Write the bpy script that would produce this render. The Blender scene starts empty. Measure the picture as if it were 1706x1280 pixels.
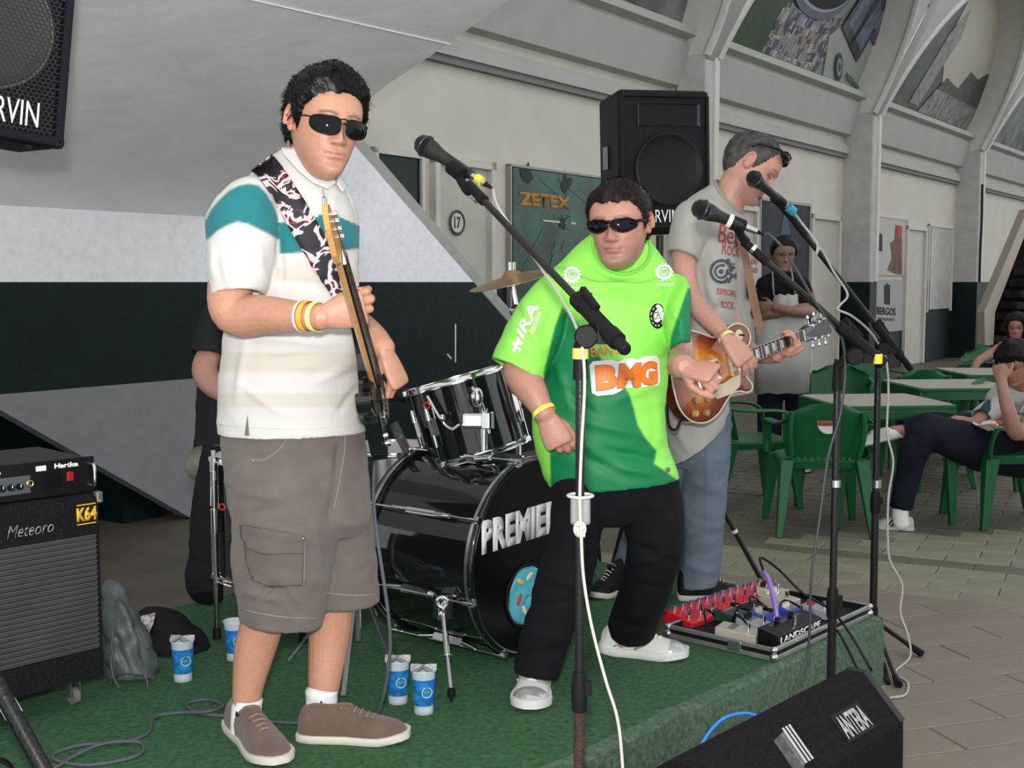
import bpy, bmesh, math, random
import numpy as np
from math import sin, cos, pi, radians as R, sqrt, atan2, exp
from mathutils import Vector as V, Matrix, noise
from mathutils.bvhtree import BVHTree
random.seed(7)
SC = bpy.context.scene
COL = SC.collection
# ------------------------------------------------------------ camera, light, exposure
F, CX, CY, HC = 2000.0, 853.0, 640.0, 1.45
PITCH = math.atan(170 / F)
cam_d = bpy.data.cameras.new('camera'); cam = bpy.data.objects.new('camera', cam_d); COL.objects.link(cam)
cam.location = (0, 0, HC); cam.rotation_euler = (pi/2 - PITCH, 0, 0)
cam_d.sensor_width = 36; cam_d.lens = 36 * F / 1706; cam_d.clip_start = 0.05; cam_d.clip_end = 200
SC.camera = cam
wd = bpy.data.worlds.new('world'); SC.world = wd; wd.use_nodes = True
wb = wd.node_tree.nodes['Background']; wb.inputs[0].default_value = (0.93, 0.97, 1.0, 1); wb.inputs[1].default_value = 1.1
fl = bpy.data.lights.new('camera_flash', 'AREA'); fl.energy = 95; fl.shape = 'DISK'; fl.size = 0.10; fl.color = (1.0, 0.97, 0.94)
flo = bpy.data.objects.new('camera_flash', fl); COL.objects.link(flo); flo.location = (-0.03, -0.02, HC + 0.19); flo.rotation_euler = (pi/2 - 0.04, 0, 0)
SC.view_settings.view_transform = 'Standard'; SC.view_settings.look = 'None'
SC.view_settings.exposure = 0.1; SC.view_settings.gamma = 1.0; SC.view_settings.use_curve_mapping = False

# ------------------------------------------------------------ picture-to-place helpers
def ray(x, y):
    a, b = (x - CX) / F, -(y - CY) / F
    return V((a, cos(PITCH) + b * sin(PITCH), -sin(PITCH) + b * cos(PITCH)))
def at(x, y, Y):
    r = ray(x, y); t = Y / r.y
    return V((r.x * t, Y, HC + r.z * t))
def on(x, y, z=0.0):
    r = ray(x, y); t = (z - HC) / r.z
    return V((r.x * t, r.y * t, z))
def frame(o, fwd, up):
    """X right of fwd, Y fwd, Z up"""
    f = V(fwd).normalized(); u = V(up); u = (u - f * u.dot(f)).normalized(); x = f.cross(u)
    M = Matrix((x, f, u)).transposed().to_4x4(); M.translation = V(o); return M
def smooth(a, b, x):
    t = max(0.0, min(1.0, (x - a) / (b - a))); return t * t * (3 - 2 * t)
def lerp(a, b, t): return a + (b - a) * t
def interp(tab, x):
    if x <= tab[0][0]: return tab[0][1]
    for (a, b), (c, d) in zip(tab, tab[1:]):
        if x <= c: return b + (d - b) * (x - a) / (c - a)
    return tab[-1][1]
def crom(pts, k):
    """Catmull-Rom through tuples of numbers, k steps each"""
    P = [np.array(p, float) for p in pts]; P = [2*P[0]-P[1]] + P + [2*P[-1]-P[-2]]; out = []
    for i in range(1, len(P) - 2):
        for j in range(k):
            t = j / k; a, b, c, d = P[i-1], P[i], P[i+1], P[i+2]
            out.append(.5 * (2*b + (c-a)*t + (2*a-5*b+4*c-d)*t*t + (3*b-a-3*c+d)*t**3))
    out.append(P[-2]); return out

# ------------------------------------------------------------ materials
MATS = {}
def mat(name, col, rough=.6, metal=0., bump=0., bscale=60., var=0., vscale=8., spec=.5, alpha=1., trans=0., sheen=0., coat=0., attr=None, emit=0., stretch=None, sub=0., hue2=None):
    if name in MATS: return MATS[name]
    if max(col) < .05 and metal == 0 and coat == 0 and not emit and not attr: col = tuple(v * .6 for v in col); spec = min(spec, .2)
    m = bpy.data.materials.new(name); m.use_nodes = True; nt = m.node_tree; N = nt.nodes; L = nt.links
    b = N['Principled BSDF']; c = (*col, 1)
    b.inputs['Base Color'].default_value = c; b.inputs['Roughness'].default_value = rough; b.inputs['Metallic'].default_value = metal
    b.inputs['Specular IOR Level'].default_value = spec; b.inputs['Alpha'].default_value = alpha; b.inputs['Transmission Weight'].default_value = trans
    b.inputs['Sheen Weight'].default_value = sheen; b.inputs['Coat Weight'].default_value = coat
    if sub: b.inputs['Subsurface Weight'].default_value = sub; b.inputs['Subsurface Radius'].default_value = (.012, .005, .003); b.inputs['Subsurface Scale'].default_value = 1
    if emit: b.inputs['Emission Color'].default_value = c; b.inputs['Emission Strength'].default_value = emit
    tc = N.new('ShaderNodeTexCoord'); src = tc.outputs['Object']
    if stretch:
        mp = N.new('ShaderNodeMapping'); mp.inputs['Scale'].default_value = stretch; L.new(src, mp.inputs[0]); src = mp.outputs[0]
    base = None
    if attr:
        a = N.new('ShaderNodeAttribute'); a.attribute_name = attr; base = a.outputs['Color']
    if var:
        nz = N.new('ShaderNodeTexNoise'); nz.inputs['Scale'].default_value = vscale; nz.inputs['Detail'].default_value = 6; L.new(src, nz.inputs['Vector'])
        mr = N.new('ShaderNodeMapRange'); mr.inputs[1].default_value = .3; mr.inputs[2].default_value = .7; L.new(nz.outputs[0], mr.inputs[0])
        mx = N.new('ShaderNodeMix'); mx.data_type = 'RGBA'
        if base is not None:
            mx.blend_type = 'MULTIPLY'; mx.inputs[0].default_value = 1.0
            vv = N.new('ShaderNodeMix'); vv.data_type = 'RGBA'; vv.inputs[6].default_value = (1-var,)*3 + (1,); vv.inputs[7].default_value = (1+var,)*3 + (1,)
            L.new(mr.outputs[0], vv.inputs[0]); L.new(base, mx.inputs[6]); L.new(vv.outputs[2], mx.inputs[7])
        else:
            lo = hue2 if hue2 else [v * (1 - var) for v in col]; hi = [min(1, v * (1 + var)) for v in col]
            mx.inputs[6].default_value = (*lo, 1); mx.inputs[7].default_value = (*hi, 1); L.new(mr.outputs[0], mx.inputs[0])
        base = mx.outputs[2]
    if base is not None: L.new(base, b.inputs['Base Color'])
    if bump:
        n2 = N.new('ShaderNodeTexNoise'); n2.inputs['Scale'].default_value = bscale; n2.inputs['Detail'].default_value = 5; L.new(src, n2.inputs['Vector'])
        bp = N.new('ShaderNodeBump'); bp.inputs['Strength'].default_value = bump; bp.inputs['Distance'].default_value = .01
        L.new(n2.outputs[0], bp.inputs['Height']); L.new(bp.outputs[0], b.inputs['Normal'])
    MATS[name] = m; return m

# ------------------------------------------------------------ object helpers
def wmat(o):
    M = o.matrix_basis.copy()
    while o.parent: o = o.parent; M = o.matrix_basis @ M
    return M
def tag(o, label=None, cat=None, group=None, kind=None):
    for k, v in (('label', label), ('category', cat), ('group', group), ('kind', kind)):
        if v: o[k] = v
    return o
def thing(name, label, cat, loc=(0, 0, 0), rz=0., group=None):
    o = bpy.data.objects.new(name, None); COL.objects.link(o); o.empty_display_size = .1
    o.location = loc; o.rotation_euler = (0, 0, rz); return tag(o, label, cat, group)
def link_mesh(name, me, m, parent=None, local=False, origin=None, smooth_=None, bevel=0., solid=0.):
    o = bpy.data.objects.new(name, me); COL.objects.link(o)
    for mm in (m if isinstance(m, (list, tuple)) else [m]): me.materials.append(mm)
    if parent is not None:
        o.parent = parent
        if not local: me.transform(wmat(parent).inverted())
    elif origin is not None:
        me.transform(Matrix.Translation(-V(origin))); o.location = origin
    if smooth_ is not None:
        me.shade_smooth()
        if smooth_ < 179: me.set_sharp_from_angle(angle=R(smooth_))
    if bevel:
        md = o.modifiers.new('bevel', 'BEVEL'); md.width = bevel; md.segments = 2; md.limit_method = 'ANGLE'; md.angle_limit = R(35)
    if solid:
        md = o.modifiers.new('solid', 'SOLIDIFY'); md.thickness = solid; md.offset = -1
    return o
def copy_tree(o, parent=None):
    c = o.copy(); COL.objects.link(c); c.parent = parent
    for ch in list(o.children): copy_tree(ch, c)
    return c

class MB:
    def __init__(s, M=None): s.v = []; s.f = []; s.mi = []; s.M = M if M is not None else Matrix(); s.m = 0
    def add(s, vs, fs):
        b = len(s.v); M = s.M
        s.v += [tuple(M @ V(p)) for p in vs]; s.f += [tuple(b + i for i in f) for f in fs]; s.mi += [s.m] * len(fs); return s
    def box(s, c, d, rot=None):
        x, y, z = [k / 2 for k in d]; c = V(c); P = [V((i, j, k)) for i in (-x, x) for j in (-y, y) for k in (-z, z)]
        if rot is not None: P = [rot @ p for p in P]
        return s.add([c + p for p in P], [(0,1,3,2),(4,6,7,5),(0,4,5,1),(2,3,7,6),(0,2,6,4),(1,5,7,3)])
    def bar(s, p, q, w, h, up=(0,0,1)):
        p, q = V(p), V(q); d = (q - p); u = V(up)
        if abs(d.normalized().dot(u.normalized())) > .98: u = V((1, 0, 0))
        X = d.normalized().cross(u).normalized(); Z = X.cross(d.normalized())
        P = [a + X * i * w / 2 + Z * j * h / 2 for a in (p, q) for i, j in ((-1,-1),(1,-1),(1,1),(-1,1))]
        return s.add(P, [(0,1,2,3),(7,6,5,4),(0,4,5,1),(1,5,6,2),(2,6,7,3),(3,7,4,0)])
    def rings(s, rs, cap=(1, 1), closed=False):
        n = len(rs[0]); vs = [p for r in rs for p in r]; fs = []
        m = len(rs)
        for i in range(m - (0 if closed else 1)):
            a, b = i * n, ((i + 1) % m) * n
            for j in range(n): k = (j + 1) % n; fs.append((a+j, a+k, b+k, b+j))
        if not closed:
            if cap[0]: fs.append(tuple(range(n))[::-1])
            if cap[1]: fs.append(tuple((m-1)*n + j for j in range(n)))
        return s.add(vs, fs)
    def tube(s, pts, r, n=10, k=1, cap=(1, 1), closed=False, flat=1.0):
        """tube along points; r number or list"""
        P = [V(p) for p in pts]; rr = list(r) if isinstance(r, (list, tuple)) else [r] * len(P)
        if k > 1:
            o = crom([(*p, q) for p, q in zip(P, rr)], k); P = [V(q[:3]) for q in o]; rr = [q[3] for q in o]
        m = len(P); out = []; X = None
        for i in range(m):
            if closed: d = P[(i+1) % m] - P[i-1]
            else: d = P[min(i+1, m-1)] - P[max(i-1, 0)]
            if d.length < 1e-9: d = V((0,0,1))
            d.normalize()
            if X is None:
                a = V((0,0,1)) if abs(d.z) < .9 else V((1,0,0)); X = d.cross(a).normalized()
            X = (X - d * X.dot(d)).normalized(); Y = d.cross(X)
            out.append([P[i] + X * rr[i] * cos(2*pi*j/n) + Y * rr[i] * flat * sin(2*pi*j/n) for j in range(n)])
        return s.rings(out, cap, closed)
    def cyl(s, p, q, r, r2=None, n=20, cap=(1, 1)): return s.tube([p, q], [r, r if r2 is None else r2], n=n, cap=cap)
    def torus(s, c, ax, Rr, r, n=40, m=8, flat=1.0, a0=0, a1=2*pi):
        c = V(c); ax = V(ax).normalized(); a = V((0,0,1)) if abs(ax.z) < .9 else V((1,0,0)); X = ax.cross(a).normalized(); Y = ax.cross(X)
        full = abs(a1 - a0 - 2*pi) < 1e-6; out = []
        for i in range(n if full else n + 1):
            t = a0 + (a1 - a0) * i / n; d = X * cos(t) + Y * sin(t)
            out.append([c + d * (Rr + r * cos(2*pi*j/m)) + ax * r * flat * sin(2*pi*j/m) for j in range(m)])
        return s.rings(out, closed=full)
    def ell(s, c, r, n=16, m=10, M=None):
        c = V(c); out = []
        for i in range(m + 1):
            t = pi * i / m; q = max(sin(t), .02)
            ring = [V((r[0]*q*cos(2*pi*j/n), r[1]*q*sin(2*pi*j/n), -r[2]*cos(t))) for j in range(n)]
            out.append([c + ((M @ p) if M is not None else p) for p in ring])
        return s.rings(out)
    def lathe(s, prof, c=(0,0,0), ax=(0,0,1), n=28):
        c = V(c); ax = V(ax).normalized(); a = V((0,0,1)) if abs(ax.z) < .9 else V((1,0,0)); X = ax.cross(a).normalized(); Y = ax.cross(X)
        return s.rings([[c + ax * z + (X * cos(2*pi*j/n) + Y * sin(2*pi*j/n)) * max(r, 1e-4) for j in range(n)] for r, z in prof])
    def prism(s, poly, d0, d1, f=None):
        """poly 2-D; f(x, y, d) -> 3-D"""
        f = f or (lambda x, y, d: (x, y, d)); n = len(poly)
        vs = [f(x, y, d0) for x, y in poly] + [f(x, y, d1) for x, y in poly]
        return s.add(vs, [tuple(range(n))[::-1], tuple(range(n, 2*n))] + [(i, (i+1) % n, n + (i+1) % n, n + i) for i in range(n)])
    def quad(s, a, b, c, d): return s.add([a, b, c, d], [(0, 1, 2, 3)])
    def mesh(s):
        me = bpy.data.meshes.new('m'); me.from_pydata(s.v, [], s.f)
        if any(s.mi): me.polygons.foreach_set('material_index', s.mi)
        bm = bmesh.new(); bm.from_mesh(me); bmesh.ops.recalc_face_normals(bm, faces=bm.faces); bm.to_mesh(me); bm.free()
        return me
    def build(s, name, m, parent=None, **k):
        me = s.mesh(); me.name = name; return link_mesh(name, me, m, parent, **k)

def weld(mb, d=1e-4):
    me = mb.mesh(); bm = bmesh.new(); bm.from_mesh(me); bmesh.ops.remove_doubles(bm, verts=bm.verts, dist=d); bmesh.ops.recalc_face_normals(bm, faces=bm.faces); bm.to_mesh(me); bm.free(); return me
def struct(name, mb, m, **k): return tag(mb.build(name, m, **k), kind='structure')

def fuse(mbs, voxel, smooth_it=2, fac=.5):
    """closed overlapping volumes -> one continuous surface"""
    me = bpy.data.meshes.new('tmp'); vs = []; fs = []
    for mb in mbs:
        b = len(vs); vs += mb.v; fs += [tuple(b + i for i in f) for f in mb.f]
    me.from_pydata(vs, [], fs)
    bm = bmesh.new(); bm.from_mesh(me); bmesh.ops.recalc_face_normals(bm, faces=bm.faces); bm.to_mesh(me); bm.free()
    o = bpy.data.objects.new('tmp', me); COL.objects.link(o)
    md = o.modifiers.new('r', 'REMESH'); md.mode = 'VOXEL'; md.voxel_size = voxel; md.adaptivity = 0
    if smooth_it: ms = o.modifiers.new('s', 'SMOOTH'); ms.iterations = smooth_it; ms.factor = fac
    dg = bpy.context.evaluated_depsgraph_get(); out = bpy.data.meshes.new_from_object(o.evaluated_get(dg))
    bpy.data.objects.remove(o); bpy.data.meshes.remove(me); out.materials.clear(); return out
def co_np(me):
    a = np.empty(len(me.vertices) * 3, np.float32); me.vertices.foreach_get('co', a); return a.reshape(-1, 3)
def no_np(me):
    a = np.empty(len(me.vertices) * 3, np.float32); me.vertices.foreach_get('normal', a); return a.reshape(-1, 3)
def set_col(me, rgb, name='Col'):
    a = me.color_attributes.new(name, 'FLOAT_COLOR', 'POINT'); d = np.ones((len(rgb), 4), np.float32); d[:, :3] = rgb; a.data.foreach_set('color', d.ravel())
def set_co(me, co): me.vertices.foreach_set('co', np.asarray(co, np.float32).ravel()); me.update()
def bvh_of(me, M=None):
    vs = [((M @ v.co) if M else v.co.copy()) for v in me.vertices]
    return BVHTree.FromPolygons(vs, [tuple(p.vertices) for p in me.polygons])
CAMP = V((0, 0, HC))
def hit(x, y, bvh, off=.004, dflt=None):
    r = ray(x, y).normalized(); p, n, i, d = bvh.ray_cast(CAMP, r)
    if p is None: return None
    if n.dot(r) > 0: n = -n
    return p + n * off

# ------------------------------------------------------------ lettering
def text_bm(txt, bold=.02, shear=0., res=3, space=1., cut=0.):
    c = bpy.data.curves.new('t', 'FONT'); c.body = txt; c.size = 1; c.offset = bold; c.shear = shear; c.resolution_u = res; c.space_character = space; c.align_x = 'CENTER'
    o = bpy.data.objects.new('t', c); COL.objects.link(o)
    me = bpy.data.meshes.new_from_object(o.evaluated_get(bpy.context.evaluated_depsgraph_get()))
    bpy.data.objects.remove(o); bpy.data.curves.remove(c)
    bm = bmesh.new(); bm.from_mesh(me); bpy.data.meshes.remove(me)
    xs = [v.co.x for v in bm.verts]; ys = [v.co.y for v in bm.verts]; x0, x1, y0, y1 = min(xs), max(xs), min(ys), max(ys)
    for v in bm.verts: v.co = V(((v.co.x - x0) / (x1 - x0), (v.co.y - y0) / (y1 - y0), 0))
    if cut: grid_cut(bm, cut)
    bmesh.ops.triangulate(bm, faces=bm.faces); return bm
def grid_cut(bm, cut):
    for ax in (0, 1):
        k = int(1 / cut)
        for i in range(1, k + 1):
            co = [0, 0, 0]; no = [0, 0, 0]; co[ax] = i * cut; no[ax] = 1
            bmesh.ops.bisect_plane(bm, geom=bm.verts[:] + bm.edges[:] + bm.faces[:], plane_co=co, plane_no=no)
def text_on(txt, o, ux, uy, name, m, parent=None, off=.0015, thick=.0012, **k):
    """lettering in the box spanned by ux, uy from corner o (world)"""
    o, ux, uy = V(o), V(ux), V(uy); n = ux.cross(uy).normalized()
    bm = text_bm(txt, **k)
    for v in bm.verts: v.co = o + ux * v.co.x + uy * v.co.y + n * (off + thick)
    r = bmesh.ops.extrude_face_region(bm, geom=bm.faces[:])
    for g in r['geom']:
        if isinstance(g, bmesh.types.BMVert): g.co -= n * thick
    me = bpy.data.meshes.new(name); bm.to_mesh(me); bm.free(); return link_mesh(name, me, m, parent)
def decal(bm, quad, bvh, name, m, parent, off=.0025):
    """flat print laid on cloth: unit-square bmesh mapped to picture quad (bl, br, tr, tl), then onto the surface"""
    bl, br, tr, tl = [V((*q, 0)) for q in quad]; dead = []
    for v in bm.verts:
        u, w = v.co.x, v.co.y; q = (bl * (1-u) + br * u) * (1-w) + (tl * (1-u) + tr * u) * w
        p = hit(q.x, q.y, bvh, off)
        if p is None: dead.append(v)
        else: v.co = p
    if dead: bmesh.ops.delete(bm, geom=dead, context='VERTS')
    me = bpy.data.meshes.new(name); bm.to_mesh(me); bm.free(); return link_mesh(name, me, m, parent)
def ring_bm(r0, r1, n=24, cx=.5, cy=.5, a0=0, a1=2*pi):
    bm = bmesh.new(); A = [[bm.verts.new((cx + r * cos(a0+(a1-a0)*i/n), cy + r * sin(a0+(a1-a0)*i/n), 0)) for r in (max(r0, .004), r1)] for i in range(n + 1)]
    for p, q in zip(A, A[1:]): bm.faces.new((p[0], p[1], q[1], q[0]))
    return bm
def poly_bm(pts, cut=.1):
    bm = bmesh.new(); bm.faces.new([bm.verts.new((x, y, 0)) for x, y in pts]); grid_cut(bm, cut); bmesh.ops.triangulate(bm, faces=bm.faces); return bm
# ============================================================ THE PLACE
r_ = ray(2275, 470); WD = V((r_.x, r_.y, 0)).normalized(); ND = V((WD.y, -WD.x, 0)); O0 = on(853, 727)
def A(s, n, z): return O0 + WD * s + ND * n + V((0, 0, z))
def pA(x, y, n=0.):
    r = ray(x, y); t = ((O0 - CAMP).dot(ND) + n) / r.dot(ND); p = CAMP + r * t; return (p - O0).dot(WD), p.z
def sA(x, n=0., y=600): return pA(x, y, n)[0]
NF = (on(310, 865) - O0).dot(ND)
cream = mat('cream_wall', (.58, .54, .47), .75, bump=.12, bscale=9, var=.05, vscale=2)
cream2 = mat('beam_paint', (.42, .425, .385), .75, bump=.1, bscale=12, var=.05, vscale=3)
frame_m = mat('frame_paint', (.56, .53, .47), .6, var=.05)
grey_c = mat('pillar_concrete', (.47, .45, .42), .85, bump=.5, bscale=22, var=.10, vscale=5)
rim_m = mat('pillar_face_paint', (.62, .60, .55), .8, bump=.3, bscale=25, var=.05)
dado_m = mat('dark_green_dado', (.0045, .017, .018), .5, bump=.25, bscale=18, var=.25, vscale=4, spec=.3)
white_c = mat('white_plaster', (.84, .85, .88), .5, bump=.55, bscale=16, var=.06, vscale=20)
soffit_m = mat('grey_concrete_paint', (.93, .93, .935), .38, bump=.5, bscale=7, var=.06, vscale=3, stretch=(1, 1, 2.2))
lowgrey = mat('grey_plaster', (.20, .20, .215), .7, bump=.3, bscale=14, var=.06)
dark = mat('dark_void', (.012, .012, .013), .9)

# ---- soffit of the stand (ceiling)
sC = sA(345, NF, 370); m_s = .437
ce = MB()
def S(s, q): return A(s, NF + q, 1.85 + m_s * q)
edge = [S(sC + .012 * sin(i * 1.9) + .02 * sin(i * .7), i * .25) for i in range(0, 40)]
for a, b in zip(range(39), range(1, 40)):
    pa, pb = S(sC - 14, a * .25), S(sC - 14, b * .25)
    ce.add([pa, edge[a], edge[b], pb], [(0, 1, 2, 3)]); up = V((0, 0, .22)); ce.add([edge[a], edge[a] + up, edge[b] + up, edge[b]], [(0, 1, 2, 3)])
    ce.add([pa + up, edge[a] + up, edge[b] + up, pb + up], [(0, 3, 2, 1)])
struct('ceiling', ce, soffit_m)
# thin cast joint across the soffit
jo = MB(); jo.bar(S(sC - 5.0, 1.75) - V((0, 0, .002)), S(sC, 1.9) - V((0, 0, .002)), .012, .006); struct('trim_1', jo, white_c)

# ---- flank wall under the stairs: white band, dark green dado, grey foot with a sloping lower edge
wl = MB()
def FP(x, y): return pA(x, y, NF)
def zat(x, z): return (sA(x, NF), z)
def diag(y): return 598 + (y - 250) * (850 - 600) / (525 - 237.0)     # picture x of the wall's sloping end at height y
def wall_poly(poly, mi, t=.12):
    wl.m = mi; wl.prism(poly, 0, -t, lambda s, z, d: A(s, NF + d, z))
sl = sA(-260, NF)
wall_poly([(sl, 1.45), FP(diag(470), 470), FP(diag(300), 300), FP(diag(180), 180), (FP(diag(180), 180)[0] - 2.4, FP(diag(180), 180)[1]), (sA(345, NF) - .6, 1.9), (sl, 1.9)], 0)
zb = .86
fA, fB = FP(-40, 640), FP(318, 868); sG = sA(430, NF)
wall_poly([(sl, zb), (sG, zb), (sG, 0), (FP(diag(712), 712)[0], 0), FP(diag(470), 470), (sl, 1.45)], 1)
wall_poly([(fA[0], zb), (fB[0], 0.0), (sG, 0.0), (sG, zb)], 2)
o = struct('wall_left', wl, [white_c, dado_m, lowgrey])
# stair behind the flank wall: slab coloured near-black as the gap's shade, handrail beam and brackets
st = MB(); a, b = pA(560, 195, NF), pA(1010, 712, NF)
st.prism([a, b, (b[0] - .5, 0.02), (a[0] - .5, .02), (a[0] - .5, a[1])], -.125, -.5, lambda s, z, d: A(s, NF + d, z - .035)); struct('wall_stair_gap_shade', st, dark)
hb = MB(); P0, P1 = at(560, 186, A(a[0], NF, 0).y), A(b[0], NF - .02, b[1]); hb.bar(A(a[0], NF - .03, a[1]), A(b[0], NF - .03, b[1]), .06, .105)
hb.build('stair_beam', mat('beam_grey', (.34, .34, .31), .45, metal=.3, var=.1), bevel=.008)
tag(bpy.data.objects['stair_beam'], 'grey metal stringer beam sloping down along the end of the white and green wall', 'beam')

# ---- arcade wall: lower wall, beams, doors, leaning upper part with arched openings
SP = [sA(1110), sA(1397), sA(1583)]                       # back corners of the pillars' near sides
bay = SP[1] - SP[0]; PW = .62
PIL = [SP[0] - bay - 2.2, SP[0], SP[1], SP[2], SP[2] + (SP[2] - SP[1]), SP[2] + 2 * (SP[2] - SP[1])]
wb_ = MB()
wb_.prism([(sA(-900), 0), (PIL[4] + 9, 0), (PIL[4] + 9, 4.35), (sA(-900), 4.35)], 0, -.3, lambda s, z, d: A(s, d, z)); struct('wall_arcade', wb_, cream)
db = MB(); db.prism([(sA(-900), 0), (PIL[4] + 9, 0), (PIL[4] + 9, 1.45), (sA(-900), 1.45)], .012, 0, lambda s, z, d: A(s, d, z)); struct('baseboard_dado', db, dado_m)
def lean(z): return max(0, .5 * (z - 3.9))
LEAN = .52
def lean(z): return max(0., LEAN * (z - 3.95))
ti = 2
for k in range(5):
    s0, s1 = PIL[k] + .3, PIL[k + 1]
    ex = [(0., 4.24), (.34, 4.24), (.34, 4.16), (.22, 4.13), (.26, 4.06), (.12, 3.64), (0, 3.62)]     # sill and sloping beam
    mb = MB(); mb.prism(ex, s0, s1, lambda n, z, s: A(s, n, z)); struct('trim_%d' % ti, mb, cream2); ti += 1
    mb = MB(); mb.prism([(0., 3.36), (.10, 3.36), (.10, 3.46), (.05, 3.52), (0, 3.52)], s0, s1 - .02, lambda n, z, s: A(s, n, z)); struct('trim_%d' % ti, mb, cream2); ti += 1
    mb = MB(); mb.prism([(0., 3.30), (.07, 3.30), (.07, 3.36), (0, 3.36)], s0, s1 - .02, lambda n, z, s: A(s, n, z)); struct('trim_%d' % ti, mb, mat('painted_ledge_shadow', (.20, .20, .19), .9)); ti += 1  # dark grey strip paints in the shadow under the moulding
def arch(s, s0, s1, z0=3.75, h=2.35):
    c, a_ = (s0 + s1) / 2, (s1 - s0) / 2; t = max(0., 1 - ((s - c) / a_) ** 2); return z0 + h * t ** .5
for k in range(6):                                           # pillars
    mb = MB(); s = PIL[k]; mb.prism([(s, 0), (s + .3, 0), (s + .3, 3.95), (s, 3.95)], -.05, .45, lambda a_, z, d: A(a_, d, z)); struct('wall_pillar_%d' % (k + 1), mb, grey_c, bevel=.02)
    mb = MB(); mb.prism([(s - .006, 0), (s + .306, 0), (s + .306, 1.45), (s - .006, 1.45)], -.05, .458, lambda a_, z, d: A(a_, d, z)); struct('baseboard_pillar_%d' % (k + 1), mb, dado_m)
    mb = MB(); mb.prism([(s + .20, 1.45), (s + .312, 1.45), (s + .312, 3.95), (s + .20, 3.95)], .40, .475, lambda a_, z, d: A(a_, d, z)); struct('trim_%d' % ti, mb, rim_m, bevel=.01); ti += 1
ZT = 8.2
for k in range(5):                                           # leaning spandrels with arched openings, the reveal behind each arch
    s0, s1 = PIL[k] + .3, PIL[k + 1]; n = 36; mb = MB(); pts = []
    for i in range(n + 1):
        t = pi * i / n; s = (s0 + s1) / 2 - (s1 - s0) / 2 * cos(t); pts.append((s, arch(s, s0, s1, 3.95)))
    fr = lambda s, z, d=0.: A(s, .45 + lean(z) - d, z)
    for (a1, z1), (a2, z2) in zip(pts, pts[1:]):
        mb.m = 0; mb.add([fr(a1, z1), fr(a2, z2), fr(a2, ZT), fr(a1, ZT)], [(0, 1, 2, 3)])
        mb.m = 1; mb.add([fr(a1, z1), fr(a2, z2), fr(a2, z2, .62), fr(a1, z1, .62)], [(0, 1, 2, 3)])
    mb.m = 0
    for a1, a2 in ((s0 - .3, s0), (s1, s1 + .3)): mb.add([fr(a1, 3.9), fr(a2, 3.9), fr(a2, ZT), fr(a1, ZT)], [(0, 1, 2, 3)])
    struct('ceiling_vault_%d' % (k + 1), mb, [mat('vault_paint', (.50, .50, .49), .7, bump=.3, bscale=8, var=.06, vscale=2), rim_m])
    rm = MB(); rm.tube([fr(a1, z1, -.01) for a1, z1 in pts], .05, n=6); struct('trim_%d' % ti, rm, rim_m); ti += 1

# ---- murals in the lunettes
def mural(k, base, name_label, parts):
    s0, s1 = PIL[k] + .3, PIL[k + 1]; n = 30; top = [((s0 + s1) / 2 - (s1 - s0) / 2 * cos(pi * i / n)) for i in range(n + 1)]
    f = lambda s, z, d=0.: A(s, lean(z) - .02 + d, z)
    poly = [(s0, 4.30)] + [(s, max(4.3, arch(s, s0, s1, 3.95, 2.45))) for s in top] + [(s1, 4.30)]
    t = thing('mural', name_label, 'mural', A((s0 + s1) / 2, 0, 4.3))
    mb = MB(); mb.prism(poly, 0, -.04, f); mb.build('print', base, t); parts(t, f, s0, s1); return t
def P2(f, s, z, d): return f(s, z, d)
mur_g = mat('mural_grey_photo', (.16, .17, .165), .5, var=.7, vscale=1.6)
def parts1(t, f, s0, s1):
    a = pA(1104, 62); o = f(s1 - 1.02, 4.52, .01); text_on('80', o, f(s1 - .25, 4.52, .01) - o, f(s1 - 1.02, 5.32, .01) - o, 'number', mat('mural_white', (.42, .42, .42)), t, bold=.0)
mural(0, mur_g, 'grey arched mural with the number 80 at its right corner, nearest the camera', parts1)
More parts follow.
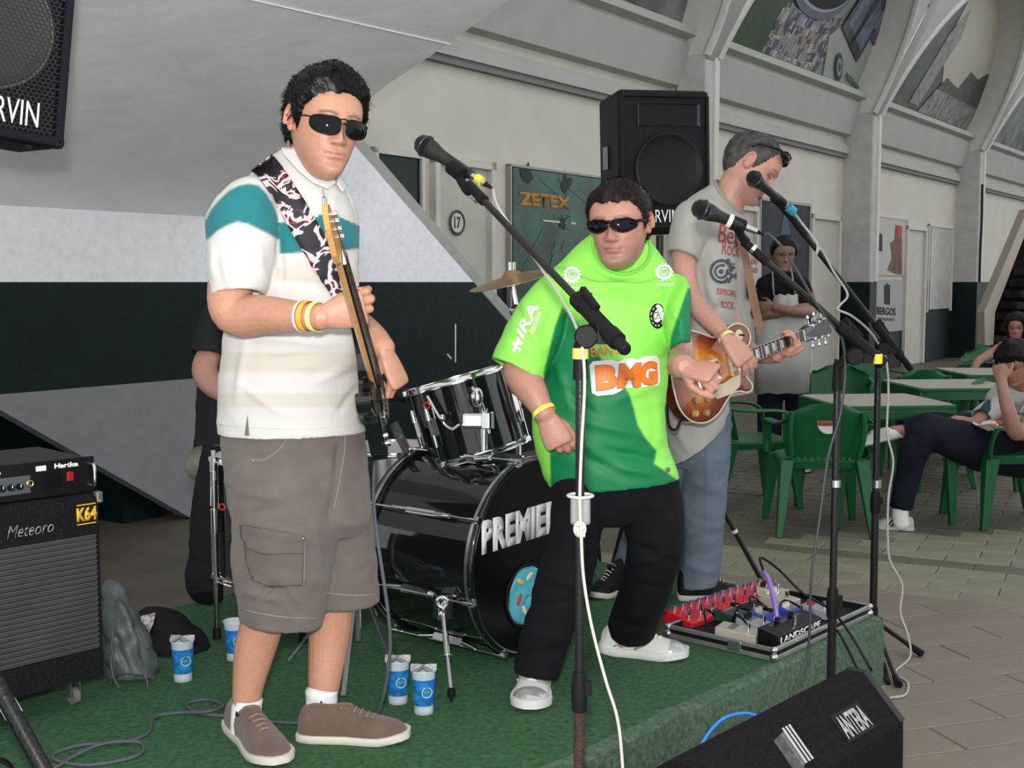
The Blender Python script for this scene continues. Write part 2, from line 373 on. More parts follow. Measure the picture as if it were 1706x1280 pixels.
def parts2(t, f, s0, s1):
    L = s1 - s0
    def poly(name, pts, m, d): mb = MB(); mb.prism([(s0 + L * x, 4.3 + z * .62) for x, z in pts], d, d - .012, f); mb.build(name, m, t)
    def ell(name, cx, cz, rx, rz, m, d, p=2.): poly(name, [(cx + rx * (abs(cos(a)) ** (2/p)) * (1 if cos(a) > 0 else -1), cz + rz * (abs(sin(a)) ** (2/p)) * (1 if sin(a) > 0 else -1)) for a in [2*pi*i/32 for i in range(32)]], m, d)
    g = mat('mural_green', (.035, .07, .03), .5, var=.3, vscale=2)
    poly('green_field', [(.0, 0), (.40, 0), (.42, 1.0), (.46, 2.6), (.25, 2.4), (.12, 1.6), (.0, .7)], g, .002)
    cit = MB(); rnd = random.Random(3); cm = []
    for i in range(620):
        x = rnd.uniform(.34, .74); z = rnd.uniform(.02, .62) if x > .42 else rnd.uniform(.02, .5); w, h = rnd.uniform(.007, .022), rnd.uniform(.03, .13); cit.m = rnd.randrange(5)
        if x > .68 and z < .3: continue
        cit.prism([(s0 + L * q, 4.3 + r) for q, r in ((x, z), (x + w, z), (x + w, z + h), (x, z + h))], .004 + i * .00001, -.006, f)
    o = cit.build('buildings', [mat('city%d' % i, c, .6) for i, c in enumerate([(.42, .40, .36), (.06, .07, .09), (.30, .26, .20), (.10, .10, .13), (.24, .25, .28)])], t); o['kind'] = 'stuff'
    ell('stand_ring', .50, 1.62, .185, .72, mat('mural_blue_grey', (.13, .14, .20)), .026)
    ell('stand_roof', .50, 1.66, .172, .62, mat('mural_pale', (.34, .34, .38)), .030); ell('stand_dark', .505, 1.68, .165, .58, mat('mural_dark', (.035, .04, .045)), .034)
    ell('pitch', .53, 1.78, .105, .40, mat('mural_pitch', (.13, .32, .035)), .038, 2.6); ell('pitch_spot', .535, 1.74, .012, .05, mat('mural_white', (.4, .4, .4)), .042)
    poly('paper', [(.74, 0), (1., 0), (1., .9), (.86, 1.1), (.70, 1.0), (.66, .75)], mat('mural_paper', (.36, .37, .34)), .020)
    for x0, z0 in ((.70, .72), (.79, .50), (.86, .9)):
        poly('screen', [(x0, z0 + .25), (x0 + .11, z0), (x0 + .13, z0 + 1.15), (x0 + .05, z0 + 1.45)], mat('mural_screen', (.035, .04, .055), .3, var=.5, vscale=2), .046)
        poly('screen_image', [(x0 + .025, z0 + .38), (x0 + .095, z0 + .2), (x0 + .11, z0 + 1.05), (x0 + .06, z0 + 1.25)], mat('mural_screen_image', (.10, .12, .17), .3, var=.6, vscale=4), .050)
    pn = WD.cross(ND * LEAN + V((0, 0, 1))).normalized(); p0 = f(s0, 4.3, .05)
    def hp(x, y): r = ray(x, y); return CAMP + r * ((p0 - CAMP).dot(pn) / r.dot(pn))
    c = hp(1398, 112); u_, v_ = (hp(1404, 112) - c), (hp(1399, 88) - c); gm_ = mat('mural_crest', (.03, .09, .05))
    for k_, (q_, m_) in enumerate(((1., gm_), (.62, MATS['mural_pale']), (.34, gm_))): mb = MB(); mb.add([c + ND * .004 * k_ + (u_ * cos(a_) + v_ * sin(a_)) * q_ for a_ in [2*pi*j/28 for j in range(28)]], [tuple(range(28))]); mb.build('crest', m_, t)
    o = hp(1410, 136); text_on('ESTÁDIO MAJOR', o, hp(1453, 182) - o, hp(1411, 117) - o, 'lettering', gm_, t, bold=.03)
mural(1, mat('mural_paper2', (.22, .24, .22), .5, var=.2), 'colour arched mural of a stadium and city seen from above', parts2)
def parts3(t, f, s0, s1):
    L = s1 - s0
    def poly(name, pts, m, d): mb = MB(); mb.prism([(s0 + L * x, 4.3 + z) for x, z in pts], d, d - .012, f); mb.build(name, m, t)
    poly('sky', [(.42, 1.0), (.55, .5), (.98, .45), (.99, 1.2), (.8, 2.1), (.6, 2.35), (.4, 2.3)], mat('mural_sky', (.50, .46, .38), .5, var=.06, vscale=1), .01)
    poly('stand_tower', [(.36, .1), (.44, .1), (.50, 1.2), (.46, 1.6), (.40, 1.2)], mat('mural_tower', (.24, .25, .23), .5, var=.3), .014)
    poly('trees', [(.50, .3), (.56, .62), (.7, .55), (.74, .85), (.84, .8), (.9, .95), (.97, .9), (.98, .3)], mat('mural_trees', (.06, .07, .055), .5, var=.5, vscale=8), .018)
    poly('crowd', [(.46, .02), (.98, .02), (.98, .38), (.52, .42)], mat('mural_crowd', (.20, .215, .19), .5, var=.6, vscale=9), .022)
mural(2, mat('mural_grey_two', (.085, .10, .085), .5, var=.6, vscale=2.5), 'grey arched mural with a pale sky, third from the camera', parts3)
mural(3, mat('mural_far', (.11, .13, .11), .5, var=.8, vscale=5, stretch=(1, 1, .15)), 'grey green arched mural with pale vertical streaks, at the right edge', lambda *a: None)
mural(4, MATS['mural_far'], 'grey green arched mural beyond the right edge of the picture', lambda *a: None)

# ---- doors, frames, posters, windows on the arcade wall (picture x of the sides, heights in metres)
def rect(x0, x1, z0, z1, n0, n1, name, m, parent=None, **k):
    a, b = (sA(x0, n1), sA(x1, n1)); mb = MB(); mb.prism([(a, z0), (b, z0), (b, z1), (a, z1)], n0, n1, lambda s, z, d: A(s, d, z)); return mb.build(name, m, parent, **k)
def frame_bars(x0, x1, z0, z1, w, n, name, m, parent):
    a, b = sA(x0, n), sA(x1, n)
    for q in ([(a, z0), (a + w, z0), (a + w, z1), (a, z1)], [(b - w, z0), (b, z0), (b, z1), (b - w, z1)], [(a, z1 - w), (b, z1 - w), (b, z1), (a, z1)]):
        mb = MB(); mb.prism(q, 0, n, lambda s, z, d: A(s, d, z)); mb.build(name, m, parent, bevel=.004)
def door(k, x0, x1, z1, m, lab=None):
    a = sA((x0 + x1) / 2, .02); mb = MB(); L_, R_ = sA(x0, .02), sA(x1, .02); w = .07
    mb.prism([(L_ + w, 0), (R_ - w, 0), (R_ - w, z1 - w), (L_ + w, z1 - w)], -.01, .02, lambda s, z, d: A(s, d, z)); o = struct('door_%d' % k, mb, m)
    frame_bars(x0, x1, 0, z1, w, .07, 'door_frame', frame_m, o)
    mb = MB(); q = A(R_ - w - .09, .02, 1.05); mb.cyl(q, q + ND * .05, .012); mb.tube([q + ND * .05, q + ND * .05 - WD * .1], .01); mb.build('door_handle', mat('chrome', (.8, .8, .8), .15, metal=1), o); return o
doorm = mat('door_paint', (.47, .44, .38), .5, var=.05)
d1 = door(1, 728, 828, 2.52, doorm)
door(2, 1350, 1398, 2.42, doorm); door(3, 1507, 1540, 2.42, doorm)
# number 17 plate
s, z = pA(761, 371, .03); c = A(s, .03, z); t = thing('number_plate', 'round white number 17 plate with a dark green rim on the first door', 'sign', c)
mb = MB(); mb.cyl(c - ND * .005, c + ND * .006, .098, n=32); mb.build('plate', cream, t)
mb = MB(); mb.torus(c + ND * .008, ND, .098, .012, flat=.5); mb.build('rim', mat('sign_green', (.01, .06, .05)), t)
text_on('17', c - WD * .045 + V((0, 0, -.05)) + ND * .006, WD * .09, V((0, 0, .1)), 'number', MATS['sign_green'], t)
# dark window left of the door
w1 = rect(628, 712, 1.62, 2.52, 0, .02, 'window_1', mat('window_glass_dark', (.008, .02, .02), .1)); tag(w1, kind='structure'); frame_bars(628, 712, 1.62, 2.52, .05, .05, 'window_frame', frame_m, w1)
# green banner
s, z = pA(855, 300, .05); t = thing('banner', 'dark green sports banner with orange ZETEX lettering behind the man in the green jersey', 'banner', A(s, .05, 0.9))
z1 = pA(855, 279, .05)[1]
rect(855, 1010, .85, z1, .0, .05, 'panel', mat('banner_green', (.010, .055, .035), .35, var=.9, vscale=3.0), t)
fr2 = mat('banner_frame', (.30, .30, .28), .5, metal=.4); frame_bars(851, 1012, .82, z1 + .03, .025, .06, 'frame', fr2, t)
def wtxt(txt, q, m, parent, name='lettering', n=.052, **k):
    """q: picture corners bl, br, tl on the wall plane"""
    P = [A(pA(x, y, n)[0], n, pA(x, y, n)[1]) for x, y in q]; return text_on(txt, P[0], P[1] - P[0], P[2] - P[0], name, m, parent, **k)
wtxt('ZETEX', [(864, 342), (951, 350), (864, 319)], mat('zetex_orange', (.42, .19, .02)), t, bold=.05)
wtxt('SPORTS', [(922, 364), (952, 367), (922, 355)], mat('zetex_grey', (.12, .2, .17)), t, bold=.02)
rp = MB(); q = [A(pA(x, y, .054)[0], .054, pA(x, y, .054)[1]) for x, y in ((905, 366), (960, 371), (960, 374), (905, 369))]; rp.add(q, [(0, 1, 2, 3)]); rp.build('stripe', mat('banner_line', (.5, .55, .35)), t)
rnd = random.Random(5)
for i in range(11):
    x, y = rnd.uniform(865, 965), rnd.uniform(285, 470)
    if 312 < y < 350: continue
    rr = rnd.uniform(4, 11); q = [A(*(lambda p: (p[0], .0535 + i * .0002, p[1]))(pA(x + rr * rnd.uniform(.5, 1.3) * cos(a_), y + 1.8 * rr * rnd.uniform(.5, 1.3) * sin(a_), .054))) for a_ in [2*pi*j/11 for j in range(11)]]
    mb = MB(); mb.add(q, [tuple(range(11))]); mb.build('print_patch', mat('banner_patch%d' % (i % 3), [(.02, .09, .055), (.006, .035, .025), (.03, .075, .055)][i % 3], .4), t)
for (xa, ya, xb, yb) in ((930, 300, 985, 345), (860, 470, 905, 380), (900, 300, 935, 330)):
    mb = MB(); q = [A(*(lambda p: (p[0], .0538, p[1]))(pA(x, y, .054))) for x, y in ((xa, ya), (xb, yb), (xb + 8, yb - 6), (xa + 3, ya - 4))]; mb.add(q, [(0, 1, 2, 3)]); mb.build('print_ray', mat('banner_ray', (.02, .095, .06), .4), t)
# bay 2: frame, dark poster, small red and white notice
door(4, 1212, 1262, 2.42, doorm)
t = thing('poster', 'tall dark framed poster behind the man in the apron', 'poster', A(sA(1305), .03, .8)); rect(1266, 1345, .5, 2.52, 0, .03, 'print', mat('poster_dark', (.018, .021, .030), .5, var=.8, vscale=2), t); frame_bars(1263, 1347, .48, 2.55, .04, .045, 'frame', fr2, t)
mb = MB(); q = [A(*(lambda p: (p[0], .034, p[1]))(pA(x, y, .034))) for x, y in ((1300, 391), (1318, 391), (1312, 366), (1307, 350), (1303, 372))]; mb.add(q, [tuple(range(5))]); mb.build('blue_print', mat('poster_blue', (.02, .07, .12)), t)
t = thing('notice', 'small white notice with red writing on the wall left of the apron man', 'sign', A(sA(1256, .08), .08, 1.2)); rect(1247, 1266, 1.24, 1.72, .072, .08, 'sheet', mat('paper', (.5, .46, .42)), t)
for yy in (432, 446): wtxt('88', [(1251, yy + 9), (1262, yy + 9), (1251, yy)], mat('notice_red', (.3, .06, .07)), t, name='print', n=.081, bold=.0)
# bay 3: two sheets, glazed panel
t = thing('poster', 'white poster with a black jar and red brown picture, left of the far door', 'poster', A(sA(1482), .03, 1.5)); rect(1458, 1504, 1.56, 2.5, 0, .03, 'sheet', mat('poster_white', (.44, .42, .38)), t); frame_bars(1455, 1507, 1.5, 2.53, .03, .04, 'frame', frame_m, t)
def wquad(pts, m, parent, name, n): mb = MB(); mb.add([A(*(lambda p: (p[0], n, p[1]))(pA(x, y, n))) for x, y in pts], [tuple(range(len(pts)))]); return mb.build(name, m, parent)
wquad([(1464, 418), (1470, 419), (1470, 392), (1467, 388), (1464, 392)], mat('print_black', (.03, .03, .03)), t, 'jar_print', .033)
wquad([(1492, 375), (1503, 377), (1503, 458), (1490, 456), (1478, 450), (1486, 430), (1483, 405), (1490, 400)], mat('print_brown', (.12, .035, .02), var=.6), t, 'picture_print', .033)
wquad([(1494, 376), (1503, 378), (1503, 400), (1496, 396)], mat('print_red', (.35, .03, .02)), t, 'red_print', .035)
t = thing('poster', 'grey white poster with BERGOS lettering below the jar poster', 'poster', A(sA(1482), .03, 1.0)); rect(1456, 1505, .62, 1.49, .012, .03, 'sheet', mat('poster_grey', (.33, .33, .33)), t)
wquad([(1473, 507), (1483, 508), (1483, 476), (1478, 472), (1473, 476)], MATS['print_black'], t, 'jar_print', .033)
wtxt('BERGOS', [(1461, 524), (1492, 526), (1461, 511)], MATS['print_black'], t, n=.033); wtxt('RESTAURANTE', [(1463, 534), (1490, 535), (1463, 529)], MATS['print_black'], t, n=.033, bold=0)
w2 = rect(1546, 1580, .95, 2.45, .0, .03, 'window_2', mat('window_pale', (.42, .40, .36), .25, var=.08)); tag(w2, kind='structure'); frame_bars(1543, 1583, .9, 2.5, .05, .05, 'window_frame', frame_m, w2)
# cables down the pillars
def cable(name, pts, r, m, lab, cat='cable', k=6, n=8, group=None):
    mb = MB(); mb.tube(pts, r, n=n, k=k); o = mb.build(name, m, smooth_=180, origin=pts[0]); tag(o, lab, cat, group); return o
blk = mat('black_rubber', (.012, .012, .013), .45)
cable('pillar_cable', [A(PIL[3] + .1, .47, 3.3), A(PIL[3] + .12, .475, 2.6), A(PIL[3] + .08, .475, 2.0), A(PIL[3] + .1, .475, 1.45)], .02, blk, 'black cable hanging down the far pillar', k=4)
cable('pillar_cable', [A(PIL[1] - .01, .1, 5.0) , A(PIL[1] - .02, .1, 4.2), A(PIL[1] - .02, .1, 3.0)], .008, mat('cable_grey', (.12, .12, .12)), 'thin grey wire running down the pillar above the black stand speaker', k=2)

# ---- far stair at the right edge
Yd = 15.0
def FZ(pts, Y0, Y1): mb = MB(); mb.add([at(x, y, Y0) for x, y in pts] + [at(x, y, Y0) + V((0, Y1 - Y0, 0)) for x, y in pts], [tuple(range(len(pts)))[::-1], tuple(range(len(pts), 2*len(pts)))] + [(i, (i+1) % len(pts), len(pts) + (i+1) % len(pts), len(pts) + i) for i in range(len(pts))]); return mb
struct('wall_far_stair', FZ([(1640, 520), (1641, 575), (1655, 575), (1658, 520), (1712, 380), (1712, 348)], Yd, Yd + .25), mat('stair_cream', (.50, .44, .36), .7))
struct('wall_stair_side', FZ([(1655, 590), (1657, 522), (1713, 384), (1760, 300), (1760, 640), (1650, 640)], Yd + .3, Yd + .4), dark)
stp = thing('staircase', 'dark stepped stair climbing behind the seated woman at the right edge', 'staircase', at(1690, 560, Yd))
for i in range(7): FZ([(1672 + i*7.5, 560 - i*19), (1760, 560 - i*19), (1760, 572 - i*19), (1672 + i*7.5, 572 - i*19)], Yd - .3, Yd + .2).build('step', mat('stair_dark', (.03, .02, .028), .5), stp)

# ---- floor and its pavers
flo_b = MB(); flo_b.add([(-7, .6, -.006), (30, .6, -.006), (30, 50, -.006), (-7, 50, -.006)], [(0, 1, 2, 3)])
floor = struct('floor', flo_b, mat('floor_dirty', (.105, .085, .065), .55, bump=.1, bscale=30, var=.2, vscale=3))
La, Lb = on(1199, 955), on(1706, 1012); dA = (Lb - La).normalized(); nA = V((-dA.y, dA.x, 0))
if nA.y < 0: nA = -nA
dB = (on(1706, 1140) - on(1493, 1165)).normalized(); nB = V((-dB.y, dB.x, 0))
def paver_mesh(l, w):
    mb = MB(); j = .0035; h = .012; b = .003
    x, y = l / 2 - j, w / 2 - j
    vs = [(sx * x, sy * y, -.012) for sx, sy in ((-1,-1),(1,-1),(1,1),(-1,1))] + [(sx * x, sy * y, -.003) for sx, sy in ((-1,-1),(1,-1),(1,1),(-1,1))] + [(sx * (x - b), sy * (y - b), 0) for sx, sy in ((-1,-1),(1,-1),(1,1),(-1,1))]
    mb.add(vs, [(0,1,5,4),(1,2,6,5),(2,3,7,6),(3,0,4,7),(4,5,9,8),(5,6,10,9),(6,7,11,10),(7,4,8,11),(8,9,10,11)]); return mb.mesh()
pa = [mat('paver_light%d' % i, c, .6, bump=.15, bscale=40, var=.12, vscale=6) for i, c in enumerate([(.215, .205, .135), (.19, .185, .12), (.235, .22, .15)])]
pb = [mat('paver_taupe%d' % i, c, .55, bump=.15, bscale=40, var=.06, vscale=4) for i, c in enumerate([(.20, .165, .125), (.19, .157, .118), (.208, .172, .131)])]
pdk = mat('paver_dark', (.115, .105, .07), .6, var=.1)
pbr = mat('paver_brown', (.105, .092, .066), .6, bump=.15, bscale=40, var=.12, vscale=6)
cand = []
def inview(p):
    q = p - CAMP; c = cos(PITCH); s_ = sin(PITCH); d = q.y * c - q.z * s_
    if d < .5: return False
    x = CX + F * q.x / d; y = CY - F * (q.y * s_ + q.z * c) / d
    return -60 < x < 1990 and -60 < y < 1400
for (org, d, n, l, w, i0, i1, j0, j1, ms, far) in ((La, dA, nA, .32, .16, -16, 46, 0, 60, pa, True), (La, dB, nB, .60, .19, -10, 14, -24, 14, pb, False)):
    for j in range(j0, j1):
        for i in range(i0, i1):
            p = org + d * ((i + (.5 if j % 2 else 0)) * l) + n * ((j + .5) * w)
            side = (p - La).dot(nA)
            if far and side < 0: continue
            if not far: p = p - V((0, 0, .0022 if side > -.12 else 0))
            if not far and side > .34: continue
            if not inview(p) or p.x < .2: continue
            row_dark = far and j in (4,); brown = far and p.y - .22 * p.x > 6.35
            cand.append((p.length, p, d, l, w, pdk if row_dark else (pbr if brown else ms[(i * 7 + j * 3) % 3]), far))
cand.sort(key=lambda c: c[0]); cache = {}; restA = MB()
kA = kB = 0
for (q, p, d, l, w, m, far) in cand:
    lim = kA < 160 if far else kB < 138
    if lim and q < 11:
        if far: kA += 1
        else: kB += 1
        key = (l, m.name)
        if key not in cache: me = paver_mesh(l, w); me.materials.append(m); cache[key] = me
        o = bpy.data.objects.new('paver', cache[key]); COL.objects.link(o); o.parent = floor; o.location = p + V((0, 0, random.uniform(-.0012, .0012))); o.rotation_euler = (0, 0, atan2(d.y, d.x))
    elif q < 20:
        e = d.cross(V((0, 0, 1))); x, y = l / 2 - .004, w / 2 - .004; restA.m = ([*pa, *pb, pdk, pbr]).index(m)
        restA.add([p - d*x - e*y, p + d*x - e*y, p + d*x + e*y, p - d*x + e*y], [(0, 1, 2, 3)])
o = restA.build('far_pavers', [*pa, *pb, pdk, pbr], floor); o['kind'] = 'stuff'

# ---- stage
c0, c1 = on(1000, 1250, .25), on(1469, 1030, .25); UD = (c1 - c0).normalized(); VD = V((-UD.y, UD.x, 0))
def T(u, v, z=.25): return V((c1.x, c1.y, 0)) + UD * u + VD * v + V((0, 0, z))       # u runs back from the right corner along the front edge (negative), v away from the camera
turf = mat('artificial_turf', (.032, .118, .042), .9, bump=.9, bscale=260, var=.45, vscale=55)
turf_e = mat('worn_turf', (.085, .15, .09), .95, bump=.9, bscale=240, var=.45, vscale=60)
sg = thing('stage', 'low stage platform covered in green artificial turf', 'stage', T(0, 0, 0))
mb = MB(); nU = 60; Ls, Ws = 5.2, 2.0
def edgej(u): return .004 * sin(u * 9) + .003 * sin(u * 23)
mb.prism([(-.03, .03), (-Ls, .03), (-Ls, Ws - .03), (-.03, Ws - .03)], 0, .236, lambda a_, b_, d: T(a_, b_, d)); mb.build('platform', mat('plywood', (.2, .14, .08)), sg)
mb = MB(); prof = [(-.008, .004), (-.010, .10), (-.008, .19), (-.003, .238), (.012, .2495), (.035, .2525), (.4, .253), (.8, .253), (1.2, .253), (1.6, .253), (Ws, .253), (Ws + .008, .24), (Ws + .008, .01)]
rows = []
for i in range(nU + 1):
    u = .008 - Ls * i / nU; rows.append([T(u, v_ + (edgej(u) if v_ < .1 else 0), z_) for v_, z_ in prof])
for i in range(nU):
    for j in range(len(prof) - 1):
        mb.m = 1 if j in (0, 1, 2, 3, 4) else 0; mb.add([rows[i][j], rows[i+1][j], rows[i+1][j+1], rows[i][j+1]], [(0, 1, 2, 3)])
mb.m = 1; mb.add([T(.01, 0, .004), T(.01, Ws, .004), T(.01, Ws, .25), T(.01, 0, .25)], [(0, 1, 2, 3)])
mb.build('turf_cover', [turf, turf_e], sg, smooth_=40)
# ============================================================ PEOPLE: tools
def proj_np(co):
    q = co - np.array(CAMP, np.float32); c, s = cos(PITCH), sin(PITCH); d = q[:, 1] * c - q[:, 2] * s
    return np.stack([CX + F * q[:, 0] / d, CY - F * (q[:, 1] * s + q[:, 2] * c) / d], 1)
def sil(rows, k=5, n=48, hem=(0, 0), inset=0., p=1.0, depth=.05, mb=None, thick=.012):
    """loft through silhouette rows (xL, yL, xR, yR, Y, half depth[, front dip[, skew]]); hem: turn the end inwards"""
    rr = [tuple(r) + (0.,) * (8 - len(r)) for r in rows]; rr = crom(rr, k); C = []; 
    for r in rr:
        a, b = at(r[0], r[1], r[4] + r[7]), at(r[2], r[3], r[4] - r[7]); C.append(((a + b) / 2, (b - a) / 2))
    out = []; dirs = []
    for i, r in enumerate(rr):
        t = (C[min(i+1, len(C)-1)][0] - C[max(i-1, 0)][0]).normalized(); c, a = C[i]
        d = a.cross(t)
        if d.length < 1e-6: d = V((0, -1, 0))
        d.normalize()
        if d.y > 0: d = -d
        L = a.length; a2 = a * max(.2, (L - inset) / L); b2 = d * max(.01, r[5] - inset) + V((0, 0, r[6])); dirs.append(t)
        def rg(sc, sh=0., a2=a2, b2=b2, c=c, t=t):
            o = []
            for j in range(n):
                q = 2 * pi * j / n; x, y = cos(q), sin(q)
                x = abs(x) ** p * (1 if x > 0 else -1); y = abs(y) ** p * (1 if y > 0 else -1)
                o.append(c + a2 * x * sc + b2 * y * sc + t * sh)
            return o
        if i == 0 and hem[0]: w = 1 - thick / max(L, .03) ; out += [rg(w - .10, depth), rg(w - .01, .012), rg(w, 0)]
        out.append(rg(1))
        if i == len(rr) - 1 and hem[1]: w = 1 - thick / max(L, .03); out += [rg(w, 0), rg(w - .01, -.012), rg(w - .10, -depth)]
    mb = mb or MB(); mb.rings(out); return mb
def limb(pts, k=4, n=20, flat=1., inset=0.):
    mb = MB(); P = [at(x, y, Y) for x, y, Y, r in pts]; rr = [r - inset for *_, r in pts]
    o = crom([(*p, q) for p, q in zip(P, rr)], k); Q = [V(q[:3]) for q in o]; q2 = [max(.004, q[3]) for q in o]
    d0 = (Q[0] - Q[1]).normalized(); d1 = (Q[-1] - Q[-2]).normalized()
    Q = [Q[0] + d0 * q2[0] * .6] + Q + [Q[-1] + d1 * q2[-1] * .6]; q2 = [q2[0] * .5] + q2 + [q2[-1] * .5]
    mb.tube(Q, q2, n=n, flat=flat); return mb
def digit(mb, M, root, dirs, lens, rads):
    P = [V(root)]; R_ = [rads[0]]
    for d, l, r in zip(dirs, lens, rads[1:]):
        P.append(P[-1] + V(d).normalized() * l * .5); R_.append((R_[-1] + r) / 2 * .97); P.append(P[-1] + V(d).normalized() * l * .5); R_.append(r)
    d = V(dirs[-1]).normalized(); P.append(P[-1] + d * rads[-1] * .6); R_.append(rads[-1] * .75); P.append(P[-1] + d * rads[-1] * .3); R_.append(rads[-1] * .3)
    mb.M = M; mb.tube(P, R_, n=12)
def hand(wrist, dirF, back, s=1, size=1., curl=((20, 30, 20),) * 4, thumb=None, spread=4., gap=1.0):
    """palm and five digits; s = +1: thumb on the right of dirF seen from the back of the hand"""
    M = frame(wrist, dirF, back) @ Matrix.Scale(size, 4); mb = MB(M)
    secs = [(-.03, .018, .013), (-.01, .0255, .018), (.005, .028, .018), (.02, .034, .018), (.05, .040, .0165), (.08, .042, .0145), (.095, .040, .011), (.100, .034, .006)]
    mb.rings([[V((w * cos(2*pi*j/20) + .0, y, t * sin(2*pi*j/20))) for j in range(20)] for y, w, t in secs])
    for i, (x, y, L, r) in enumerate(((.0305, .082, .074, .0090), (.0105, .087, .082, .0092), (-.0095, .084, .076, .0088), (-.0290, .076, .060, .0078))):
        a = 0; sp = R(spread * (1.5 - i)) * s; dirs = []
        for c in curl[i]: a += R(c); dirs.append((sin(sp) * cos(a), cos(sp) * cos(a), -sin(a)))
        digit(mb, M, (x * s * gap, y - .012, 0), dirs, (L * .46 + .012, L * .30, L * .24), (r * 1.08, r * 1.03, r * .97, r * .86))
    th = thumb or ((.75, .6, -.25), (.35, .85, -.35), (.1, .9, -.4))
    digit(mb, M, (.016 * s, .018, -.006), [(x * s, y, z) for x, y, z in th], (.044, .034, .028), (.0155, .0115, .0108, .0088))
    mb.M = Matrix(); return mb

# --- head: local X = the person's right, Y = forward, Z = up, z 0 at the chin and .235 at the crown, origin at ear level z .12
FR = [(0, .062), (.006, .078), (.014, .088), (.025, .091), (.036, .086), (.046, .086), (.056, .088), (.068, .088), (.080, .087), (.1, .086), (.118, .086), (.134, .094), (.15, .096), (.17, .092), (.19, .081), (.207, .064), (.221, .043), (.231, .02), (.235, .0)]
BK = [(0, .02), (.02, -.02), (.04, -.045), (.06, -.066), (.09, -.085), (.12, -.097), (.15, -.101), (.175, -.096), (.195, -.083), (.213, -.061), (.226, -.036), (.235, -.004)]
WD_ = [(0, .012), (.006, .024), (.014, .033), (.028, .044), (.045, .054), (.06, .060), (.08, .066), (.1, .070), (.12, .074), (.145, .077), (.17, .075), (.19, .067), (.207, .053), (.221, .036), (.231, .018), (.235, .003)]
def hsurf(z, a, o):
    f, b, w = interp(FR, z), interp(BK, z), interp(WD_, z) * o.get('wide', 1)
    if z < .07: w *= lerp(o.get('jaw', 1), 1, z / .07)
    ca, sa = cos(a), sin(a); yc = .012 * smooth(.12, .0, z)
    pf = .82 if ca > 0 else 1.0
    y = yc + ((f - yc) * abs(ca) ** pf if ca > 0 else -(yc - b) * abs(ca)); x = w * (abs(sa) ** .86) * (1 if sa > 0 else -1)
    return x, y
def hfeat(x, z, o):
    g = lambda cx, sx, cz, sz: exp(-((abs(x) - cx) / sx) ** 2 - ((z - cz) / sz) ** 2)
    nz = interp([(.070, 0), (.075, .004), (.0785, .017), (.083, .0235), (.089, .0245), (.096, .021), (.108, .0145), (.118, .010), (.128, .0065), (.142, .0)], z) * o.get('nose', 1)
    nw = interp([(.075, .012), (.088, .0105), (.1, .0085), (.12, .0075), (.14, .011)], z)
    d = nz * exp(-(x / nw) ** 2) + .009 * g(.0135, .0055, .0825, .0055)
    d += -.0125 * g(.031, .016, .117, .011) + .0045 * g(.026, .022, .136, .007) + .004 * g(.048, .016, .098, .015) - .003 * g(.05, .02, .068, .016)
    d += .0055 * exp(-(x / .019) ** 2 - ((z - .0625) / .0042) ** 2) + .0065 * exp(-(x / .017) ** 2 - ((z - .0510) / .0048) ** 2) - .0045 * exp(-(x / .023) ** 2 - ((z - .0570) / .0018) ** 2)
    d += -.004 * exp(-(x / .02) ** 2 - ((z - .041) / .005) ** 2) + .004 * exp(-(x / .017) ** 2 - ((z - .022) / .010) ** 2) - .0025 * g(.026, .006, .057, .005) - .0015 * g(0, .004, .071, .006)
    return d
def head_mb(M, o={}):
    mb = MB(M); rs = []; n = 88
    zs = [0, .002, .005] + [.009 + .0024 * i for i in range(60)] + [.155 + .006 * i for i in range(11)] + [.221, .226, .230, .233, .235]
    for z in zs:
        r = []
        for j in range(n):
            a = 2 * pi * j / n; x, y = hsurf(z, a, o)
            if cos(a) > 0: y += hfeat(x, z, o) * smooth(0, .35, cos(a))
            r.append((x, y, z - .12))
        rs.append(r)
    mb.rings(rs)
    for s in (-1, 1):                                            # ears
        w = interp(WD_, .12) * o.get('wide', 1)
        E = Matrix.Rotation(s * R(16), 4, 'Z') @ Matrix.Rotation(R(-8), 4, 'X')
        mb.ell((s * (w + .001), -.006, .001), (.0065, .017, .028), M=E.to_3x3(), n=14, m=10)
        c = V((s * (w + .008), -.008, .004)); e = [c + E.to_3x3() @ V((s * .002, .0155 * cos(t) * (1 if t > 0 else 1), .026 * sin(t))) for t in [R(-70 + 300 * i / 12) for i in range(13)]]
        mb.tube(e, .0036, n=8, k=2); mb.ell(c + V((-s * .002, .006, -.024)), (.005, .0075, .008))
    return mb
HL = [(0, .186), (25, .184), (42, .176), (56, .160), (66, .150), (76, .112), (84, .098), (90, .135), (99, .142), (108, .120), (120, .07), (150, .05), (180, .045)]
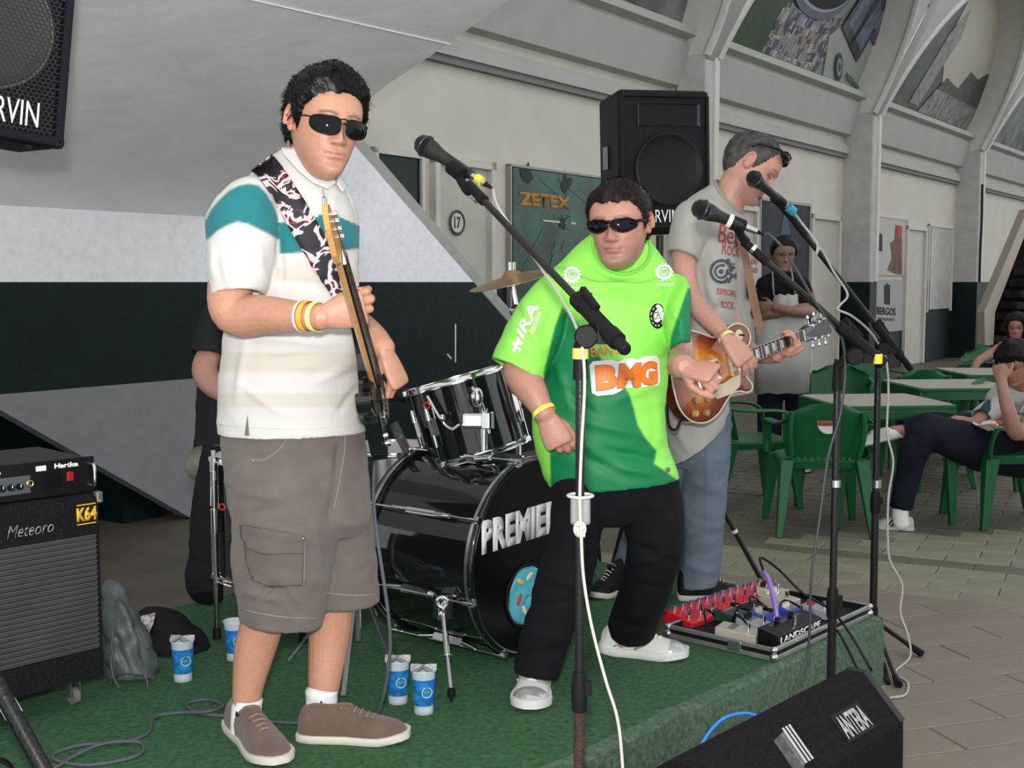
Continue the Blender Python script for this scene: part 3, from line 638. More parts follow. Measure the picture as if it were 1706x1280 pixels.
def hair_obj(M, parent, m, o={}, thick=.012, line=HL, seed=0, rough_=.003, strands=1800, top=1.0, slen=.014, name='hair'):
    n = 110; zs = [.035 + .0028 * i for i in range(68)] + [.2262, .2295, .2325, .2345]; vs = []; ms = []
    for z in zs:
        for j in range(n):
            a = 2 * pi * j / n; x, y = hsurf(z, a, o); p = V((x, y, z - .12)); deg = abs(math.degrees(atan2(sin(a), cos(a))))
            h = z - interp(line, deg) + .0045 * noise.noise(V((x * 45 + seed, y * 45, 1.0)))
            nrm = (p - V((0, -.008, .0))).normalized()
            t = thick * smooth(-.002, .03, h) * (1 + (top - 1) * smooth(.15, .21, z) * (1 + .6 * cos(a))) * (1 + .25 * noise.noise(p * 30 + V((seed, 0, 0)))) + rough_ * noise.noise(V((p.x * 130, p.y * 60, p.z * 130 + seed))) * smooth(0, .015, h) + rough_ * .8 * noise.noise(p * 260)
            if h < 0: t = -.0045
            vs.append(p + nrm * (t + .0008)); ms.append(h)
    fs = []; m_ = len(zs)
    for i in range(m_ - 1):
        for j in range(n):
            k = (j + 1) % n; q = (i*n+j, i*n+k, (i+1)*n+k, (i+1)*n+j)
            if max(ms[v] for v in q) > -.001: fs.append(q)
    fs.append(tuple((m_ - 1) * n + j for j in range(n)))
    mb = MB(M); mb.add(vs, fs); rnd = random.Random(seed)
    idx = [i for i, h in enumerate(ms) if h > .003]
    for _ in range(strands):
        i = rnd.choice(idx); p = vs[i]; nrm = (p - V((0, -.008, 0))).normalized()
        flow = V((p.x * 3 + rnd.gauss(0, .3), .35 + rnd.gauss(0, .3), -.6 if p.z < .07 else rnd.gauss(0, .3))); flow = (flow - nrm * flow.dot(nrm))
        if flow.length < 1e-3: continue
        flow.normalize(); d = (flow + nrm * rnd.uniform(.1, .45)).normalized(); L = slen * rnd.uniform(.5, 1.1); sd = d.cross(nrm).normalized() * .0011
        mb.add([p - sd, p + sd, p + d * L * .6 + sd * .6, p + d * L, p + d * L * .6 - sd * .6], [(0, 1, 2, 3, 4)])
    return mb.build(name, m, parent, smooth_=180)
def skin_paint(me, M, base, lips=(.45, .16, .13), stub=0., brow=(.03, .02, .015), browk=1., o={}, leghair=0., blush=.12):
    co = co_np(me); Mi = np.array(M.inverted(), np.float32); loc = co @ Mi[:3, :3].T + Mi[:3, 3]; x, y, z = loc[:, 0], loc[:, 1], loc[:, 2] + .12
    c = np.tile(np.array(base, np.float32), (len(co), 1)); near = (np.abs(x) < .12) & (np.abs(y) < .15) & (z > -.02) & (z < .26)
    def mix(w, col):
        w = (np.clip(w, 0, 1) * near)[:, None]; return c * (1 - w) + np.array(col, np.float32) * w
    ax = np.abs(x); fr = (y > .05)
    c = mix(blush * np.exp(-((ax - .045) / .02) ** 2 - ((z - .092) / .02) ** 2) * fr, (base[0], base[1] * .55, base[2] * .5))
    c = mix(.5 * blush * 2 * np.exp(-(x / .013) ** 2 - ((z - .085) / .012) ** 2) * fr, (base[0], base[1] * .6, base[2] * .55))
    c = mix(.30 * (ax > .066) * (np.abs(y + .006) < .03) * (np.abs(z - .12) < .04), (base[0], base[1] * .62, base[2] * .55))
    if stub:
        m = np.clip((.086 - z) / .02, 0, 1) * np.clip((z + .01) / .02, 0, 1) * (y > -.02) * np.clip((y + .01) / .04, 0, 1) * (1 - .7 * np.exp(-((ax - .04) / .012) ** 2 - ((z - .075) / .012) ** 2)); c = mix(stub * m, (base[0] * .38, base[1] * .42, base[2] * .5))
    lm = np.exp(-np.clip((ax - .012) / .014, 0, 9) ** 2) * np.exp(-np.clip((np.abs(z - .0565) - .0055) / .0022, 0, 9) ** 2) * fr; c = mix(.72 * lm, lips)
    c = mix(.65 * np.exp(-((z - .0572) / .0013) ** 2) * (ax < .025) * fr, (.12, .03, .025))
    bz = .1385 + .004 * np.exp(-((ax - .03) / .012) ** 2); c = mix(browk * .85 * np.exp(-((z - bz) / .0036) ** 2) * np.exp(-np.clip((np.abs(ax - .030) - .015) / .005, 0, 9) ** 2) * fr, brow)
    c = mix(.6 * np.exp(-((ax - .0125) / .003) ** 2 - ((z - .0775) / .0022) ** 2) * fr, (.08, .02, .015))
    set_col(me, c)
def eyes(M, parent, closed=False):
    for s in (-1, 1):
        if closed:
            mb = MB(M); mb.tube([(s * .018, .0775, -.004), (s * .026, .0825, -.0075), (s * .036, .0805, -.0075), (s * .046, .072, -.003)], .0014, n=6, k=4); mb.build('eyelash', mat('lash', (.03, .018, .014), .6), parent); continue
        mb = MB(M); mb.ell((s * .031, .0735, -.003), (.0145, .0085, .0062)); e = mb.build('eye', mat('eye_white', (.30, .28, .27), .25), parent, smooth_=180)
        mb = MB(M); mb.ell((s * .031, .0805, -.003), (.0055, .0025, .0052)); mb.build('iris', mat('iris', (.02, .012, .01), .15), e, smooth_=180)
        mb = MB(M); mb.tube([(s * .018, .078, .000), (s * .026, .083, .0045), (s * .036, .081, .0045), (s * .045, .073, .000)], .0018, k=4); mb.build('eyelid', mat('lash', (.03, .018, .014), .6), e)
def sunglasses(M, parent, wrap=.0, hgt=.019, half=.031, dy=0., dz=0., tint=(.008, .009, .008), fr=(.006, .006, .006), thin=True, refl=.06, name='sunglasses'):
    g = thing_part = None
    def yy(x): return .1045 + dy - (6.2 + wrap) * x * x
    m = mat('lens_dark%d' % int(thin), tint, refl, spec=.7); mf = mat('glasses_frame', fr, .25, spec=.6)
    def outline(s, t):
        a = 2 * pi * t; c, sn = cos(a), sin(a); hx, hz = half, hgt; p = .72
        x = .0365 + hx * abs(c) ** p * (1 if c > 0 else -1) * .94; z = -.004 + hz * abs(sn) ** (.5 if sn > 0 and thin else p) * (.82 if sn > 0 and thin else 1) * (1 if sn > 0 else -1)
        if sn < 0: z *= 1 - .22 * max(0, (.030 - x) / .03)
        if sn < 0: z += (x - .036) * (.12 if thin else -.10)
        else: z -= (x - .036) * (.04 if thin else .02)
        if not thin and x > .045: z = z * (1 - .45 * (x - .045) / .025) + .002
        return x * s, z + dz
    root = None; frm = MB(M)
    for s in (-1, 1):
        mb = MB(M); n = 36; rings = []
        for k in range(6):
            q = k / 5; r = []
            for j in range(n):
                x, z = outline(s, j / n); cx, cz = s * .0365, -.004 + dz; X, Z = cx + (x - cx) * max(q, .02), cz + (z - cz) * max(q, .02); r.append((X, yy(X) + .0035 * (1 - q * q), Z))
            rings.append(r)
        back = [[(x, y - .002, z) for x, y, z in r] for r in rings[::-1]]
        mb.rings(rings + back); lens = mb
        e = [(outline(s, j / n)[0], yy(outline(s, j / n)[0]), outline(s, j / n)[1]) for j in range(n)]
        frm.tube(e, .0013 if thin else .0030, n=6, closed=True)
        w = (interp(WD_, .12) + .005); hx = .0365 + half * .94
        pts = [(s * hx, yy(hx) + .001, .006 + dz), (s * (hx + .006), yy(hx) - .012, .007 + dz), (s * w, .03, .006 + dz), (s * (w + .001), -.002, .006 + dz), (s * (w - .001), -.022, -.010 + dz)]
        frm.tube(pts, .0016 if thin else .0042, n=6, k=4, flat=1.0); 
        if root is None: root = frm
        frm.m = 0; lens_parts.append(lens) if False else LP.append(lens)
    if thin: frm.tube([(-.009, yy(.009), .010 + dz), (0, yy(0) + .002, .012 + dz), (.009, yy(.009), .010 + dz)], .0014, n=6, k=3); frm.tube([(-.006, yy(.006), .001 + dz), (0, yy(0) + .002, .003 + dz), (.006, yy(.006), .001 + dz)], .0012, n=6, k=3)
    else: frm.tube([(-.010, yy(.01), .006 + dz), (0, yy(0) + .002, .007 + dz), (.010, yy(.01), .006 + dz)], .0042, n=8, k=3)
    f = frm.build(name, mf, parent, smooth_=180)
    for l in LP: l.build('lens', m, f, smooth_=60)
    LP.clear(); return f
LP = []
def folds(me, specs, creases=(), noise_amp=.002):
    """shape cloth: specs = (amp, kx, ky, kz, warp, lo, hi height range) travelling folds; creases = picture segments (x0,y0,x1,y1,amp,width px)"""
    co = co_np(me).astype(np.float64); nm = no_np(me).astype(np.float64); d = np.zeros(len(co)); x, y, z = co.T
    for a, kx, ky, kz, wp, lo, hi in specs:
        ph = kx * x + ky * y + kz * z + wp * np.sin(7.3 * x + 11 * z + 2.1) + wp * .7 * np.sin(17 * z - 9 * x + 5 * y); w = np.clip((z - lo) / .06, 0, 1) * np.clip((hi - z) / .06, 0, 1)
        d += 1.5 * a * w * (np.abs(np.sin(ph)) ** 1.5 - .5) * (.6 + .4 * np.sin(5 * x + 3.3 * z))
    if len(creases):
        px = proj_np(co.astype(np.float32)); front = nm[:, 1] < .25
        for x0, y0, x1, y1, a, w in creases:
            dx, dy = x1 - x0, y1 - y0; L2 = dx * dx + dy * dy; t = ((px[:, 0] - x0) * dx + (px[:, 1] - y0) * dy) / L2; tc = np.clip(t, 0, 1)
            dist = np.hypot(px[:, 0] - x0 - tc * dx, px[:, 1] - y0 - tc * dy); d += 1.9 * front * a * np.exp(-(dist / w) ** 2) * (np.sin(np.clip(tc, .02, .98) * pi) ** .6)
    d += noise_amp * (np.sin(31 * x + 5 * np.sin(23 * z)) * np.sin(27 * z + 4 * np.sin(19 * y)))
    set_co(me, co + nm * d[:, None])
def in_poly(px, poly, soft=2.):
    """soft inside mask of picture polygon"""
    n = len(poly); inside = np.zeros(len(px), bool); dist = np.full(len(px), 1e9); X, Y = px.T
    for i in range(n):
        x0, y0 = poly[i]; x1, y1 = poly[(i + 1) % n]
        c = ((y0 > Y) != (y1 > Y)) & (X < (x1 - x0) * (Y - y0) / (y1 - y0 + 1e-12) + x0); inside ^= c
        dx, dy = x1 - x0, y1 - y0; t = np.clip(((X - x0) * dx + (Y - y0) * dy) / (dx * dx + dy * dy + 1e-9), 0, 1); dist = np.minimum(dist, np.hypot(X - x0 - t * dx, Y - y0 - t * dy))
    sd = np.where(inside, dist, -dist); return np.clip(sd / soft * .5 + .5, 0, 1)
def cloth(parent, name, mbs, m, voxel=.005, specs=(), creases=(), na=.0015, si=2, paint=None):
    me = fuse(mbs, voxel, si); folds(me, specs, creases, na)
    if paint is not None: paint(me)
    me.name = name; o = link_mesh(name, me, m); bv = bvh_of(me)
    me.transform(wmat(parent).inverted()); o.parent = parent; me.shade_smooth(); return o, bv
def body_obj(parent, mbs, M, m, voxel, o={}, si=2, **k):
    me = fuse(mbs, voxel, si, .4); skin_paint(me, M, **k); me.name = 'body'; ob = link_mesh('body', me, m)
    me.transform(wmat(parent).inverted()); ob.parent = parent; me.shade_smooth(); return ob
def tube_on(pts, bvh, r, name, m, parent, off=.001, n=6):
    P = [hit(x, y, bvh, off) for x, y in pts]; P = [p for p in P if p is not None]
    if len(P) < 2: return None
    mb = MB(); mb.tube(P, r, n=n); return mb.build(name, m, parent, smooth_=180)
def dense(pts, k=6): return [tuple(q) for q in crom(pts, k)]
def ribbon_on(pts, width, bvh, name, m, parent, off=.003, nx=5, thick=.003, origin=None, fallback=3.1, uv=False):
    """strap lying on cloth along a picture line, width in picture pixels"""
    C = dense(pts, 8); mb = MB(); rows = []; last = fallback
    for i, c in enumerate(C):
        a = C[max(0, i-1)]; b = C[min(len(C)-1, i+1)]; dx, dy = b[0]-a[0], b[1]-a[1]; L = sqrt(dx*dx+dy*dy) or 1; nx_, ny_ = -dy/L, dx/L; r = []
        for j in range(nx):
            w = width * (j/(nx-1) - .5); x, y = c[0] + nx_*w, c[1] + ny_*w; p = hit(x, y, bvh, off)
            if p is None or p.y > last + .25: p = at(x, y, last)
            r.append(p); last = p.y
        rows.append(r)
    for i in range(1, len(rows) - 1):
        for j in range(nx): rows[i][j] = (rows[i-1][j] + rows[i][j] * 2 + rows[i+1][j]) / 4
    for i in range(len(rows) - 1):
        for j in range(nx - 1): mb.add([rows[i][j], rows[i+1][j], rows[i+1][j+1], rows[i][j+1]], [(0, 1, 2, 3)])
    me = weld(mb); me.name = name
    o = link_mesh(name, me, m, parent, smooth_=180, origin=origin, solid=thick); return o
def band(parent, p, ax, r, w, name, m):
    """wristband around a limb"""
    mb = MB(); ax = V(ax).normalized(); prof = [(r, -w/2), (r + .0012, -w/2), (r + .0016, 0), (r + .0012, w/2), (r, w/2)]; mb.lathe(prof + prof[:1], p, ax, n=30); return mb.build(name, m, parent, smooth_=60)
def shoe(parent, heel, toe, m_up, m_sole, m_lace, m_acc=None, w=.052, h=.075, zg=.253, sole_h=.022, high=False, name='shoe', chunky=0.):
    heel, toe = V(heel), V(toe); heel.z = toe.z = zg; L = (toe - heel).length; M = frame(heel, toe - heel, (0, 0, 1)) @ Matrix.Diagonal((w / .052, L / .29, 1, 1))
    W = [(0, .020), (.012, .030), (.04, .036), (.09, .036), (.13, .036), (.18, .044), (.22, .047), (.25, .042), (.275, .030), (.288, .014), (.29, .006)]
    H = [(0, .045), (.012, .066), (.04, .072), (.08, .070), (.11, .072), (.14, .066), (.18, .052), (.22, .042), (.25, .037), (.275, .028), (.288, .015), (.29, .008)]
    if high: H = [(0, .08), (.012, .105), (.04, .112), (.08, .110), (.11, .10), (.14, .080), (.18, .058), (.22, .042), (.25, .037), (.275, .028), (.288, .015), (.29, .008)]
    ys = [.0005, .004, .012, .025] + [.04 + .0125 * i for i in range(18)] + [.262, .272, .281, .287, .2895]
    up = MB(M); rs = []
    for y in ys:
        ww, hh = interp(W, y), interp(H, y) * h / .075; r = []
        for j in range(28):
            a = 2 * pi * j / 28; c, s_ = cos(a), sin(a); xx = ww * abs(c) ** .8 * (1 if c > 0 else -1); zz = (hh if s_ > 0 else .004) * abs(s_) ** (.8 if y > .15 else .62) * (1 if s_ > 0 else -1)
            if s_ > 0: xx *= 1 - .28 * s_ ** 2 * (1 if y < .15 else .4)
            r.append((xx, y, zz + sole_h * .6))
        rs.append(r)
    up.rings(rs); o = up.build(name, m_up, parent, smooth_=180)
    so = MB(M); rs = []
    for k_, (dz, sc) in enumerate(((0, .93), (.003, 1.0), (sole_h * .7, 1.03), (sole_h, 1.0), (sole_h, .8))):
        r = []
        for y, sg in [(q, 1) for q in ys] + [(q, -1) for q in ys[::-1]]:
            ww = interp(W, y) + .0045; rise = .010 * smooth(.20, .29, y) + chunky * (.008 * smooth(.05, .0, y) + .006 * sin(y * 60) * (k_ == 2)); yy_ = .145 + (y - .145) * (1 + .02 * sc)
            r.append((sg * ww * sc, .145 + (yy_ - .145) * (.985 if sc < 1 else 1.01), dz + rise))
        rs.append(r)
    so.rings(rs); so.build('sole', m_sole, o, smooth_=50)
    for i in range(6):                                           # laces
        y = .115 + i * .0165; z = interp(H, y) * h / .075 + sole_h * .6; x = .019 - .001 * i; mb = MB(M)
        mb.tube([(-x, y + .002 * (i % 2), z * .955 - .001), (0, y + .004, z + .0025), (x, y - .002 * (i % 2), z * .955 - .001)], .0028, n=6, k=3); mb.build('lace', m_lace, o, smooth_=180)
    tg = MB(M); tg.ell((0, .118, interp(H, .118) * h / .075 + sole_h * .6 - .006), (.020, .030, .010)); tg.build('tongue', m_up, o, smooth_=180)
    if m_acc:                                                    # coloured panels on the sides and toe
        for sg in (-1, 1):
            for (ya, yb, za, zb) in ((.05, .105, .018, .050), (.12, .165, .014, .036)):
                mb = MB(M); pts = []
                for t in [i / 8 for i in range(9)]:
                    y = lerp(ya, yb, t); z = lerp(za, zb, t); ww = interp(W, y); hh = interp(H, y) * h / .075; s_ = min(.99, max(0, z / hh)) ** 1.25; xx = ww * (1 - s_ * s_) ** .4 * (1 - .28 * s_ ** 2 * (1 if y < .15 else .4)); pts.append((sg * (xx + .0012), y, z + sole_h * .6))
                mb.tube(pts, .0042, n=6, flat=1.); mb.build('side_panel', m_acc, o, smooth_=180)
        mb = MB(M); rs = []
        for y in (.236, .245, .255, .265, .275, .283, .289, .292):
            ww, hh = interp(W, min(y, .29)) + .0018, interp(H, min(y, .29)) * h / .075 + .0018
            rs.append([(ww * abs(cos(pi*j/14)) ** .8 * (1 if j < 7 else -1) * (1 - .11 * sin(pi*j/14) ** 2), y, hh * max(0, sin(pi*j/14)) ** .8 + sole_h * .6) for j in range(15)])
        for ra, rb_ in zip(rs, rs[1:]):
            for j in range(14): mb.add([ra[j], ra[j+1], rb_[j+1], rb_[j]], [(0, 1, 2, 3)])
        mb.build('toe_cap', m_acc, o, smooth_=180)
    return o
skin_m = mat('skin', (.6, .35, .25), .46, attr='Col', var=.06, vscale=70, bump=.10, bscale=240, sub=.12, spec=.45)
leather = mat('leather', (.2, .12, .09))
# ============================================================ PERSON 1: bass player in the striped polo
Y1 = 3.10
p1 = thing('person', 'man in white and teal striped polo shirt and grey cargo shorts playing a bass', 'person', (on(470, 1238, .25).x, Y1, .253))
M1 = frame(at(540, 208, 3.03), (.52, -.84, -.10), (.14, 0, 1)) @ Matrix.Scale(1.13, 4)
O1 = {'wide': .95, 'jaw': .96, 'nose': .95}
torso1 = [(472, 247, 552, 270, 3.10, .055, -.0), (443, 268, 562, 297, 3.10, .080), (420, 289, 573, 314, 3.10, .10), (400, 315, 583, 336, 3.10, .115), (391, 348, 590, 356, 3.10, .125), (387, 390, 596, 392, 3.10, .13), (384, 430, 597, 430, 3.10, .132), (380, 500, 597, 500, 3.10, .135), (373, 560, 600, 560, 3.10, .14), (367, 620, 602, 620, 3.10, .145), (364, 680, 606, 680, 3.10, .145), (363, 722, 611, 720, 3.10, .145)]
slv1 = [(440, 300, 470, 330, 3.03, .05), (392, 306, 462, 352, 3.0, .07), (356, 340, 464, 370, 2.98, .08), (343, 370, 465, 388, 2.97, .083), (345, 420, 460, 425, 2.96, .082), (347, 460, 450, 462, 2.95, .078), (349, 497, 441, 488, 2.94, .074)]
slv1b = [(545, 320, 585, 345, 3.18, .05), (548, 345, 594, 375, 3.20, .065), (552, 400, 597, 405, 3.22, .07), (555, 460, 596, 462, 3.23, .07)]
b1 = [sil(torso1, inset=.014, n=40), head_mb(M1, O1),
      limb([(512, 215, 3.09, .058), (516, 250, 3.09, .060), (518, 285, 3.10, .062), (515, 320, 3.10, .085)]),
      limb([(430, 335, 3.02, .062), (395, 380, 2.98, .060), (385, 450, 2.95, .054), (384, 508, 2.93, .055), (402, 526, 2.92, .054), (440, 525, 2.88, .0475), (480, 527, 2.83, .0405), (516, 528, 2.79, .0325), (540, 528, 2.765, .0305)]),
      limb([(550, 360, 3.22, .055), (556, 450, 3.26, .046), (574, 525, 3.24, .044), (600, 548, 3.14, .044), (622, 566, 3.05, .039), (640, 584, 3.0, .031)]),
      limb([(450, 760, 3.08, .10), (452, 880, 3.07, .085), (444, 980, 3.07, .068), (437, 1036, 3.08, .0575), (424, 1085, 3.09, .054), (414, 1140, 3.09, .042), (409, 1185, 3.09, .036), (404, 1222, 3.10, .038)]),
      limb([(540, 760, 3.14, .10), (560, 880, 3.16, .08), (556, 960, 3.17, .066), (553, 1010, 3.17, .060), (548, 1065, 3.17, .0555), (541, 1130, 3.15, .045), (537, 1180, 3.14, .037), (532, 1220, 3.13, .038)]),
      hand(at(538, 528, 2.765), (.93, .05, .20), (-.05, -1, -.18), s=-1, size=1.0, curl=((28, 52, 45), (34, 58, 45), (38, 60, 45), (42, 60, 40)), thumb=((.35, .75, -.75), (.1, .9, -.6), (-.05, .95, -.3)), spread=3),
      hand(at(641, 586, 3.0), (.42, .05, -.9), (.85, -.45, .3), s=1, size=.98, curl=((40, 70, 45), (46, 75, 45), (50, 78, 45), (50, 78, 45)), thumb=((.5, .75, -.6), (.2, .75, -.7), (-.1, .8, -.6)))]
body_obj(p1, b1, M1, skin_m, .0034, base=(.50, .255, .165), lips=(.50, .20, .17), stub=.16, browk=.9)
hair_obj(M1, p1, mat('hair_black', (.006, .005, .005), .42, spec=.5), O1, thick=.015, seed=1, top=1.5, rough_=.0035, slen=.018)
sg1 = sunglasses(M1, p1, hgt=.0215, half=.0325, dy=.002, dz=-.001)
# polo shirt
def paint1(me):
    co = co_np(me); px = proj_np(co); nm = no_np(me); z = co[:, 2]; white = np.array((.58, .565, .54)); teal = np.array((.008, .165, .178)); beige = np.array((.53, .495, .435))
    c = np.tile(white, (len(co), 1)); y = px[:, 1]; slv = ((px[:, 0] < 464 - np.clip(y - 440, 0, 99) * .35) & (y < 502) & (co[:, 1] < 3.10))
    def st(m, col): nonlocal c; m = m[:, None]; c = c * (1 - m) + col * m
    for y0, y1 in ((446, 470), (500, 526), (586, 622), (654, 680)): st(np.clip((y - y0) / 3, 0, 1) * np.clip((y1 - y) / 3, 0, 1) * ~slv, beige)
    top = np.where(px[:, 0] < 530, 370 - .15 * (px[:, 0] - 464), 356 + .45 * np.clip(px[:, 0] - 556, 0, 60)); bot = 424 - .06 * (px[:, 0] - 464)
    st(np.clip((y - top) / 2, 0, 1) * np.clip((bot - y) / 2, 0, 1) * ~slv, teal)
    m = in_poly(px, [(330, 380), (341, 369), (352, 348), (366, 332), (381, 318), (398, 309), (415, 306), (431, 309), (444, 322), (454, 339), (461, 356), (465, 372), (465, 401), (448, 390), (431, 382), (412, 373), (395, 370), (378, 376), (362, 385), (349, 397), (335, 405)]) * slv; st(m, teal)
    back = (nm[:, 1] > .3) & ~slv
    set_col(me, c)
polo_m = mat('polo_cotton', (.8, .8, .8), .85, attr='Col', bump=.12, bscale=500, sheen=.1)
cr1 = [(420, 560, 560, 575, .004, 7), (440, 600, 560, 590, -.003, 8), (465, 380, 470, 480, -.006, 5), (395, 500, 420, 540, .004, 8), (480, 430, 590, 455, .004, 8), (470, 470, 580, 480, -.003, 8), (400, 640, 470, 690, .003, 7), (520, 640, 600, 600, .003, 8), (560, 690, 600, 640, -.003, 6), (370, 420, 385, 480, .004, 8), (400, 400, 405, 470, -.004, 8), (430, 400, 440, 470, .003, 8), (352, 400, 358, 470, .003, 6), (560, 350, 545, 420, .005, 6), (410, 560, 395, 680, .004, 8)]
polo, bv1 = cloth(p1, 'polo_shirt', [sil(torso1, hem=(0, 1), n=56), sil(slv1, hem=(0, 1), n=40), sil(slv1b, hem=(0, 1), n=30)], polo_m, .005, [(.0022, 4, 3, 26, 1.2, 1.05, 1.6)], cr1, .0012, paint=paint1)
# collar, placket, slit, logo
cm_ = mat('collar_cotton', (.60, .585, .56), .85, bump=.12, bscale=500); ca = MB(); rs = []
nc_ = at(516, 262, 3.09)
for (r_a, r_b, dz, tip) in ((.066, .060, .030, 0), (.072, .066, .018, .006), (.080, .076, -.002, .020), (.081, .077, -.004, .021), (.073, .067, .012, .004), (.064, .058, .026, 0)):
    ring = []
    for i in range(33):
        a = R(-155) + R(310) * i / 32; fr_ = abs(a) / R(155); q = V((r_a * sin(a), r_b * cos(a), 0)); q = Matrix.Rotation(R(180 + 32), 3, 'Z') @ q; q = Matrix.Rotation(R(180), 3, 'Z') @ q
        ring.append(nc_ + q + V((.0, .0, dz - .052 * fr_ ** 2.2 - tip * fr_ ** 3)))
    rs.append(ring)
for ra, rb_ in zip(rs, rs[1:]):
    for i in range(32): ca.add([ra[i], ra[i+1], rb_[i+1], rb_[i]], [(0, 1, 2, 3)])
me = weld(ca); link_mesh('collar', me, cm_, p1, smooth_=70)
decal(poly_bm([(0, 0), (1, 0), (1, 1), (0, 1)], .12), [(541, 398), (556, 398), (557, 322), (546, 318)], bv1, 'placket', cm_, polo, .004)
for yy_ in (340, 372): 
    q = hit(550, yy_, bv1, .006)
    if q: mb = MB(); mb.cyl(q, q + V((.001, -.002, 0)), .005, n=12); mb.build('button', mat('button_white', (.8, .78, .74), .3), polo)
decal(poly_bm([(0, 0), (1, 0), (.6, 1)], .2), [(408, 726), (416, 726), (416, 690), (408, 690)], bv1, 'side_slit', mat('slit_shade', (.16, .14, .13), .9), polo, .002)
tube_on(dense([(366, 708), (440, 713), (520, 714), (606, 706)]), bv1, .0008, 'hem_seam', mat('seam_white', (.62, .60, .57)), polo)
# cargo shorts
sh = mat('cargo_cotton', (.130, .108, .098), .92, bump=.25, bscale=420, var=.10, vscale=14, sheen=.15)
pel1 = [(374, 700, 603, 700, 3.10, .125), (368, 730, 609, 730, 3.10, .128), (372, 770, 612, 770, 3.10, .13), (378, 820, 616, 820, 3.11, .13), (386, 860, 618, 860, 3.11, .12), (420, 890, 600, 890, 3.11, .09)]
lg1 = [(374, 760, 560, 760, 3.08, .115), (380, 800, 566, 800, 3.07, .12), (385, 860, 567, 862, 3.06, .118), (391, 920, 558, 925, 3.06, .112), (396, 980, 546, 985, 3.06, .105), (400, 1030, 537, 1044, 3.06, .10)]
lg2 = [(450, 750, 610, 745, 3.14, .11), (470, 800, 615, 800, 3.16, .115), (482, 860, 621, 862, 3.17, .115), (494, 930, 627, 930, 3.18, .108), (503, 1004, 633, 1004, 3.18, .10)]
crs = [(565, 740, 560, 800, -.006, 6), (560, 800, 548, 870, -.006, 7), (390, 820, 470, 830, .004, 8), (400, 860, 480, 845, -.003, 7), (400, 985, 470, 1000, .006, 8), (430, 1000, 460, 970, -.006, 6), (470, 960, 500, 1010, .004, 7), (385, 900, 400, 1000, .005, 7), (560, 870, 600, 880, .003, 9), (600, 800, 620, 980, .003, 8), (520, 850, 545, 1000, .004, 9), (420, 740, 400, 800, .003, 7)]
shorts, bs1 = cloth(p1, 'cargo_shorts', [sil(pel1, n=50), sil(lg1, hem=(0, 1), n=44), sil(lg2, hem=(0, 1), n=44)], sh, .005, [(.002, 6, 3, 22, 1.5, .3, .95)], crs, .0014)
seam = mat('shorts_seam', (.30, .26, .24), .9)
sh2 = mat('cargo_cotton_pocket', (.120, .100, .090), .92, bump=.25, bscale=420, var=.10, vscale=14)
def patch(pts, bvh, name, m, parent, off, thick):
    x0, y0 = min(p[0] for p in pts), min(p[1] for p in pts); x1, y1 = max(p[0] for p in pts), max(p[1] for p in pts)
    bm = poly_bm([((x - x0) / (x1 - x0), (y1 - y) / (y1 - y0)) for x, y in pts], .06); o = decal(bm, [(x0, y1), (x1, y1), (x1, y0), (x0, y0)], bvh, name, m, parent, off); md = o.modifiers.new('solid', 'SOLIDIFY'); md.thickness = thick; md.offset = 0; o.data.shade_smooth(); return o
patch([(410, 900), (504, 910), (502, 974), (455, 976), (424, 968), (414, 940)], bs1, 'cargo_pocket', sh2, shorts, .005, .007)
fp = patch([(405, 874), (507, 893), (503, 921), (440, 921), (417, 912), (407, 893)], bs1, 'pocket_flap', sh2, shorts, .010, .006)
q = hit(503, 895, bs1, .017)
if q: mb = MB(); mb.ell(q, (.0035, .003, .0035)); mb.build('rivet', mat('brass', (.6, .42, .15), .3, metal=1), shorts)
for k_, pts in enumerate(([(417, 765), (436, 767), (455, 758), (470, 744), (482, 722)], [(575, 724), (573, 760), (566, 800), (556, 850)], [(402, 1016), (470, 1028), (535, 1031)], [(545, 988), (590, 992), (631, 991)], [(405, 876), (507, 895)], [(372, 800), (392, 815), (400, 850), (408, 875)], [(507, 895), (505, 975)])):
    tube_on(dense(pts), bs1, .0011, 'seam', seam if k_ != 5 else sh, shorts, .001 if k_ < 4 else .006)
q = hit(423, 769, bs1, .003)
if q: mb = MB(); mb.ell(q, (.003, .002, .003)); mb.build('rivet', MATS['brass'], shorts)
patch([(470, 246), (474, 262), (496, 288), (520, 308), (543, 318), (556, 308), (538, 290), (518, 272), (500, 256), (488, 244)], bv1, 'collar_flap', cm_, polo, .010, .006)
patch([(557, 309), (566, 322), (577, 306), (572, 290), (562, 282), (556, 296)], bv1, 'collar_flap', cm_, polo, .010, .006)
# socks and shoes
sock_m = mat('sock_white', (.80, .79, .78), .9, bump=.3, bscale=300)
for pts in ([(413, 1164, 3.09, .0395), (411, 1180, 3.09, .0395), (410, 1200, 3.08, .040), (410, 1222, 3.07, .040)], [(536, 1150, 3.14, .044), (536, 1168, 3.14, .042), (534, 1192, 3.13, .043), (531, 1216, 3.13, .046)]):
    s_ = limb(pts, n=24).build('sock', sock_m, p1, smooth_=180)
su = mat('suede_brown', (.125, .080, .060), .95, bump=.35, bscale=250, var=.12, vscale=25, sheen=.2); ss = mat('sole_cream', (.60, .57, .50), .7, var=.06); sl_ = mat('lace_brown', (.25, .17, .13), .9)
shoe(p1, on(384, 1222, .25) + V((0, .05, 0)), on(468, 1283, .25), su, ss, sl_, None, w=.060, h=.085)
shoe(p1, on(499, 1232, .25) + V((0, .0, 0)), on(681, 1236, .25), su, ss, sl_, None, w=.058, h=.085)
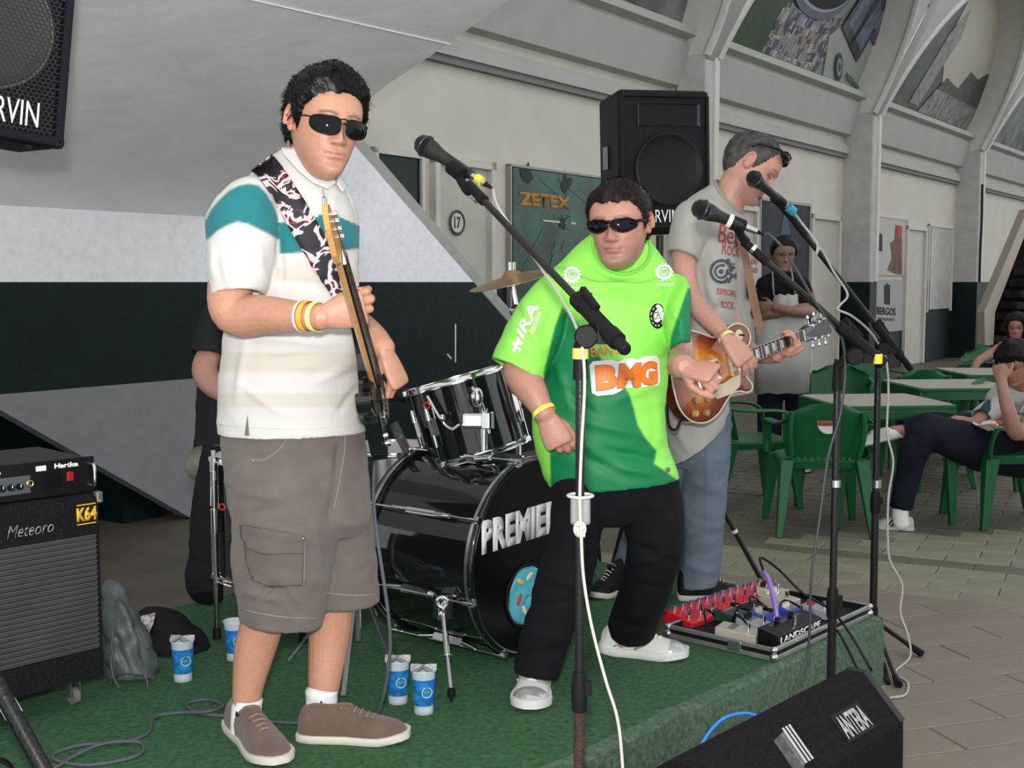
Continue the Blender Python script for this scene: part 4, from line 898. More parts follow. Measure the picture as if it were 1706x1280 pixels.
for xx, yy_, Yq in ((396, 1192, 3.04), (537, 1175, 3.09)):
    mb = MB(); q = at(xx, yy_, Yq); mb.ell(q, (.007, .003, .004)); mb.ell(q + V((-.003, 0, .006)), (.003, .002, .005)); mb.build('sock_emblem', mat('emblem_dark', (.02, .02, .02)), p1)
band(p1, at(512, 527.5, 2.793), at(520, 528, 2.785) - at(500, 527, 2.80), .0355, .013, 'wristband', mat('band_orange', (.85, .42, .03), .5))
band(p1, at(528, 528, 2.777), at(530, 528, 2.775) - at(515, 527, 2.79), .0335, .014, 'wristband', mat('band_white_yellow', (.85, .88, .25), .4))
band(p1, at(504, 527, 2.800), at(520, 528, 2.785) - at(500, 527, 2.80), .0365, .006, 'wristband', mat('band_pale', (.85, .7, .6), .5))
# ============================================================ PERSON 2: man in the green jersey
p2 = thing('person', 'man in a lime and dark green football jersey and black trousers, wraparound sunglasses on', 'person', (on(1000, 1130, .25).x, 3.6, .253))
M2 = frame(at(1033, 375, 3.47), (-.36, -.92, -.05), (-.04, 0, 1)) @ Matrix.Scale(1.05, 4)
O2 = {'wide': 1.02, 'jaw': 1.12, 'nose': 1.05}
tor2 = [(988, 408, 1084, 416, 3.53, .068, -.022), (973, 417, 1090, 424, 3.55, .086, -.024), (944, 434, 1110, 440, 3.57, .106, -.024), (918, 455, 1126, 462, 3.58, .120, -.018), (902, 490, 1130, 500, 3.60, .132, -.008), (900, 540, 1124, 545, 3.60, .14), (900, 600, 1116, 605, 3.60, .15), (893, 645, 1111, 648, 3.60, .155), (886, 690, 1107, 692, 3.60, .155), (890, 740, 1112, 736, 3.60, .155), (903, 785, 1124, 772, 3.60, .155), (915, 813, 1131, 797, 3.60, .15)]
sla = [(950, 445, 985, 520, 3.56, .06), (920, 450, 940, 535, 3.55, .08), (885, 480, 930, 570, 3.53, .085), (850, 530, 921, 598, 3.50, .085), (833, 565, 914, 618, 3.49, .083), (818, 596, 905, 641, 3.48, .08)]
slb = [(1092, 478, 1108, 515, 3.60, .05), (1100, 466, 1122, 498, 3.59, .062), (1105, 482, 1136, 508, 3.56, .068), (1108, 505, 1145, 522, 3.53, .08), (1106, 535, 1149, 542, 3.50, .075), (1112, 560, 1151, 562, 3.48, .068), (1114, 590, 1152, 577, 3.46, .062)]
b2 = [sil(tor2[3:], inset=.024, n=40), head_mb(M2, O2),
      limb([(1038, 385, 3.54, .060), (1038, 410, 3.55, .064), (1036, 438, 3.59, .066), (1034, 462, 3.64, .07)]),
      limb([(955, 490, 3.60, .055), (900, 560, 3.54, .052), (870, 608, 3.48, .054), (873, 630, 3.46, .052), (888, 655, 3.43, .044), (901, 678, 3.41, .034), (910, 694, 3.40, .031)]),
      limb([(1100, 490, 3.62, .05), (1128, 545, 3.52, .036), (1136, 592, 3.44, .036), (1135, 607, 3.36, .040), (1134, 610, 3.28, .038), (1139, 611, 3.21, .032)]),
      hand(at(909, 692, 3.40), (.42, -.12, -.9), (-.15, -1, .1), s=-1, size=.98, curl=((28, 34, 25), (32, 38, 28), (36, 42, 30), (42, 44, 30)), thumb=((.55, .8, -.35), (.1, .9, -.45), (-.05, .9, -.4)), spread=2),
      hand(at(1137, 612, 3.22), (.78, -.55, -.12), (-.05, -.62, .78), s=1, size=.98, curl=((52, 70, 45), (56, 75, 50), (60, 78, 50), (62, 78, 50)), thumb=((.8, .8, -.5), (.1, 1, -.5), (-.4, .9, -.5)), spread=1.5),
      limb([(966, 790, 3.62, .07), (960, 860, 3.56, .065), (945, 940, 3.50, .06), (925, 1010, 3.46, .055), (897, 1100, 3.42, .045), (890, 1150, 3.46, .038)]), limb([(1070, 790, 3.62, .07), (1085, 860, 3.6, .07), (1090, 910, 3.59, .065), (1076, 970, 3.64, .055), (1055, 1040, 3.75, .042), (1030, 1080, 3.8, .036)])]
body_obj(p2, b2, M2, skin_m, .0036, base=(.47, .235, .175), lips=(.38, .14, .12), stub=.38, browk=.7, blush=.25)
HL2 = [(0, .182), (12, .175), (25, .184), (40, .182), (56, .163), (66, .150), (76, .118), (84, .098), (90, .135), (99, .142), (108, .120), (120, .07), (150, .05), (180, .045)]
hair_obj(M2, p2, mat('hair_brown', (.022, .012, .009), .55, spec=.4, var=.3, vscale=30), O2, thick=.010, line=HL2, seed=5, top=1.35, slen=.017)
sunglasses(M2, p2, wrap=1.2, hgt=.0165, half=.034, dy=.001, dz=.002, tint=(.006, .006, .008), thin=False, refl=.08)
DK = [(937, 511), (962, 538), (990, 580), (1012, 612), (1030, 634), (1048, 655), (1057, 685), (1062, 707), (1075, 730), (1094, 751), (1090, 773), (1110, 786), (1136, 806), (1136, 830), (918, 830), (917, 790), (916, 750), (906, 700), (905, 660), (906, 620), (914, 587), (924, 545)]
DK2 = [(1146, 480), (1138, 500), (1128, 530), (1118, 560), (1112, 600), (1165, 600), (1165, 480)]
def paint2(me):
    co = co_np(me); px = proj_np(co); nm = no_np(me); lime = np.array((.28, .78, .10)); dk = np.array((.004, .185, .060)); c = np.tile(lime, (len(co), 1))
    slvm = (px[:, 0] < 925 - np.clip(px[:, 1] - 520, 0, 60) * .35) & (px[:, 1] < 645)
    m = in_poly(px, DK) * ((nm[:, 1] < .35) & ~slvm); c = c * (1 - m[:, None]) + dk * m[:, None]
    m = in_poly(px, DK2); c = c * (1 - m[:, None]) + dk * m[:, None]
    m = ((nm[:, 1] >= .35) & (co[:, 2] < 1.3)).astype(float)[:, None]; c = c * (1 - m) + dk * m
    set_col(me, c)
jer_m = mat('jersey_polyester', (.2, .6, .1), .55, attr='Col', bump=.08, bscale=500, spec=.35)
cr2 = [(930, 640, 1000, 700, -.004, 8), (915, 690, 1000, 760, .005, 9), (930, 740, 1050, 800, -.004, 9), (960, 700, 1090, 730, .004, 9), (1000, 750, 1110, 770, -.005, 8), (1095, 660, 1100, 740, .004, 8), (1060, 480, 1110, 560, .005, 9), (935, 480, 960, 520, -.005, 8), (1005, 470, 1060, 480, .004, 8), (870, 500, 900, 590, .005, 8), (850, 560, 880, 610, -.004, 7), (905, 560, 925, 500, -.006, 7), (1120, 520, 1140, 540, .004, 6), (1115, 555, 1145, 565, -.004, 5), (1020, 670, 1095, 640, .003, 9), (1030, 780, 1090, 790, .004, 7), (925, 600, 950, 680, .004, 8)]
jersey, bv2 = cloth(p2, 'jersey', [sil(tor2, hem=(0, 1), n=56), sil(sla, hem=(0, 1), n=36), sil(slb, hem=(0, 1), n=30)], jer_m, .0048, [(.0024, 5, 3, 18, 1.6, .55, 1.4), (.0015, 22, 3, 5, 1.2, .5, 1.1)], cr2, .001, si=7, paint=paint2)
# collar band
rc = sil(tor2, k=4, n=56).v; ring0 = [V(p) for p in rc[:56]]; mb = MB(); mb.tube([p + V((0, -.001, .001)) for p in ring0], .0055, n=8, closed=True); mb.build('collar', mat('jersey_lime', (.20, .62, .07), .6), p2, smooth_=180)
# prints on the jersey
wp = mat('print_white', (.80, .84, .80), .5); orp = mat('print_orange', (.86, .20, .012), .5); outl = mat('print_outline_red', (.55, .09, .03), .5)
def dtext(txt, quad, m, name='lettering', off=.0032, bold=.03, cut=.06, parent=None, bv=None, res=3, **k): return decal(text_bm(txt, bold=bold, res=res, cut=cut, **k), quad, bv or bv2, name, m, parent or jersey, off)
def rq(x0, y0, x1, y1, sl=0): return [(x0, y1), (x1, y1 + sl), (x1, y0 + sl), (x0, y0)]
def rrect(n=6, r=.18): return [(.5 + (.5 - r) * sx + r * cos(a), .5 + (.5 - r) * sy + r * sin(a)) for sx, sy, a0 in ((1, 1, 0), (-1, 1, 90), (-1, -1, 180), (1, -1, 270)) for a in [R(a0 + 90 * i / n) for i in range(n + 1)]]
BQ = [(984, 661), (1099, 649), (1097, 592), (982, 603)]
import itertools
for nm_, m_, g, off in (('outline_white', wp, 1.0, .0030), ):
    # the white surround follows the three letters
    pts = [(.02, .10), (.10, .0), (.33, .0), (.42, .06), (.5, .16), (.6, .12), (.66, .13), (.72, .10), (.80, .12), (.97, .13), (1.0, .25), (1.0, .9), (.96, 1.0), (.76, 1.0), (.70, .93), (.6, 1.0), (.5, 1.0), (.42, .93), (.33, 1.0), (.05, 1.0), (.0, .9)]
    decal(poly_bm(pts, .05), BQ, bv2, nm_, m_, jersey, off)
decal(text_bm('B', bold=.075, cut=.1), [(993, 652), (1030, 648), (1028, 606), (991, 609)], bv2, 'letter_outline', outl, jersey, .0042); decal(text_bm('B', bold=.05, cut=.1), [(994, 650.5), (1029, 647), (1027, 607.5), (992.5, 610.5)], bv2, 'letter', orp, jersey, .0052)
decal(text_bm('M', bold=.075, cut=.1), [(1027, 648), (1067, 646), (1068, 604), (1031, 606)], bv2, 'letter_outline', outl, jersey, .0042); decal(text_bm('M', bold=.05, cut=.1), [(1028.5, 646.5), (1066, 644.5), (1067, 605.5), (1032, 607.5)], bv2, 'letter', orp, jersey, .0052)
decal(text_bm('G', bold=.075, cut=.1), [(1064, 645), (1094, 642), (1094, 601), (1065, 603)], bv2, 'letter_outline', outl, jersey, .0042); decal(text_bm('G', bold=.05, cut=.1), [(1065.5, 643.5), (1093, 640.5), (1093, 602.5), (1066, 604.5)], bv2, 'letter', orp, jersey, .0052)
dtext('BANCO', [(986, 596), (1050, 588), (1049, 571), (985, 578)], orp, bold=.0)
# sleeve print, chest badges, crest, star
dtext('IRA', [(872, 566), (899, 512), (884, 500), (861, 552)], wp, bold=.03, off=.004); 
for k_ in range(7): u0, u1 = k_ / 7 + .02, (k_ + .7) / 7; decal(poly_bm([(0, 0), (1, 0), (1, 1), (0, 1)], .6), [(lerp(888, 902, u0), lerp(557, 522, u0)), (lerp(888, 902, u1), lerp(557, 522, u1)), (lerp(883, 897, u1), lerp(552, 518, u1)), (lerp(883, 897, u0), lerp(552, 518, u0))], bv2, 'small_print', wp, jersey, .004)
for i, (cx, cy) in enumerate(((857, 573), (864, 566), (861, 578), (868, 572), (863, 572), (857, 583), (866, 582))):
    decal(poly_bm([(.5, 0), (1, .5), (.5, 1), (0, .5)], .3), rq(cx - 4, cy - 5, cx + 4, cy + 5), bv2, 'sleeve_emblem', wp, jersey, .004)
for cx, cy in ((953, 459), (1105, 454)):
    q = rq(cx - 15, cy - 14, cx + 15, cy + 14); decal(ring_bm(.30, .44, 30), q, bv2, 'badge_ring', wp, jersey, .0038)
    decal(ring_bm(.19, .25, 24), q, bv2, 'badge_ring', wp, jersey, .0038); dtext('G', rq(cx - 4, cy - 5, cx + 4, cy + 5), wp, bold=.0, cut=.5)
    for k_ in range(14): a = 2*pi*k_/14; x, y = cx + 14 * cos(a), cy + 13 * sin(a); decal(poly_bm([(0, 0), (1, 0), (1, 1), (0, 1)], .6), rq(x - 1.6, y - 1.6, x + 1.6, y + 1.6), bv2, 'badge_tooth', wp, jersey, .0038)
    x0_ = cx - 9 if cx < 1000 else cx - 12
    for k_ in range(6): decal(poly_bm([(0, 0), (1, 0), (1, 1), (0, 1)], .6), rq(x0_ + k_ * 5, cy + 19, x0_ + k_ * 5 + 3.5, cy + 22), bv2, 'small_print', wp, jersey, .0038)
cq = rq(1081, 505, 1107, 548); blk2 = mat('print_black_cloth', (.015, .018, .018), .5)
decal(ring_bm(0, .5, 36), cq, bv2, 'crest', wp, jersey, .0036); decal(ring_bm(.40, .49, 36), cq, bv2, 'crest_ring', blk2, jersey, .0046); decal(ring_bm(.24, .345, 30), cq, bv2, 'crest_ring', blk2, jersey, .0046)
for k_ in range(12): a = 2*pi*k_/12; x, y = 1094 + 9.6 * cos(a), 526.5 + 16 * sin(a); decal(poly_bm([(0, 0), (1, 0), (1, 1), (0, 1)], .6), rq(x - 1.3, y - 2, x + 1.3, y + 2), bv2, 'crest_mark', blk2, jersey, .0046)
dtext('CFC', rq(1088, 520, 1100, 532), blk2, name='crest_letters', off=.0056, bold=.0, cut=.3)
decal(poly_bm([(.5 + (.5 if i % 2 == 0 else .2) * sin(i * pi / 5), .5 + (.5 if i % 2 == 0 else .2) * cos(i * pi / 5)) for i in range(10)], .3), rq(1090, 487, 1098, 497), bv2, 'star', mat('print_yellow', (.75, .6, .05)), jersey, .004)
decal(ring_bm(0, .5, 14), rq(1108, 779, 1115, 788), bv2, 'hem_badge', mat('badge_grey', (.10, .12, .12), .4), jersey, .004)
mb = MB(); q = hit(1139, 552, bv2, .002)
# trousers
tm_ = mat('black_denim', (.0085, .0085, .013), .9, bump=.3, bscale=350, var=.2, vscale=20, spec=.25)
pe2 = [(918, 790, 1126, 785, 3.6, .12), (917, 810, 1130, 800, 3.6, .125), (918, 835, 1133, 830, 3.61, .125), (925, 855, 1120, 850, 3.62, .11)]
la = [(917, 805, 1012, 808, 3.58, .12), (918, 860, 1006, 862, 3.55, .11), (912, 908, 999, 908, 3.52, .10), (895, 955, 990, 958, 3.49, .098), (882, 1009, 974, 1008, 3.46, .095), (868, 1055, 959, 1048, 3.44, .09), (859, 1095, 941, 1098, 3.42, .088), (856, 1119, 929, 1133, 3.41, .088)]
lb = [(1000, 805, 1131, 800, 3.62, .12), (1031, 853, 1138, 850, 3.60, .115), (1043, 900, 1139, 895, 3.58, .11), (1043, 935, 1131, 938, 3.60, .10), (1036, 975, 1117, 978, 3.64, .095), (1024, 1010, 1104, 1012, 3.70, .075), (1014, 1040, 1095, 1042, 3.75, .068), (1016, 1058, 1091, 1056, 3.77, .062)]
cr3 = [(925, 940, 985, 925, -.005, 8), (905, 960, 985, 985, .005, 8), (890, 1010, 965, 1000, -.004, 7), (870, 1050, 950, 1070, .005, 8), (865, 1090, 935, 1085, -.005, 7), (1045, 905, 1130, 940, -.006, 8), (1040, 940, 1120, 925, .006, 8), (1040, 970, 1110, 985, -.004, 8), (1025, 1020, 1095, 1030, .005, 7), (1020, 1050, 1085, 1045, -.004, 6), (960, 820, 975, 900, .004, 8), (1050, 830, 1110, 850, .004, 9)]
cloth(p2, 'trousers', [sil(pe2, n=44), sil(la, hem=(0, 1), n=40), sil(lb, hem=(0, 1), n=40)], tm_, .0055, [(.003, 5, 4, 24, 1.8, .3, .95)], cr3, .0015)
wsh = mat('trainer_white', (.62, .61, .58), .5, var=.05); slv_ = mat('trainer_silver', (.50, .50, .50), .3, metal=.6); wso = mat('trainer_sole', (.66, .66, .64), .55); wl_ = mat('lace_white', (.75, .74, .72), .8)
shoe(p2, on(893, 1133, .25), on(882, 1191, .25), wsh, wso, wl_, slv_, w=.060, h=.078, chunky=1., sole_h=.028)
shoe(p2, on(1002, 1088, .25), on(1145, 1101, .25), wsh, wso, wl_, slv_, w=.056, h=.078, chunky=1., sole_h=.028)
band(p2, at(906, 686, 3.405), at(910, 694, 3.40) - at(897, 672, 3.42), .0335, .012, 'wristband', mat('band_yellow', (.90, .85, .10), .5))
# sock tops inside the trouser hems
for pts in ([(891, 1110, 3.42, .038), (889, 1140, 3.44, .040)], [(1030, 1050, 3.78, .038), (1018, 1076, 3.8, .040)]): limb(pts + [(pts[-1][0], pts[-1][1] + 6, pts[-1][2], .04)]).build('sock', sock_m, p2, smooth_=180)
# ============================================================ PERSON 3: guitarist in profile
p3 = thing('person', 'tall man in pale grey t-shirt and blue jeans playing a sunburst guitar', 'person', (on(1160, 1000, .25).x, 4.5, .253))
M3 = frame(at(1250, 276, 4.42), (.82, -.20, -.54), (.5, 0, .86)) @ Matrix.Scale(1.08, 4)
O3 = {'wide': .95, 'jaw': .95, 'nose': 1.1}
tor3 = [(1192, 302, 1237, 354, 4.43, .062), (1176, 312, 1240, 366, 4.44, .09), (1150, 328, 1241, 385, 4.45, .12), (1133, 352, 1238, 402, 4.45, .14), (1124, 395, 1234, 425, 4.45, .145), (1122, 440, 1229, 464, 4.45, .15), (1124, 500, 1224, 515, 4.45, .15), (1126, 560, 1222, 560, 4.45, .15), (1120, 620, 1218, 615, 4.45, .15), (1110, 680, 1214, 672, 4.45, .15), (1110, 735, 1208, 700, 4.45, .15), (1113, 775, 1200, 712, 4.45, .15)]
sl3 = [(1160, 330, 1190, 395, 4.38, .06), (1135, 338, 1176, 400, 4.35, .075), (1122, 362, 1173, 410, 4.33, .08), (1115, 392, 1168, 424, 4.32, .078), (1112, 418, 1163, 438, 4.31, .074)]
b3 = [sil(tor3, inset=.018, n=36), head_mb(M3, O3), limb([(1238, 290, 4.42, .062), (1226, 310, 4.43, .062), (1212, 335, 4.44, .064), (1196, 365, 4.46, .075)]),
      limb([(1155, 360, 4.36, .055), (1142, 410, 4.32, .047), (1140, 445, 4.30, .042), (1147, 482, 4.27, .037), (1162, 511, 4.22, .037), (1182, 533, 4.16, .034), (1202, 554, 4.10, .027), (1212, 566, 4.07, .026)]),
      limb([(1212, 400, 4.55, .05), (1205, 480, 4.60, .045), (1222, 560, 4.62, .042), (1252, 588, 4.52, .036), (1285, 594, 4.42, .028), (1300, 592, 4.36, .026)]),
      hand(at(1212, 565, 4.06), (.60, -.15, -.74), (.28, -.92, .2), s=-1, size=1.0, curl=((22, 26, 20), (24, 28, 20), (26, 30, 22), (30, 32, 24)), thumb=((.6, .8, -.35), (.2, .9, -.4), (.0, .9, -.4)), spread=4),
      hand(at(1298, 592, 4.36), (.75, -.15, .55), (.45, .25, -.85), s=-1, size=.9, curl=((62, 50, 40), (66, 50, 40), (70, 50, 42), (74, 50, 42)), thumb=((.9, .4, .2), (.6, .8, -.1), (.3, .9, -.2)), spread=5),
      limb([(1160, 700, 4.5, .07), (1170, 800, 4.5, .062), (1165, 900, 4.5, .05), (1160, 985, 4.5, .04)]), limb([(1140, 700, 4.55, .07), (1110, 800, 4.6, .06), (1065, 900, 4.62, .05), (1034, 985, 4.64, .04)])]
body_obj(p3, b3, M3, skin_m, .0042, base=(.52, .27, .205), stub=.5, browk=.9, blush=.2)
HL3 = [(0, .196), (20, .198), (35, .196), (50, .186), (62, .166), (74, .125), (84, .10), (90, .135), (99, .142), (108, .120), (120, .08), (150, .06), (180, .055)]
hair_obj(M3, p3, mat('hair_grey_black', (.058, .052, .052), .7, var=.6, vscale=45), O3, thick=.0035, line=HL3, seed=9, top=1.0, slen=.006, rough_=.0012, strands=2600)
eyes(M3, p3, closed=True)
MS = M3 @ Matrix.Translation((0, -.004, .058)) @ Matrix.Rotation(R(14), 4, 'X')
sunglasses(MS, p3, wrap=1.0, hgt=.015, half=.032, dy=.002, thin=False, refl=.1, tint=(.008, .008, .01))
def paint3(me): pass
ts3 = mat('tshirt_grey', (.37, .365, .33), .9, bump=.15, bscale=450, sheen=.1)
tee, bv3 = cloth(p3, 'tshirt', [sil(tor3, hem=(0, 1), n=50), sil(sl3, hem=(0, 1), n=32)], ts3, .0058, [(.003, 10, 3, 9, 1.8, .7, 1.6)], [(1150, 350, 1170, 420, -.006, 8), (1180, 420, 1220, 470, .005, 9), (1170, 470, 1215, 540, .006, 9), (1180, 520, 1220, 500, -.005, 8), (1190, 380, 1225, 420, .004, 8), (1165, 440, 1180, 520, -.006, 7), (1120, 700, 1150, 760, .004, 7)], .0014)
rc = sil(tor3, k=4, n=50).v; mb = MB(); mb.tube([V(p) + V((0, 0, .001)) for p in rc[:50]], .006, n=8, closed=True); mb.build('collar', mat('collar_dark', (.30, .29, .26), .85), p3, smooth_=180)
rdp = mat('print_red', (.28, .035, .045), .6); nvp = mat('print_navy', (.04, .045, .07), .6)
dtext('Bea', [(1196, 403), (1232, 410), (1232, 379), (1196, 372)], rdp, bv=bv3, parent=tee, bold=.0, shear=.2); dtext('Rock', [(1202, 424), (1232, 429), (1232, 402), (1202, 400)], rdp, bv=bv3, parent=tee, bold=.0, shear=.2)
dtext('ESPECIAL', [(1194, 490), (1226, 494), (1226, 484), (1194, 480)], rdp, bv=bv3, parent=tee, bold=.01); dtext('ROCK', [(1201, 514), (1222, 516), (1222, 503), (1201, 501)], rdp, bv=bv3, parent=tee, bold=.01)
for r0, r1, a0, a1 in ((.36, .47, 0, 5.2), (.20, .28, 1, 6.6), (.02, .09, 0, 6.28)): decal(ring_bm(r0, r1, 26, a0=a0, a1=a1), rq(1181, 431, 1221, 474), bv3, 'print_spiral', nvp, tee, .004)
for i, (x, y) in enumerate(((1213, 436), (1219, 444), (1215, 453), (1221, 460), (1212, 467))): dtext('&SZM#'[i], rq(x - 5, y - 5, x + 5, y + 5), nvp, bv=bv3, parent=tee, name='print_scribble', cut=.5)
jm = mat('denim_light', (.125, .165, .205), .9, bump=.35, bscale=300, var=.28, vscale=6, spec=.2)
jn = [sil([(1112, 670, 1215, 665, 4.5, .13), (1110, 700, 1218, 695, 4.5, .135), (1105, 740, 1216, 740, 4.51, .13), (1105, 770, 1210, 770, 4.52, .11)], n=40),
      sil([(1128, 690, 1218, 688, 4.49, .115), (1134, 760, 1216, 758, 4.49, .11), (1135, 850, 1208, 852, 4.49, .10), (1131, 920, 1202, 925, 4.49, .095), (1128, 976, 1196, 973, 4.49, .092)], hem=(0, 1), n=36),
      sil([(1108, 700, 1180, 710, 4.55, .11), (1078, 790, 1150, 800, 4.58, .105), (1042, 880, 1108, 890, 4.61, .095), (1022, 940, 1080, 945, 4.63, .09), (1014, 984, 1066, 986, 4.64, .088)], hem=(0, 1), n=36)]
cloth(p3, 'jeans', jn, jm, .006, [(.003, 6, 4, 24, 2, .3, 1.0)], [(1140, 800, 1205, 820, .005, 8), (1140, 900, 1200, 890, -.005, 7), (1135, 940, 1195, 955, .005, 7), (1180, 700, 1176, 900, .003, 3)], .0016)
bl_ = mat('shoe_black', (.012, .011, .012), .6); bs_ = mat('shoe_sole_white', (.52, .51, .48), .6)
shoe(p3, on(1130, 1000, .25), on(1238, 998, .25), bl_, bs_, mat('lace_grey', (.45, .42, .38)), w=.052, h=.08, sole_h=.022, high=True)
shoe(p3, on(1042, 985, .25), on(1014, 994, .25) + V((-.12, -.1, 0)) * .6, bl_, bs_, MATS['lace_grey'], w=.05, h=.08, sole_h=.022, high=True)
band(p3, at(1211, 564, 4.068), at(1214, 568, 4.06) - at(1202, 552, 4.10), .0285, .013, 'wristband', mat('band_white_yellow2', (.85, .80, .30), .5))

# ============================================================ PERSON 4: drummer, seated, mostly hidden behind the bassist
p4 = thing('person', 'drummer in a charcoal t-shirt seated behind the man in the striped polo', 'person', (-1.08, 4.62, .253))
M4 = frame(at(425, 420, 4.6), (.9, -.3, -.1), (0, 0, 1)); Yd4 = 4.62
b4 = [sil([(395, 480, 455, 480, Yd4, .06), (350, 505, 500, 500, Yd4, .11), (335, 560, 500, 560, Yd4, .13), (332, 640, 500, 640, Yd4, .14), (330, 720, 500, 720, Yd4, .15), (340, 770, 500, 770, Yd4, .14)], inset=.01, n=32), head_mb(M4),
      limb([(425, 430, Yd4, .06), (425, 495, Yd4, .065)]), limb([(372, 525, 4.56, .045), (352, 580, 4.48, .044), (341, 618, 4.43, .048), (360, 645, 4.38, .045), (400, 660, 4.3, .036), (450, 660, 4.2, .03)]),
      limb([(470, 520, 4.7, .055), (500, 600, 4.6, .05), (540, 640, 4.4, .04), (560, 645, 4.3, .03)]), hand(at(450, 660, 4.2), (1, -.2, 0), (0, 0, 1), s=-1, curl=((50, 60, 40),) * 4), hand(at(560, 645, 4.3), (1, -.2, 0), (0, 0, 1), s=1, curl=((50, 60, 40),) * 4),
      limb([(400, 770, 4.6, .08), (470, 780, 4.4, .07), (520, 790, 4.25, .06), (515, 880, 4.28, .05), (505, 975, 4.3, .04)]), limb([(400, 770, 4.7, .08), (480, 775, 4.75, .07), (560, 790, 4.7, .06), (560, 870, 4.7, .05), (556, 950, 4.7, .04)])]
body_obj(p4, b4, M4, skin_m, .008, base=(.40, .215, .16))
hair_obj(M4, p4, MATS['hair_black'], seed=4, strands=200)
cloth(p4, 'tshirt', [sil([(398, 482, 452, 482, Yd4, .07), (350, 500, 500, 496, Yd4, .12), (334, 560, 505, 560, Yd4, .145), (330, 640, 505, 640, Yd4, .155), (325, 720, 505, 720, Yd4, .165), (322, 752, 505, 752, Yd4, .165)], hem=(1, 1), n=36), sil([(352, 500, 395, 520, 4.56, .07), (333, 535, 388, 548, 4.52, .085), (318, 590, 382, 598, 4.48, .085)], hem=(0, 1), n=28)], mat('tshirt_charcoal', (.028, .029, .036), .9, bump=.2, bscale=300, spec=.3), .0075, [(.004, 8, 3, 14, 1.8, .6, 1.5)])
cloth(p4, 'shorts', [sil([(322, 745, 500, 745, Yd4, .15), (324, 790, 500, 790, 4.6, .14)], n=32), sil([(330, 742, 345, 800, 4.55, .11), (380, 735, 380, 812, 4.5, .10), (470, 745, 470, 820, 4.4, .085), (510, 750, 505, 825, 4.3, .08)], hem=(0, 1), n=28), sil([(380, 745, 380, 800, 4.7, .10), (540, 755, 540, 820, 4.72, .08)], hem=(0, 1), n=28)], mat('shorts_khaki', (.16, .15, .125), .9, bump=.4, bscale=200, var=.3, vscale=20), .008)
for h_, t_ in (((500, 985), (520, 998)), ((552, 960), (590, 966))): shoe(p4, on(*h_, .25), on(*h_, .25) + V((.22, -.16, 0)), bl_, bs_, MATS['lace_grey'])

# ============================================================ PERSON 5: man with the white apron, arms crossed
Y5 = 9.3
p5 = thing('person', 'man in black t-shirt and long white apron standing with crossed arms', 'person', (at(1305, 600, Y5).x, Y5, 0))
M5 = frame(at(1305, 424, Y5 - .02), (-.05, -1, -.12), (0, 0, 1)) @ Matrix.Scale(1.14, 4)
t5 = [(1290, 452, 1322, 452, Y5, .06), (1272, 460, 1338, 460, Y5, .09), (1260, 470, 1349, 470, Y5, .12), (1256, 495, 1352, 495, Y5, .13), (1258, 530, 1350, 530, Y5, .12), (1258, 590, 1350, 590, Y5, .12), (1258, 640, 1350, 640, Y5, .12)]
Y6 = Y5 - .16
b5 = [sil(t5, inset=.02, n=32), head_mb(M5), limb([(1306, 435, Y5, .06), (1306, 460, Y5, .065)]),
      limb([(1266, 485, Y5, .055), (1262, 515, Y5 - .06, .05), (1264, 524, Y5 - .12, .05), (1295, 522, Y6 - .08, .04), (1325, 516, Y6 - .06, .032)]),
      limb([(1344, 485, Y5, .055), (1350, 510, Y5 - .06, .05), (1348, 520, Y5 - .12, .048), (1320, 519, Y6 - .12, .04), (1290, 512, Y6 - .1, .032)]),
      hand(at(1326, 515, Y6 - .05), (1, .3, .1), (0, -1, .2), s=1, curl=((20, 20, 20),) * 4), hand(at(1290, 511, Y6 - .09), (-1, .4, 0), (0, -1, 0), s=1, curl=((20, 20, 20),) * 4),
      limb([(1285, 640, Y5, .08), (1283, 700, Y5, .07), (1282, 770, Y5, .05)]), limb([(1325, 640, Y5, .08), (1327, 700, Y5, .07), (1328, 770, Y5, .05)])]
body_obj(p5, b5, M5, skin_m, .009, base=(.20, .105, .07), browk=1.)
hair_obj(M5, p5, MATS['hair_black'], seed=8, strands=500, thick=.014); eyes(M5, p5)
tee5, bv5 = cloth(p5, 'tshirt', [sil(t5, hem=(1, 1), n=36), sil([(1262, 470, 1290, 478, Y5, .06), (1256, 485, 1284, 492, Y5 - .01, .065), (1254, 512, 1279, 512, Y5 - .05, .065)], hem=(0, 1), n=24), sil([(1348, 470, 1326, 478, Y5, .06), (1354, 485, 1330, 492, Y5 - .01, .065), (1355, 508, 1334, 508, Y5 - .05, .065)], hem=(0, 1), n=24)], mat('tshirt_black', (.008, .008, .010), .9, spec=.3), .009, [(.004, 8, 3, 14, 1.8, .6, 1.5)])
cloth(p5, 'jeans', [sil([(1262, 630, 1350, 630, Y5, .14), (1262, 660, 1350, 660, Y5, .14)], n=28), sil([(1262, 640, 1305, 645, Y5, .13), (1262, 700, 1302, 700, Y5, .12), (1264, 775, 1300, 775, Y5, .10)], hem=(0, 1), n=24), sil([(1307, 645, 1350, 640, Y5, .13), (1310, 700, 1349, 700, Y5, .12), (1312, 775, 1347, 775, Y5, .10)], hem=(0, 1), n=24)], mat('denim_dark', (.012, .017, .035), .9, var=.25, vscale=8), .01)
ap = mat('apron_white', (.36, .35, .32), .9, bump=.2, bscale=100, var=.05)
A5 = []; mb = MB(); nA_ = 14
